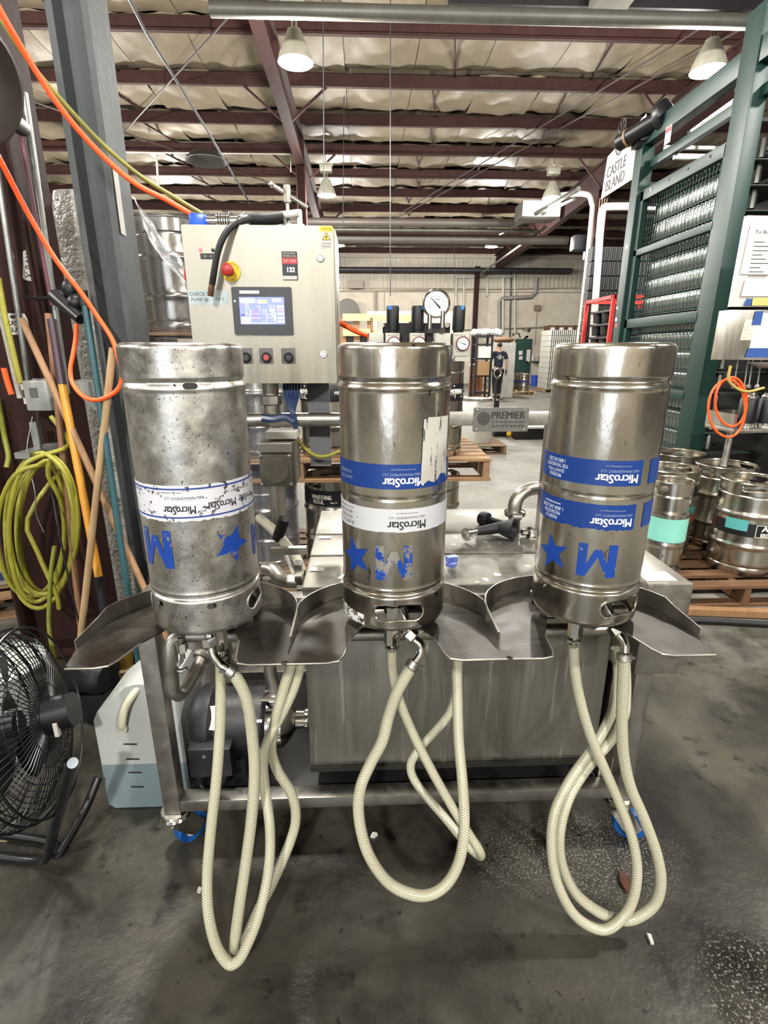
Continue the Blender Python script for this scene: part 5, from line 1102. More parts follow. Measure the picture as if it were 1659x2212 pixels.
def hband(t, th0, th1, z0, z1, m, rot, texts=(), tm=cream, lift=.0008):
    R = .2; s0 = R_(th0)*R; s1 = R_(th1)*R; b = B(); b.prism([(s0, z0), (s1, z0), (s1, z1), (s0, z1)], lift, lift+.0008); b.cutx(.02, s0, s1); b.wrap(hrad, -rot); o = b.build('label_band', m, t, local=True, ang=30)
    for s, th, z, w_, h_ in texts:
        b = B(); b.text(s, MX.Translation((R_(th)*R, z, 0)), w=w_, h=h_, off=.0022); b.cutx(.02, R_(th)*R-w_, R_(th)*R+w_); b.wrap(hrad, -rot); b.build('label_lettering', tm, o, local=True, ang=30)
    return o
def wander(t, rot, z, thc):
    o = hband(t, -120, 120, z-.045, z+.055, black_lb, rot, [('WANDERING', c, z+.012, .135, .028) for c in thc]+[('SOUL', c-5, z-.019, .075, .026) for c in thc]+[('BEER CO', c+24, z-.022, .04, .008) for c in thc])
    for c in thc:
        s = R_(c)*.2; b = B(); b.prism([(s-.06, z-.018), (s-.04, z-.018), (s-.04, z-.015), (s-.06, z-.015)], .0018, .0022); b.wrap(hrad, -rot); b.build('label_rule', cream, o, local=True)
        b = B(); b.prism(star(s, z+.043, .008), .0018, .0022); b.wrap(hrad, -rot); b.build('label_mark', cream, o, local=True)
GW = 'half barrel kegs stacked behind the washer'
SY = 3.34
for tier, z in enumerate((0, .73, 1.46)):
    for k, xc in enumerate((-.84, .24)):
        if tier == 2 and k == 1: continue
        plank_pallet((xc-.06, SY+.2, z), 0, (.94, 1.2)[k], .86, ('wooden pallet of the %s tier in the keg stack %s' % (('bottom', 'middle', 'top')[tier], ('behind the left keg', 'behind the centre keg')[k])), wood_d if k == 0 else wood)
for tier, z in enumerate((.14, .87, 1.60)):
    for xc, lb in ((-1.08, 'behind the grey column'), (-.64, 'behind the control cabinet'), (-.2, 'between left and centre kegs'), (.43, 'just right of the centre keg')):
        if tier == 2 and xc > -.5: continue
        a0 = (-.2 if xc < 0 else .0)
        t = half_keg((xc, SY, z), 0, '%s tier half barrel keg in the stack, %s' % (('bottom', 'middle', 'top')[tier], lb), GW)
        if xc > -.5:
            t.rotation_euler = (0, 0, (0.9, 1.2)[tier]); wander(t, (0.9, 1.2)[tier], .47 if (tier == 0 and xc < 0) else (.26 if tier == 0 else .385), ((-22, 52) if tier == 0 else (-50, 26)) if xc < 0 else ((-26, 52) if tier == 0 else (-38, 34)))
            if tier == 1 and xc > 0: wander(t, 1.2, .22, (-28, 48))
# film round the left part of the stack, and its loose tail
fl2 = mat('dark stretch film', '#50525c', .14, col2='#70737c', vs=14, alpha=.30, bump=.7, bs=22, spec=.8)
def film_wall(name, pts, z0, z1, m, label, n=16):
    b = B(); vs = []; rr = random.Random(5); N = len(pts)
    for j in range(n+1):
        for i, (x, y) in enumerate(pts): vs.append((x+rr.uniform(-.008, .008), y+rr.uniform(-.01, .01), z0+(z1-z0)*j/n+rr.uniform(-.004, .004)))
    b._faces(vs, [(j*N+i, j*N+i+1, (j+1)*N+i+1, (j+1)*N+i) for j in range(n) for i in range(N-1)]); return b.build(name, m, None, label=label, cat='film', ang=70)
film_wall('stretch_film', [(-1.3, 3.6), (-1.30, 3.3), (-1.24, 3.17), (-1.12, 3.12), (-.96, 3.12), (-.8, 3.12), (-.62, 3.12), (-.5, 3.13), (-.42, 3.17), (-.41, 3.35), (-.41, 3.6)], .1, 2.2, fl2, 'stretch film wrapped round the keg stack behind the left keg', 40)
b = B(); vs = []; rr = random.Random(8); A = [at(284, 424, Y=3.1), at(322, 470, Y=3.05), at(350, 515, Y=3.03), at(392, 560, Y=3.05)]; Cc = [at(290, 426, Y=3.1), at(318, 505, Y=3.05), at(350, 558, Y=3.03), at(400, 612, Y=3.05)]; A = catmull(A, 5); Cc = catmull(Cc, 5)
for p_, q_ in zip(A, Cc):
    for k in range(7): v = p_.lerp(q_, k/6); vs.append(v+V((0, rr.uniform(-.015, .015), 0)))
n = len(A); b._faces(vs, [(j*7+i, j*7+i+1, (j+1)*7+i+1, (j+1)*7+i) for j in range(n-1) for i in range(6)]); b.build('film_tail', mat('bright film', '#d6d8da', .2, alpha=.55, bump=.8, bs=40), None, label='loose bright tail of stretch film left of the control cabinet', cat='film', ang=70)
# bubble film roll-wrapped bundle left of the grey column
b = B(); rr = random.Random(2); vs = []; N = 20; M_ = 60
for j in range(M_+1):
    for i in range(N):
        a = 2*PI*i/N; sx = .15; sy = .12; p8 = 4; cxx = math.copysign(abs(math.cos(a))**(2/p8), math.cos(a)); cyy = math.copysign(abs(math.sin(a))**(2/p8), math.sin(a))
        e = 1-.12*max(0, (j-M_+3)/3); w8 = rr.uniform(.97, 1.03); vs.append((-1.37+cxx*sx*e*w8, 3.0+cyy*sy*e*w8, .0+2.24*j/M_))
b._faces(vs, [(j*N+i, j*N+(i+1) % N, (j+1)*N+(i+1) % N, (j+1)*N+i) for j in range(M_) for i in range(N)]+[tuple(M_*N+i for i in range(N))])
b.build('wrapped_bundle', mat('glossy white film', '#bdbbb3', .14, col2='#98968d', vs=30, bump=1.0, bs=45, spec=.9), None, label='tall bundle wrapped in shiny white film left of the grey column', cat='bundle', ang=80)
# white boxes with blue bands, pallet beneath
bxw = mat('grey white carton', '#8f8d86', .7, col2='#77756e', vs=6); bxb = mat('carton blue band', '#1d2f55', .6)
plank_pallet((-2.35, 3.25, 0), .35, 1.1, 1.0, 'wooden pallet on the floor at the left edge', wood, 6)
for i in range(6):
    z = .14+i*.2
    b = B().box((-2.3, 3.25, z+.098), (.75, .6, .19), (0, 0, .35)); b.bevel(.006); cb_ = b.build('carton', bxw, None, label='%s carton with blue band in the stack at the left edge' % ('lowest', 'second lowest', 'third lowest', 'third highest', 'second highest', 'topmost')[i], cat='box', group='cartons at the left edge')
    b = B().box((-2.3, 3.25, z+.06), (.756, .606, .05), (0, 0, .35)); b.build('blue_band', bxb, cb_)
# ================================================================== green gate
GX = 2.85
gate = thing('green_gate', 'tall green steel gate with wire mesh panel on the right', 'gate', (GX, 5.1, 0))
def gp(px, py): return at(px, py, X=GX)
yN, yF = gp(1530, 650).y, gp(1352, 650).y     # near and far post
zTop, zU, zM, zL = gp(1425, 279).z-.06, gp(1391, 415).z, gp(1369, 546).z, gp(1346, 698).z
def post(y, w_, d_, z1, nm='post'): b = B().bb(GX-w_/2, GX+w_/2, y-d_/2, y+d_/2, 0, z1); b.bevel(.006); return b.build(nm, green_p, gate)
pF = post(yF, .13, .15, zTop); pN = post(yN-.08, .12, .2, zTop+.35)
b = B().bb(GX-.05, GX+.05, yN-.3, yF+.05, zTop-.02, zTop+.14); b.bevel(.005); b.build('top_beam', green_p, gate)
b = B().bb(GX+.02, GX+.08, yN-.3, yF-.1, zTop-.22, zTop-.14); b.bevel(.004); b.build('track_rail', green_p, gate)
for z, h in ((zU-.09, .1), (zM-.05, .06), (zL-.06, .09), (1.08, .08), (.42, .1), (.12, .1)):
    b = B().bb(GX-.03, GX+.03, yN+.02, yF-.08, z, z+h); b.bevel(.004); b.build('panel_rail', green_p, gate)
for y in (yN+.05, yF-.12): b = B().bb(GX-.03, GX+.03, y-.03, y+.03, .12, zU); b.bevel(.004); b.build('panel_stile', green_p, gate)
b = B()
for i in range(60): z = .2+i*.045; b.cyl((GX+.02, yN, z), (GX+.02, yF-.1, z), .0018, seg=4) if z < zU else None
for i in range(36): y = yN+.04+i*.045; b.cyl((GX+.024, y, .12), (GX+.024, y, zU), .0018, seg=4) if y < yF-.1 else None
b.build('wire_mesh', mat('green wire', '#1f4c45', .5), gate, kind='stuff')
for k in range(5): y = yN+.25+k*.3; B().cyl((GX-.035, y, zU-.03), (GX-.03, y, zU-.03), .012, seg=8).build('rail_bolt', chrome, gate)
# cross member and steel frame going right from the far post
b = B().bb(GX, GX+1.7, yF+.05, yF+.15, zTop-.5, zTop-.3); b.build('back_beam', darkfr, gate)
b = B().bb(GX+.05, GX+1.6, yF-.3, yF-.26, zTop-.12, zTop-.09); b.build('back_tube', galv, gate); b = B().bb(GX+.05, GX+1.6, yF-.5, yF-.46, zTop-.26, zTop-.22); b.build('back_tube', galv, gate)
for k in range(4): b = B().bb(GX+.45+k*.18, GX+.48+k*.18, yF-.7, yF-.67, zTop-.3, zTop+.35); b.build('lattice_bar', darkfr, gate)
for k in range(3): b = B().bb(GX+.4, GX+1.1, yF-.7, yF-.67, zTop-.25+k*.22, zTop-.22+k*.22); b.build('lattice_bar', darkfr, gate)
b = B(); b.beam((GX+.1, yF-.6, zTop-.1), (GX+.9, yF-.6, zTop+.45), .05, .05); b.build('lattice_brace', galv, gate)
# motor on top of the far post
q = gp(1405, 300); mo3 = thing('gate_motor', 'black tubular motor mounted on top of the far green post', 'motor', (GX-.05, yF, zTop))
b = B(); b.cyl((GX-.22, yF+.12, zTop+.06), (GX-.02, yF-.28, zTop+.14), .075, seg=20); b.build('motor_tube', blackpl, mo3)
b = B(); b.lathe([(0, 0), (.12, 0), (.13, .02), (.13, .07), (.09, .09), (0, .09)], (GX-.03, yF-.27, zTop+.14), 24, (.45, -.9, .15)); b.build('end_bell', blackpl, mo3)
b = B(); b.lathe([(.078, 0), (.084, .005), (.084, .02), (.078, .025)], (GX-.18, yF+.04, zTop+.075), 20, (.45, -.9, .15)); b.build('pale_strap', wood_h, mo3)
b = B().bb(GX-.12, GX+.02, yF-.06, yF+.06, zTop-.02, zTop+.03); b.build('motor_bracket', darkfr, mo3)
# stickers, lock, door signs
def gstick(px, py, w_, h_, m, label, cat='sticker', y=None):
    yy = yN-.182; q = at(px, py, Y=yy); b = B(); b.prism(rrect(-w_/2, w_/2, -h_/2, h_/2, .003), 0, .001, FRONT((q.x, yy, q.z))); return b.build('sticker', m, None, label=label, cat=cat), q, yy
q = at(1590, 611, Y=yN-.182); b = B(); b.prism(circ(q.x, q.z, .035), 0, .001, FRONT((0, yN-.182, 0))); rs_ = b.build('round_sticker', mat('tan sticker', '#c79a5a', .6), None, label='round tan sticker on the near green post', cat='sticker')
b = B(); 
for k in range(4): b.prism(rrect(q.x-.022+.004*abs(k-1.5), q.x+.022-.004*abs(k-1.5), q.z+.016-k*.011, q.z+.022-k*.011, .001), .0012, .0016, FRONT((0, yN-.182, 0)))
b.build('sticker_print', mat('sticker brown', '#6a4a22', .6), rs_, kind='stuff')
pic = mat('sepia picture', '#8c7a66', .7, col2='#d8d0c4', vs=40)
gstick(1573, 690, .075, .075, pic, 'small square picture sticker above the white notice'); gstick(1607, 540, .07, .09, pic, 'small upright picture sticker near the top of the green post')
pg, q, yy = gstick(1561, 752, .12, .14, paper, 'white paper notice taped low on the near green post', 'notice')
b = B(); b.prism(rrect(q.x-.045, q.x+.045, q.z+.036, q.z+.042, .001), .0012, .0016, FRONT((0, yy, 0))); b.build('notice_line', ink, pg)
for (px, py, w_, m, lb) in ((1354, 533, .05, paper, 'small white tag on the far green post'), (1333, 665, .035, paper, 'small white round sticker low on the far green post'), (1331, 690, .045, paper, 'small white sticker lowest on the far green post'), (1331, 703, .05, mat('orange red tag', '#b8432c', .6), 'small red tag on the far green post')):
    q = at(px, py, X=GX-.0652); q.y = max(yF-.05, min(yF+.05, q.y)); b = B(); b.prism(rrect(-w_/2, w_/2, -w_*.4, w_*.4, .004), 0, .001, face_m(q, (0, -1, 0), (0, 0, 1))); b.build('post_sticker', m, None, label=lb, cat='sticker')
q = gp(1458, 275); b = B(); b.prism(rrect(-.05, .05, -.07, .07, .004), 0, .002, face_m((GX-.053, gp(1458, 275).y, q.z-.06), (0, -1, 0), (0, 0, 1))); ws = b.build('warning_sign', paper, None, label='small red and white warning sign on the green top beam', cat='sign')
b = B(); b.prism(rrect(-.046, .046, .02, .06, .003), .0022, .003, face_m((GX-.053, gp(1458, 275).y, q.z-.06), (0, -1, 0), (0, 0, 1))); b.build('sign_band', mat('red strip', '#a8222c'), ws)
# banner
BX = GX+.02; a = at(1303, 428, X=BX); c = at(1372, 392, X=BX)
ban = thing('vinyl_banner', 'white vinyl banner reading CASTLE ISLAND hanging behind the far green post', 'banner', (BX, a.y, a.z))
zt_ = at(1325, 330, X=BX).z+.1; y0_, y1_ = a.y+.05, yF+.1
b = B(); b.prism([(0, 0), (y0_-y1_, 0), (y0_-y1_, zt_-a.z+.02), (.06, zt_-a.z-.1)], 0, .003, face_m((BX-.003, y0_, a.z), (0, -1, 0), (0, 0, 1))); bs_ = b.build('banner_sheet', mat('banner vinyl', '#aaa7a0', .6), ban)
wd = y0_-y1_; fm = lambda u, v: face_m((BX-.0068, y0_-u, a.z+v), (0, -1, 0), (0, 0, 1))
b = B(); b.text('CASTLE', fm(.33, .24), w=.46, h=.11); b.build('banner_lettering', ink, ban); b = B(); b.text('ISLAND', fm(.33, .10), w=.46, h=.11); b.build('banner_lettering', ink, ban)
b = B(); 
for k in range(10): an = 2*PI*k/10; b.prism([(.03*math.cos(an), .05*math.sin(an)), (.10*math.cos(an-.12), .16*math.sin(an-.12)), (.10*math.cos(an+.12), .16*math.sin(an+.12))], .0006, .001, fm(.36, .52))
b.tube([fm(.36+.11*math.cos(2*PI*k/20), .52+.17*math.sin(2*PI*k/20)) @ V((0, 0, .001)) for k in range(20)], .006, 5, closed=True); b.build('banner_logo', ink, ban, kind='stuff')
# ================================================================== cans behind the mesh
canm = mat('bare can', '#9b9d9a', .22, .95, col2='#848783', vs=20); lidm = canm
cprof = [(0, .004), (.02, .004), (.024, 0), (.029, .01), (.0325, .022), (.0325, .135), (.030, .148), (.027, .155), (.0285, .16), (.026, .158), (.024, .153), (0, .153)]
cm = B().lathe(cprof, seg=14).mesh('drink_can', canm, 50)
CXs = GX+.16; tz = .17; ncol = 21; nt = 14; cn = 0; tier_m = mat('tier sheet', '#2c352f', .7)
y0c = yN+.1; pitch = (yF-.1-y0c)/ncol
for j in range(nt):
    z = .62+j*.178
    b = B().bb(CXs-.04, CXs+.5, y0c-.05, yF-.08, z-.012, z-.004); b.build('tier_sheet', tier_m, None, label='dark tier sheet under can layer %s of the can stack behind the gate' % ('one two three four five six seven eight nine ten eleven twelve thirteen fourteen'.split()[j]), cat='sheet', group='tier sheets in the can stack')
    for i in range(ncol):
        o = link_mesh('drink_can', cm, None, (CXs, y0c+pitch*(i+.5), z-.003)); tag(o, 'bare aluminium can in the front row of the stack behind the gate mesh', 'can', 'cans in the stack behind the green gate')
b = B()
for j in range(-2, nt):
    z = .62+j*.178
    for r in ((1, 2) if j >= 0 else (0, 1, 2)):
        for i in range(ncol): b.lathe([(.0325, .02), (.0325, .135), (.027, .155), (0, .153)], (CXs+.07*r, y0c+pitch*(i+.5), z), 8)
b.build('can_stack', canm, None, label='deeper rows of bare cans in the stack behind the gate', cat='cans', kind='stuff')
plank_pallet((CXs+.22, (y0c+yF)/2, 0), 0, .6, 1.4, 'pallet under the can stack behind the green gate', wood_d, 6)
b = B().bb(GX+.9, GX+.95, 3.2, 6.3, 0, 3.3); b.build('partition_wall', mat('dark partition', '#242322', .7), None, label='dark partition behind the can stack', cat='partition')
# ================================================================== kegs on the pallet at the right
plank_pallet((2.32, 3.4, 0), 0, 1.05, 1.22, 'brown wooden pallet carrying the kegs on the right', mat('brown pallet wood', '#4d341f', .75, col2='#6d4c30', vs=9, stretch=(.4, 4, 4), bump=.3, bs=50), 8)
teal = mat('mint label', '#7fc4b4', .5); teal2 = mat('teal label', '#4f9c98', .5); rust = mat('rust label', '#9a4a35', .5); GR = 'kegs on the pallet at the right'
t = half_keg((2.47, 3.1, .14), .9, 'big keg at the right edge with black label reading ALE BREWING', GR)
hband(t, -95, 60, .26, .345, black_lb, .9, [('ALE', -2, .32, .09, .034), ('BREWING', 2, .28, .12, .024)]); hband(t, -72, -36, .295, .365, teal2, .9, lift=.0022)
b = B(); s0 = R_(-2)*.2
for x0_, x1_, z0_, z1_ in ((-.075, .1, .263, .266), (-.075, .1, .339, .342), (-.075, -.072, .263, .342)): b.prism([(s0+x0_, z0_), (s0+x1_, z0_), (s0+x1_, z1_), (s0+x0_, z1_)], .0018, .0022)
b.cutx(.02, s0-.08, s0+.1); b.wrap(hrad, -.9); b.build('label_frame', cream, t, local=True)
t = half_keg((2.12, 3.47, .14), .5, 'keg with black, teal and rust bands behind the mint banded keg', GR)
hband(t, -100, 60, .42, .49, black_lb, .5, [('Redemption', -8, .455, .13, .034)], mat('label grey', '#8a8f98', .5)); hband(t, -100, 60, .30, .35, teal2, .5); hband(t, -100, 60, .235, .285, rust, .5)
half_keg((2.59, 3.56, .14), .2, 'plain keg whose rim shows behind the ALE keg', GR); half_keg((2.08, 3.93, .14), 1.4, 'plain keg half hidden directly behind the right washed keg', GR); half_keg((2.5, 4.0, .14), 2.2, 'rearmost plain keg at the foot of the green post', GR)
# slim keg with mint band
sk = thing('slim_keg', 'slim keg with wide mint green band on the right pallet', 'keg', (1.91, 3.06, .14)); R5 = .117
prof = [(0, .02), (.1, .02), (.107, 0), (.115, .008)]+[(R5-.002+.005*math.exp(-((z-.2)/.012)**2)+.005*math.exp(-((z-.4)/.012)**2)-.006*math.exp(-((z-.06)/.006)**2)-.006*math.exp(-((z-.52)/.006)**2), z) for z in [.008+.0085*i for i in range(61)]]+[(.108, .535), (.05, .55), (0, .55)]
B().lathe(prof, seg=48).build('body', steel, sk, local=True, ang=60)
b = B(); W = PI*R5; b.prism([(-W, .52), (W, .52), (W, .597), (-W, .597)], -.003, 0, None, [stadium(s0*R5, .562, .09, .034, 6) for s0 in (-1.1, 2.04)]); b.cutx(.012, -W, W); b.wrap(R5-.001); c5 = b.build('handle_collar', steel, sk, local=True, ang=30)
b = B(); b.tube([(.114*math.cos(2*PI*i/40), .114*math.sin(2*PI*i/40), .597) for i in range(40)], .005, 8, closed=True); b.build('top_rim', steel, c5, local=True)
b = B(); b.prism([(-W, .225), (W, .225), (W, .375), (-W, .375)], .0008, .0016); b.cutx(.012, -W, W); b.wrap(R5-.001); b.build('mint_band', teal, sk, local=True, ang=30)
b = B().cyl((.06, -.118, .055), (.06, -.09, .055), .009, seg=10); b.build('drain_hole', ink, sk, local=True)
# batten and mat in front of the pallet
b = B(); b.beam(at(1470, 1318, Z=.03), at(1780, 1330, Z=.03), .05, .04); b.build('wooden_batten', wood_h, None, label='pale wooden batten on the floor before the right pallet', cat='batten')
b = B(); b.tube([at(1480, 1340, Z=.02), at(1560, 1343, Z=.02), at(1680, 1350, Z=.02), at(1800, 1356, Z=.02)], .018, 10, res=3); b.build('rubber_strip', rubber, None, label='black rubber hose lying along the pale batten at right', cat='hose')
# ================================================================== shelf, board and papers at the right edge
sh_ = thing('steel_shelf', 'small steel shelf with raised end at the right edge', 'shelf', (2.75, 3.55, .95)); zs_ = .99
b = B().bb(2.5, 3.2, 3.45, 3.75, zs_-.025, zs_); b.bevel(.005); b.build('shelf_plate', steel_dim, sh_)
b = B().bb(2.5, 2.52, 3.45, 3.75, zs_, zs_+.1); b.build('shelf_end', steel_dim, sh_); b = B().bb(2.52, 3.2, 3.735, 3.75, zs_, zs_+.1); b.build('shelf_back', steel_dim, sh_)
b = B(); b.cyl((2.6, 3.6, .14), (2.6, 3.6, zs_-.025), .022, seg=14); b.build('shelf_leg', steel_frame, sh_); b = B(); b.cyl((3.15, 3.6, 0), (3.15, 3.6, zs_-.025), .022, seg=14); b.build('shelf_leg', steel_frame, sh_)
for x, lb in ((2.66, 'black steel canister at the left of the shelf'), (2.80, 'black steel canister at the right edge of the shelf')):
    cn_ = thing('steel_canister', lb, 'canister', (x, 3.56, zs_), group='black canisters on the steel shelf')
    B().lathe([(0, 0), (.055, 0), (.056, .02), (.056, .03)], seg=28).build('base_ring', chrome, cn_, local=True); B().lathe([(.056, .03), (.056, .19), (.05, .2)], seg=28).build('black_sleeve', blackpl, cn_, local=True)
    B().lathe([(.05, .2), (.052, .205), (.05, .215), (.035, .235), (0, .24)], seg=28).build('lid', chrome, cn_, local=True)
for k, (px, lb) in enumerate(((1590, 'leftmost'), (1612, 'second'), (1622, 'third'), (1640, 'rightmost'))):
    a = at(px, 800, Y=3.66); c = at(px-4, 832, Y=3.66); a.z = 1.442; b = B(); b.cyl(a, c, .005, seg=8); b.lathe([(.0, 0), (.014, .004), (.016, .018), (.008, .03), (0, .03)], c-V((0, 0, .025)), 12); b.build('hanging_valve', galv, None, label='%s of the thin rods hanging over the canisters' % lb, cat='rod', group='rods over the canisters')
for k, (ox, oy, rr_, lb) in enumerate(((1574, 882, 1.0, 'outer'), (1582, 868, .85, 'inner'))):
    P = [(ox+40*rr_*math.cos(an)*(1.1 if math.cos(an) < 0 else .9), oy-62*rr_*math.sin(an), 3.42+.03*k) for an in [2*PI*i/14 for i in range(14)]]
    B().tube([at(*p_[:2], Y=p_[2]) for p_ in P], .008, 8, res=4, closed=True).build('hose_coil', orange, None, label='%s loop of orange hose hanging at the steel shelf' % lb, cat='hose', group='orange hose loops at the shelf')
free_hose('clear_hose', [(1578, 790, 3.4), (1574, 820, 3.4), (1590, 838, 3.4), (1615, 846, 3.4), (1650, 838, 3.42)], .009, mat('yellowed hose', '#a38f4f', .35), 'yellowed clear hose curving over the orange loops')
yb = 3.6; bx = thing('document_box', 'steel and clear document box with taped papers at the right edge', 'box', (2.6, yb, 1.43))
a = at(1578, 672, Y=yb); b = B().bb(a.x, 3.1, yb, yb+.12, 1.44, 1.76); b.bevel(.004); b.build('box_body', steel_dim, bx)
def pap(px0, py0, px1, py1, m, label, name='paper_sheet', lift=.003, cat='paper'):
    a = at(px0, py0, Y=yb); c = at(px1, py1, Y=yb); b = B(); b.prism([(a.x, c.z), (c.x, c.z), (c.x, a.z), (a.x+.01, a.z)], lift, lift+.001, FRONT((0, yb, 0))); return b.build(name, m, None, label=label, cat=cat)
pap(1632, 676, 1700, 760, paper, 'large white sheet taped on the document box'); pap(1606, 690, 1628, 735, pic, 'torn grey sheet on the document box', lift=.002)
pap(1628, 672, 1642, 702, mat('dark blue tape', '#1c3f7e', .6), 'blue tape holding the large sheet', 'blue_tape', .005, 'tape'); pap(1612, 752, 1700, 772, mat('dark blue tape', '#1c3f7e'), 'blue strip along the foot of the document box', 'blue_tape', .005, 'tape')
b = B().bb(at(1618, 470, Y=yb).x, 3.2, yb+.02, yb+.05, 1.78, 2.32); b.build('notice_board', white_p, None, label='white board with papers above the document box', cat='board')
p1_ = pap(1622, 482, 1700, 592, paper, 'white instruction sheet at the top of the right edge', lift=-.015); pap(1610, 602, 1700, 640, paper, 'white torn sheet below the instruction sheet', lift=-.012); pap(1612, 645, 1626, 660, mat('dark blue tape', '#1c3f7e'), 'blue colour swatch on the board', 'swatch', -.012, 'swatch'); pap(1627, 642, 1700, 660, mat('olive swatch', '#9a9a62', .6, col2='#b7aa5a', vs=12), 'yellow green colour chart on the board', 'swatch', -.012, 'swatch')
q = at(1640, 500, Y=yb); b = B(); b.text('To Brew', FRONT((q.x+.05, yb+.013, q.z)), w=.13, h=.02); b.build('sheet_lettering', ink, p1_)
b = B()
for k in range(9): z = q.z-.06-k*.025; b.prism(rrect(q.x-.01, q.x+.06+.03*((k*7) % 3), z, z+.004, .001), 0, .001, FRONT((0, yb+.0132, 0)))
b.build('sheet_lines', ink, p1_, kind='stuff')
b = B().lathe([(0, 0), (.05, .0), (.11, .03), (.115, .035), (.105, .035), (.05, .01), (0, .01)], (2.72, yb-.06, 1.39), 24); b.build('steel_bowl', white_p, None, label='shallow pale tray under the document box', cat='tray')
b = B().bb(GX+.0, GX+.1, 2.6, 3.3, 3.1, 3.2); b.build('near_beam', green_p, gate)
# ================================================================== far columns
hcol('brown_column', -1.45, -1.25, 13.35, 13.6, 0, roofz(13.4)-.5, red_st, 'dark brown column rising behind the control cabinet')
hcol('brown_column', 5.86, 6.14, 14.4, 14.75, 0, roofz(14.5)-.62, red_st, 'dark brown column with conduits left of the white pipe frame')
hcol('brown_column', 5.02, 5.2, 24.9, 25.15, 0, roofz(25)-.5, red_st, 'distant brown column against the back wall')
def line(name, a, c, r, m, label, cat='pipe', seg=10): B().cyl(a, c, r, seg=seg).build(name, m, None, label=label, cat=cat)
def run(name, pts, r, m, label, cat='pipe', res=0): B().tube(pts, r, 8, res=res).build(name, m, None, label=label, cat=cat)
grp = mat('grey painted pipe', '#5c5b54', .5, .3, col2='#4c4b45', vs=6); dkp = mat('black pipe', '#232226', .5); whp = mat('white pipe', '#a3a198', .5)
# pipes under the roof
z = at(900, 30, Y=7.0).z; line('overhead_pipe', (-1.6, 7.0, z), (9, 7.0, z), .075, grp, 'thick grey pipe crossing the top of the picture')
z2 = at(1400, 18, Y=7.3).z; B().bb(1.0, 9, 7.25, 7.4, z2-.02, z2+.28).build('overhead_beam', darkfr, None, label='dark beam above the thick grey pipe at the top', cat='beam')
B().bb(2.6, 3.0, 6.93, 7.25, z2-.1, z2+.05).build('pipe_hanger', grp, None, label='grey hanger holding the thick overhead pipe', cat='hanger')
for y, py, r, m, xa, xb, lb in ((16.0, 481, .1, mat('dull pipe', '#4c4640', .5), -3, 4.6, 'dull brown overhead pipe, uppermost of the far row'), (16.4, 497, .055, grp, -2, 5.0, 'pale overhead pipe just below the dull brown one'), (17.2, 517, .13, mat('dull pipe', '#4c4640'), -3, 6.2, 'thick dark overhead duct pipe lower in the far row'), (24.9, 583, .11, dkp, -3, 9.3, 'long black pipe along the back wall')):
    z = at(900, py, Y=y).z; line('cross_pipe', (xa, y, z), (xb, y, z), r, m, lb)
for k, (a, c, r, lb) in enumerate(((at(1105, 492, Y=16), at(1250, 408, Y=11.5), .05, 'grey pipe slanting up beside the right brown column, upper'), (at(1080, 505, Y=18), at(1240, 430, Y=12), .035, 'grey pipe slanting up beside the right brown column, lower'), (at(1040, 590, Y=24), at(1180, 490, Y=16), .035, 'thin grey pipe slanting from the far column'))): line('slant_pipe', a, c, r, grp, lb)
for k, (px, y, p0, p1, lb) in enumerate(((843, 9, 25, 640, 'thin black drop wire above the centre keg'), (700, 9, 40, 430, 'thin drop wire right of the nearest lamp'), (741, 12, 90, 500, 'thin drop wire left of the centre'), (985, 24, 380, 640, 'thin wire dropping to the back wall'))):
    tp_ = at(px, p0, Y=y); tp_.z = roofz(y)+.25
    line('drop_wire', at(px, p1, Y=y), tp_, .008, dkp, lb, 'wire', 5)
run('diagonal_cable', [at(275, -10, Y=8), at(310, 60, Y=8.6), at(450, 285, Y=11), at(540, 440, Y=14)], .02, dkp, 'dark cable slanting down from the top left of the roof', 'cable')
run('roof_conduit', [at(100, 305, Y=14.5), at(330, 306, Y=14.5), at(625, 312, Y=14.5)], .02, whp, 'white conduit running along a purlin at the left', 'conduit'); run('roof_conduit', [at(255, 328, Y=14), at(340, 330, Y=14), at(628, 333, Y=14), at(628, 372, Y=14)], .015, whp, 'thin white conduit turning down at the left brown column', 'conduit')
run('fan_conduit', [at(336, 305, Y=14.5), at(342, 400, Y=14.3)], .025, whp, 'white conduit dropping from the roof at the left', 'conduit')
B().lathe([(0, .1), (.3, .1), (.42, .0), (.45, -.05), (.42, -.05), (.28, .04), (0, .04)], at(447, 343, Y=13.0), 28).build('ceiling_vent', mat('dark vent', '#1d1a18', .6), None, label='round dark roof vent left of the left rafter', cat='vent')
ht = thing('unit_heater', 'grey unit heater box under the roof by the right lamp', 'heater', at(1170, 470, Y=14)); a = at(1130, 432, Y=14); c = at(1210, 468, Y=14)
b = B().bb(a.x, c.x, 14, 14.7, c.z, a.z); b.bevel(.02); b.build('heater_body', mat('heater grey', '#56544e', .5), ht); b = B()
for k in range(8): zz = c.z+.05+k*(a.z-c.z-.1)/8; b.bb(a.x+.05, c.x-.05, 13.98, 14.0, zz, zz+.02)
b.build('heater_louvre', grp, ht, kind='stuff')
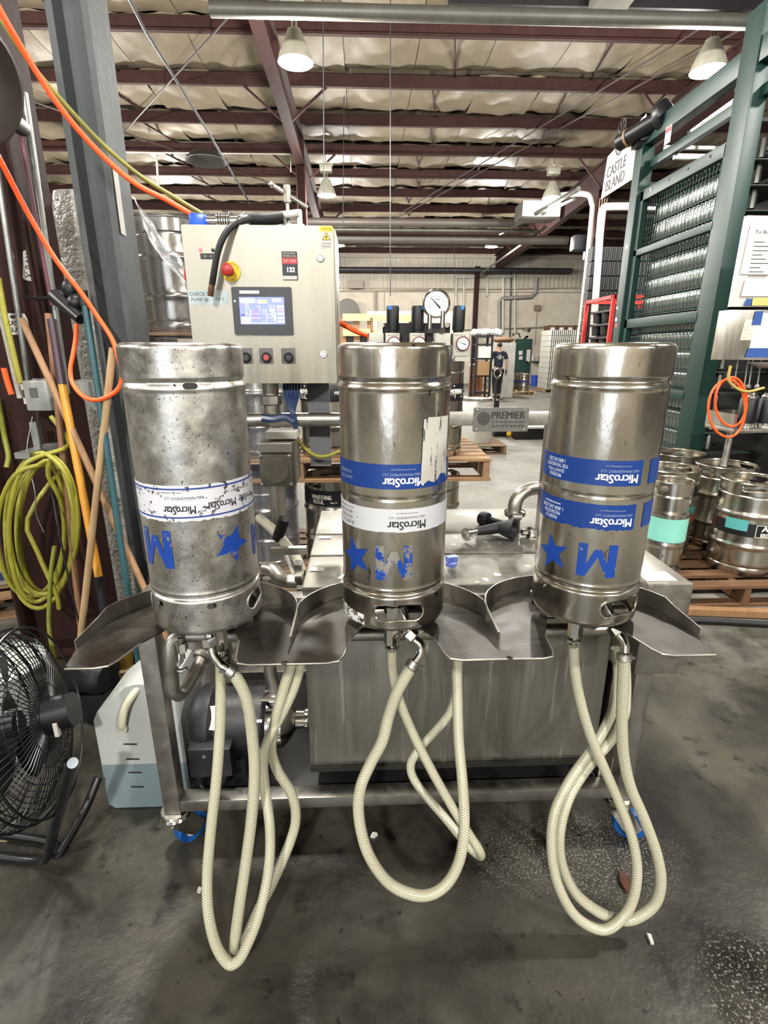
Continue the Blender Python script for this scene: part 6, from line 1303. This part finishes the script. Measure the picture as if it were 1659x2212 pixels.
# white pipes and conduits by the right brown column
run('white_pipe', [(5.55, 13.9, 0), (5.55, 13.9, 4.2), (5.5, 13.9, 4.9), (5.3, 14.0, 5.1), (4.6, 14.3, 5.1)], .06, whp, 'white pipe bending left at the right brown column', res=4)
for k in range(4): line('column_conduit', (5.9+.06*k, 14.38, 0), (5.9+.06*k, 14.38, 5.1), .014, mat('copper brown conduit', '#7d6a5a', .5), '%s thin conduit strapped to the right brown column' % ('first', 'second', 'third', 'fourth')[k], 'conduit', 6)
b = B().bb(5.3, 5.72, 14.2, 14.5, at(1245, 527, Y=14.3).z-.15, at(1245, 513, Y=14.3).z+.05); b.bevel(.02); b.build('loudspeaker', blackpl, None, label='black loudspeaker box on the right brown column', cat='speaker')
ck = thing('led_clock', 'red digital clock glowing on the right brown column', 'clock', at(1273, 560, Y=14.3)); q = at(1273, 552, Y=14.3)
b = B().bb(q.x-.13, q.x+.13, 14.26, 14.38, q.z-.09, q.z+.09); b.build('clock_case', blackpl, ck); b = B(); b.text('10291', FRONT((q.x, 14.255, q.z)), w=.22, h=.12, off=.002); b.build('clock_digits', mat('red digits', '#ff2a30', .4, emit=6, ecol='#ff1e26'), ck)
B().bb(6.0, 6.25, 14.3, 14.4, 2.0, 2.25).build('switch_box', white_p, None, label='small white switch box low on the right brown column', cat='box')
# white pipe frame, red rack, stacked black crates
PX = 4.0; q = at(1285, 690, Y=9.4)
run('white_pipe_arch', [V((at(1281, 800, Y=9.4).x-.02, 9.4, .0)), at(1283, 690, Y=9.4), at(1295, 520, Y=9.4), at(1298, 470, Y=9.4), at(1303, 452, Y=9.4), at(1318, 447, Y=9.4), at(1420, 447, Y=9.4)], .06, whp, 'white plastic pipe frame beside the far green post', 'pipe', 3)
blk2 = mat('black crate plastic', '#0b0b0f', .5)
for i in range(9):
    z = 1.1+i*.235; b = B(); x0_, x1_ = 3.95, 5.0
    b.bb(x0_, x1_, 9.7, 9.9, z, z+.22)
    for k in range(14): x = x0_+.03+k*(x1_-x0_-.06)/13; b.cyl((x, 9.69, z+.01), (x, 9.69, z+.21), .022, seg=6)
    b.build('ribbed_crate', blk2, None, label='%s ribbed black crate in the tall stack behind the white pipe frame' % ('lowest', 'second', 'third', 'fourth', 'middle', 'sixth', 'seventh', 'eighth', 'topmost')[i], cat='crate', group='ribbed black crates')
B().bb(3.95, 5.0, 9.7, 9.9, 0, 1.1).build('crate_base', blk2, None, label='dark base under the ribbed black crates', cat='base')
rr_ = thing('red_rack', 'open red steel frame rack holding black plastic pallets', 'rack', (3.75, 8.4, 0)); rdp = mat('bright red paint', '#c0312c', .45)
A1 = at(1268, 655, Y=8.9); A2 = at(1330, 640, Y=8.0)
for xx, yy in ((3.62, 8.9), (3.62, 7.95), (4.5, 8.9), (4.5, 7.95)): B().bb(xx-.025, xx+.025, yy-.025, yy+.025, 0, 2.27).build('rack_post', rdp, rr_)
for xx in (3.62, 4.5): B().bb(xx-.025, xx+.025, 7.95, 8.9, 2.22, 2.27).build('rack_rail', rdp, rr_)
for yy in (7.95, 8.9): B().bb(3.62, 4.5, yy-.025, yy+.025, 2.22, 2.27).build('rack_rail', rdp, rr_)
for i in range(11):
    pp_ = thing('plastic_pallet', '%s black plastic pallet stacked in the red rack' % ('lowest', 'second', 'third', 'fourth', 'fifth', 'sixth', 'seventh', 'eighth', 'ninth', 'tenth', 'topmost')[i], 'pallet', (4.07, 8.43, .02+i*.19), group='black plastic pallets in the red rack')
    if i == 0:
        B().bb(-.4, .4, -.42, .42, .14, .17).build('pallet_deck', blk2, pp_, local=True)
        bm_ = B().lathe([(.07, 0), (.085, .14)], seg=10).mesh('pallet_foot', blk2)
        for x in (-.3, 0, .3):
            for y in (-.32, 0, .32): link_mesh('pallet_foot', bm_, pp_, (x, y, 0))
        src = pp_
    else:
        for ch in src.children: c_ = ch.copy(); COL.objects.link(c_); c_.parent = pp_
# ================================================================== back wall fittings
YW = 25.38
def wrun(pts, r, label, m=whp): run('wall_conduit', [at(x, y, Y=YW) for x, y in pts], r, m, label, 'conduit')
wrun([(985, 700), (985, 602), (990, 598), (1107, 597), (1107, 585)], .06, 'white wall conduit making a wide bracket on the back wall'); wrun([(1002, 660), (1002, 598)], .04, 'short vertical white conduit inside the bracket on the back wall')
wrun([(1086, 720), (1087, 600)], .06, 'thick vertical white conduit right of the far column'); wrun([(1052, 640), (1052, 600)], .05, 'stub of white conduit right of the far column'); wrun([(1112, 720), (1112, 590)], .04, 'right white conduit beside the grey drain pipe'); wrun([(812, 690), (812, 625)], .05, 'vertical conduit on the back wall left of the gauges', mat('wall joint', '#857c70'))
wrun([(900, 712), (1020, 712), (1240, 704)], .025, 'long thin conduit low along the back wall', mat('wall joint', '#857c70')); wrun([(740, 628), (1250, 622)], .03, 'thin conduit under the ribbed band of the back wall', mat('wall joint', '#857c70'))
wrun([(1079, 730), (1079, 652), (1086, 644), (1148, 641), (1157, 632), (1159, 600)], .09, 'grey drain pipe stepping along the back wall', mat('grey drain', '#77726a', .6)); wrun([(1101, 740), (1104, 590)], .04, 'black vertical conduit beside the thick white one', dkp)
q = at(1160, 665, Y=YW); B().bb(q.x-.12, q.x+.12, YW-.1, YW+.1, q.z-.12, q.z+.12).build('wall_horn', mat('brown horn', '#6b5d50', .6), None, label='small square box high on the back wall', cat='box'); wrun([(1160, 670), (1155, 745)], .015, 'thin wire under the small box on the back wall', mat('wall joint', '#857c70'))
rnd = random.Random(9); q = at(1132, 722, Y=YW)
for k in range(18):
    a = rnd.uniform(0, 6.28); r = rnd.uniform(.2, .5); x = q.x+r*math.cos(a); z = q.z+r*.8*math.sin(a); b = B(); b.prism(circ(x, z, rnd.uniform(.03, .07), 6), 0, .02, FRONT((0, YB-.001, 0)))
    b.build('wall_spot', dkp, wb)
wf = thing('wall_fan', 'round wall fan seen right of the control cabinet', 'fan', at(752, 672, Y=24.9)); q = at(752, 672, Y=24.9)
b = B(); b.lathe([(.0, 0), (.5, 0), (.52, .03), (.5, .1), (0, .12)], q, 24, (.3, -1, 0)); b.build('fan_cage', mat('fan grey', '#5f5b55', .6), wf); b = B(); b.cyl(q, q+V((-.3, .4, .3)), .06, seg=8); b.build('fan_arm', dkp, wf)
B().bb(at(753, 605, Y=25).x, at(785, 605, Y=25).x, 25.1, 25.3, at(760, 622, Y=25).z, at(760, 604, Y=25).z).build('wall_unit', mat('wall unit grey', '#756d62', .6), None, label='grey box high on the back wall right of the cabinet', cat='box')
# ================================================================== things on the far floor
# light wood crates and white board behind the regulators
for k, (px0, px1, py0, py1, y, lb) in enumerate(((740, 800, 686, 728, 9.0, 'left'), (800, 890, 688, 735, 9.4, 'right'))):
    a = at(px0, py0, Y=y); c = at(px1, py1, Y=y); t = thing('wooden_crate', 'pale slatted wooden crate behind the regulators, %s one' % lb, 'crate', ((a.x+c.x)/2, y+.4, 0)); n = 9
    for i in range(n):
        z = .1+i*(a.z-.15)/(n-1); B().bb(a.x, c.x, y, y+.03, z, z+.11).build('slat', mat('pale crate wood', '#b59a6c', .7, col2='#cbb286', vs=8), t)
    for x in (a.x, (a.x+c.x)/2, c.x): B().bb(x-.05, x+.05, y+.03, y+.1, 0, a.z).build('crate_post', wood, t)
    B().bb(a.x, c.x, y+.1, y+.8, 0, a.z-.2).build('crate_load', darkfr, t)
a = at(793, 672, Y=10.2); c = at(990, 720, Y=10.2); b = B().bb(a.x, c.x, 10.2, 10.26, .0, a.z); b.build('white_board', white_p, None, label='long white board standing behind the regulators', cat='board')
# rack with bags, sheet, wood bundle
rk = thing('storage_rack', 'dark storage rack with white bags behind the regulators', 'rack', (3.5, 16, 0)); a = at(1030, 745, Y=16); c = at(1062, 850, Y=16)
for xx in (a.x, a.x+.45):
    for yy in (16, 16.6): B().bb(xx-.03, xx+.03, yy-.03, yy+.03, 0, 1.95).build('rack_post', darkfr, rk)
for zz in (.25, .75, 1.25, 1.65, 1.88): B().bb(a.x, a.x+.45, 16, 16.6, zz, zz+.05).build('rack_shelf', darkfr, rk)
rnd = random.Random(12)
for k in range(5):
    b = B(); b.sph((a.x+.0+.16*k, 16.25+.1*(k % 2), 2.02), .17, 10, (1, 1, .6))
    for v in b.bm.verts: v.co += V((rnd.uniform(-.02, .02), rnd.uniform(-.02, .02), rnd.uniform(-.02, .02)))
    b.build('white_bag', mat('bag plastic', '#d6d4d2', .5), None, label='white plastic bag on the storage rack, %s from the left' % ('first', 'second', 'third', 'fourth', 'fifth')[k], cat='bag', group='white bags on the rack')
b = B(); b.bb(a.x+.05, a.x+.42, 15.95, 16.0, 1.3, 1.62); b.build('rack_carton', paper, None, label='white carton standing on the storage rack', cat='box'); b = B(); b.bb(a.x+.05, a.x+.4, 15.95, 16.3, .8, 1.2); b.build('rack_carton', mat('brown carton', '#8a6b46', .7), None, label='brown carton on the middle shelf of the storage rack', cat='box')

s0 = at(1068, 812, Y=17.8); s1 = at(1115, 740, Y=17.8); B().bb(s0.x, s1.x, 17.8, 18.4, .0, s1.z).build('white_cabinet', white_p, None, label='large white flat fronted cabinet left of the green door', cat='cabinet')
b = B(); b.sph((s0.x+.3, 18.1, s1.z+.09), .28, 10, (1.3, 1, .35)); b.build('brown_sack', mat('sack brown', '#6e5034', .8), None, label='brown sack lying on top of the white cabinet', cat='sack')
a = at(1016, 862, Z=0)
for k in range(7):
    b = B().bb(a.x+.0+k*.055, a.x+.045+k*.055, a.y, a.y+.35, 0, .98+.03*(k % 3)); b.build('wood_slat', mat('brown slat', '#6e3f22', .6, col2='#8c5530', vs=8), None, label='brown wooden slat standing %s in the bundle right of the centre keg' % ('first', 'second', 'third', 'fourth', 'fifth', 'sixth', 'seventh')[k], cat='slat', group='brown slat bundle')
B().bb(a.x-.05, a.x+.5, a.y-.02, a.y+.37, 1.05, 1.1).build('slat_cap', white_p, None, label='pale board lying on the brown slat bundle', cat='board')
# keg pallet far away
plank_pallet((5.15, 19.0, 0), 0, 1.75, 1.1, 'pale pallet carrying the far kegs before the green door', mat('pale crate wood', '#b59a6c'), 6)
i = 0
for yy in (18.7, 19.2):
    for k, lb in enumerate(('left', 'middle', 'right')):
        t = half_keg((4.65+k*.5, yy, .14), .3*k, 'far keg with blue band on the pale pallet, %s of the %s row' % (lb, 'front' if yy < 19 else 'rear'), 'far kegs on the pale pallet'); hband(t, -110, 110, .3, .36, mat('navy band', '#27336e', .5), .3*k)
b = B().bb(4.5, 5.2, 18.6, 19.2, .735, .78); b.build('keg_cover', paper, None, label='white sheet lying on the far kegs', cat='sheet')
q = at(1155, 834, Z=0); bn = B(); bn.lathe([(0, 0), (.14, 0), (.2, .45), (.21, .45), (.21, .47), (.19, .47), (.13, .02), (0, .02)], (q.x, min(q.y, 24.6), 0), 20); bn.build('blue_bin', mat('bin blue', '#1c3f9a', .5), None, label='blue plastic bin right of the green door', cat='bin')
# wrapped can pallets right of the door
plank_pallet((7.35, 20.2, 0), 0, 1.2, 1.1, 'pallet under the wrapped cans right of the door', wood_d, 6)
can2 = mat('wrapped cans', '#b9b7ae', .3, .5, col2='#8d8b82', vs=30)
wc = thing('wrapped_can_pallet', 'tall stack of pale cans in tiers right of the green door', 'cans', (7.35, 20.2, .14))
for j in range(11):
    B().bb(6.8, 7.9, 19.7, 20.7, .14+j*.19, .155+j*.19).build('tier_sheet', white_p, wc); b = B()
    for k in range(15): b.cyl((6.84+k*.073, 19.72, .157+j*.19), (6.84+k*.073, 19.72, .32+j*.19), .032, seg=8)
    for k in range(13): b.cyl((6.82, 19.8+k*.073, .157+j*.19), (6.82, 19.8+k*.073, .32+j*.19), .032, seg=8)
    b.bb(6.86, 7.9, 19.76, 20.7, .157+j*.19, .318+j*.19); b.build('can_layer', can2, wc, kind='stuff')
wc2 = thing('brown_case_pallet', 'stack of brown cases high behind the right washed keg', 'boxes', (8.2, 22.3, 0)); brc = mat('brown case', '#4a3022', .7)
for j in range(6):
    for k in range(4): B().bb(7.5+k*.36, 7.84+k*.36, 22, 22.6, .1+j*.4, .48+j*.4).build('brown_case', brc, wc2)
    for k in range(4): B().bb(7.58+k*.36, 7.74+k*.36, 21.985, 22.0, .3+j*.4, .4+j*.4).build('case_label', paper, wc2)
B().bb(7.5, 8.94, 21.95, 22.6, 0, .1).build('case_pallet', wood, wc2)
# wall shelf
q = at(1165, 780, Y=25.3); B().bb(q.x-.35, q.x+.3, 25.1, 25.5, q.z-.03, q.z).build('wall_shelf', steel_dim, None, label='small shelf on the back wall right of the door', cat='shelf'); B().cyl((q.x, 25.25, q.z), (q.x, 25.25, q.z+.2), .06, seg=10).build('shelf_bottle', dkp, None, label='dark bottle on the small wall shelf', cat='bottle')
# wrapped silver rolls just right of the centre keg
wr_ = thing('wrapped_kegs', 'white film wrapped drum on a pallet right of the centre keg', 'drum', (1.7, 8.1, 0))
plank_pallet((1.7, 8.1, .0), 0, .9, .8, 'weathered pallet under the film wrapped drum', wood_d, 6)
b = B(); b.lathe([(0, .14), (.29, .14), (.3, .2), (.295, .5), (.3, .75), (.28, .79), (.25, .8), (.25, .76), (0, .76)], (1.7, 8.1, 0), 32); b.build('drum', mat('white wrapped drum', '#b5b4ae', .3, .4, col2='#d6d5d0', vs=12, stretch=(1, 1, 6), bump=.4, bs=30), wr_); b = B(); b.tube([(1.7+.29*math.cos(2*PI*k/32), 8.1+.29*math.sin(2*PI*k/32), .8) for k in range(32)], .015, 6, closed=True); b.build('drum_rim', chrome, wr_)
# cordless tool and scale on the floor
dq = at(1100, 944, Z=0); tl = thing('cordless_tool', 'black and yellow power tool lying on the floor behind the name plate', 'tool', dq); yl = mat('tool yellow', '#e3a81c', .4)
b = B(); b.cyl(dq+V((-.3, 0, .09)), dq+V((-.05, .02, .09)), .085, .08, 16); b.build('tool_head', blackpl, tl); b = B(); b.box(dq+V((.02, .0, .1)), (.16, .14, .16), (0, .3, 0)); b.bevel(.02); b.build('tool_body', yl, tl); b = B(); b.box(dq+V((.12, -.03, .03)), (.22, .16, .06)); b.bevel(.01); b.build('tool_battery', yl, tl)
sq = at(1148, 950, Z=0); sc_ = thing('floor_scale', 'white topped low black platform on the floor beside the power tool', 'scale', sq); b = B().bb(sq.x-.3, sq.x+.75, sq.y, sq.y+.9, 0, .2); b.bevel(.02); b.build('platform_base', blackpl, sc_); b = B().bb(sq.x-.34, sq.x+.8, sq.y-.03, sq.y+.95, .2, .23); b.build('platform_top', white_p, sc_)
# ================================================================== pallet jack and person
pj = thing('pallet_jack', 'black pallet jack with upright loop handle', 'pallet jack', (3.27, 13.1, 0))
b = B(); b.tube([(3.27, 13.1, .2), (3.26, 13.05, .6), (3.265, 13.0, .85)], .025, 8, res=3); b.build('tow_bar', dkp, pj)
b = B(); b.tube([(3.265, 13.0, .85), (3.19, 13.0, .95), (3.2, 12.99, 1.06), (3.27, 12.98, 1.1), (3.34, 12.99, 1.06), (3.35, 13.0, .95), (3.265, 13.0, .85)], .02, 8, res=4); b.build('loop_handle', chrome, pj)
b = B().bb(3.15, 3.39, 13.1, 13.3, .12, .32); b.bevel(.02); b.build('pump_block', dkp, pj)
for x in (3.08, 3.36): B().bb(x, x+.13, 13.3, 14.4, .05, .1).build('fork', dkp, pj)
for x in (3.22, 3.3): B().cyl((x, 13.1, .08), (x+.05, 13.1, .08), .08, seg=16).build('wheel', rubber, pj)
def skin_obj(name, verts, edges, rad, m, parent, root=0, sub=2):
    bm = bmesh.new(); lay = bm.verts.layers.skin.verify(); bv = [bm.verts.new(v) for v in verts]
    for e in edges: bm.edges.new((bv[e[0]], bv[e[1]]))
    for v, r in zip(bv, rad): v[lay].radius = r if isinstance(r, tuple) else (r, r)
    bv[root][lay].use_root = True
    me = bpy.data.meshes.new(name); bm.to_mesh(me); bm.free(); me.materials.append(m); o = link_mesh(name, me, parent)
    md = o.modifiers.new('skin', 'SKIN'); md.use_smooth_shade = True; s_ = o.modifiers.new('sub', 'SUBSURF'); s_.levels = sub; s_.render_levels = sub; return o
skin = mat('skin', '#b98b74', .5); navy = mat('navy shirt cloth', '#1b2236', .8, col2='#151b2c', vs=20); trs = mat('dark trousers', '#16171d', .8); hairm = mat('dark hair', '#15110f', .6)
q = at(1072, 862, Z=0)
vs = [(0, 0, .95), (0, 0, 1.1), (0, .01, 1.3), (0, 0, 1.44), (0, .01, 1.53), (0, .03, 1.6), (0, .035, 1.69), (-.18, 0, 1.43), (-.25, -.02, 1.15), (-.27, .03, .93), (.18, 0, 1.43), (.26, -.03, 1.15), (.285, .02, .92),
      (-.095, 0, .9), (-.1, .04, .5), (-.1, -.16, .12), (-.1, -.02, .04), (.095, 0, .9), (.1, .12, .52), (.1, .14, .1), (.1, .28, .035)]
ed = [(0, 1), (1, 2), (2, 3), (3, 4), (4, 5), (5, 6), (3, 7), (7, 8), (8, 9), (3, 10), (10, 11), (11, 12), (0, 13), (13, 14), (14, 15), (15, 16), (0, 17), (17, 18), (18, 19), (19, 20)]
rd = [(.13, .1), (.12, .09), (.14, .1), (.1, .08), .05, (.075, .085), (.07, .085), .05, .042, .03, .05, .042, .03, .085, .055, .04, .035, .085, .055, .04, .035]
person = skin_obj('person', vs, ed, rd, skin, None); person.location = (q.x, q.y, 0); tag(person, 'person in navy T-shirt and dark trousers walking away, seen from behind', 'person')
skin_obj('shirt', [(0, 0, .92), (0, 0, 1.1), (0, .01, 1.3), (0, 0, 1.45), (-.19, 0, 1.43), (-.245, -.015, 1.22), (.19, 0, 1.43), (.25, -.02, 1.22), (0, .005, 1.5)], [(0, 1), (1, 2), (2, 3), (3, 4), (4, 5), (3, 6), (6, 7), (3, 8)], [(.165, .13), (.15, .115), (.17, .12), (.12, .095), .075, .07, .075, .07, .065], navy, person)
skin_obj('trousers', [(0, 0, .95), (-.095, 0, .86), (-.1, .04, .5), (-.1, -.14, .15), (.095, 0, .86), (.1, .12, .52), (.1, .14, .13)], [(0, 1), (1, 2), (2, 3), (0, 4), (4, 5), (5, 6)], [(.15, .12), .1, .075, .065, .1, .075, .065], trs, person)
for sx, y0_, z0_ in ((-1, -.16, .06), (1, .14, .04)): skin_obj('boot', [(sx*.1, y0_, z0_+.08), (sx*.1, y0_, z0_), (sx*.1, y0_+.16, z0_-.01)], [(0, 1), (1, 2)], [.055, .05, .04], blackpl, person)
skin_obj('hair', [(0, 0, 1.6), (0, .0, 1.68), (0, .03, 1.735)], [(0, 1), (1, 2)], [(.07, .075), (.088, .095), (.07, .08)], hairm, person)
for sx in (-1, 1): 
    hx = sx*.275; V0 = [(hx, .03, .92), (hx, .05, .85)]; E0 = [(0, 1)]; R0 = [(.03, .035), (.022, .042)]
    for k in range(4): V0 += [(hx, .02+.02*k, .8), (hx-sx*.01, .025+.02*k, .755-.006*abs(k-1.5))]; n = len(V0); E0 += [(1, n-2), (n-2, n-1)]; R0 += [.010, .009]
    V0 += [(hx, .1, .86), (hx, .115, .82)]; n = len(V0); E0 += [(1, n-2), (n-2, n-1)]; R0 += [.012, .01]
    skin_obj('glove', V0, E0, R0, blackpl, person, 0, 1)
for s_, z, w_ in (('YOUR', 1.36, .09), ('COMFORT', 1.31, .2), ('ZONE', 1.265, .1)):
    b = B(); b.text(s_, FRONT((0, -.135, z)), w=w_, h=.038); b.build('shirt_lettering', cream, person, local=True)
for sx in (-1, 1): B().sph((sx*.082, .03, 1.64), .02, 8, (.5, 1, 1.4)).build('ear', skin, person, local=True)
# ================================================================== scraps on the floor
def scrap(px, py, pts, m, label, cat, h=.006):
    q = at(px, py, Z=0); b = B(); b.prism([(q.x+x, q.y+y) for x, y in pts], .001, h); rr = random.Random(px)
    for v in b.bm.verts:
        if v.co.z > .003: v.co.z += rr.uniform(0, .008)
    b.build('floor_scrap', m, None, label=label, cat=cat)
leafm = mat('dead leaf', '#3a1d12', .7, col2='#552d1b', vs=60)
scrap(1350, 1908, [(-.012, -.03), (.004, -.034), (.016, -.012), (.018, .012), (.004, .034), (-.008, .024), (-.016, 0)], leafm, 'small dead brown leaf on the floor inside the right hose loop', 'leaf')
scrap(808, 1806, [(-.012, -.006), (0, -.01), (.012, .0), (.006, .008), (-.004, .004)], paper, 'white scrap on the floor inside the centre hose loop', 'scrap')
scrap(432, 1926, [(-.006, -.006), (.005, -.007), (.007, .005), (-.004, .007)], paper, 'tiny white scrap on the floor left of the left hose loop', 'scrap')
scrap(1403, 2030, [(-.004, -.012), (.004, -.014), (.006, .006), (-.002, .012)], paper, 'white scrap on the floor below the right hose loop', 'scrap')
scrap(131, 1838, [(-.012, -.012), (.01, -.016), (.016, .006), (-.006, .014)], mat('tan scrap', '#8a7d60', .8), 'tan scrap on the floor beside the fan stand', 'scrap')
scrap(12, 1812, [(-.02, -.01), (.01, -.014), (.022, .004), (.0, .014), (-.018, .008)], mat('tan scrap', '#8a7d60'), 'larger tan scrap at the left edge of the floor', 'scrap')
scrap(1034, 1282, [(0, 0), (.001, 0), (.001, .001)], paper, 'x', 'x') if False else None
q = at(1034, 1283, Z=.876); b = B(); b.box((q.x, 1.285, .897), (.01, .008, .006)); b.build('lid_scrap', paper, None, label='tiny white scrap on the lid edge between centre and right trays', cat='scrap')
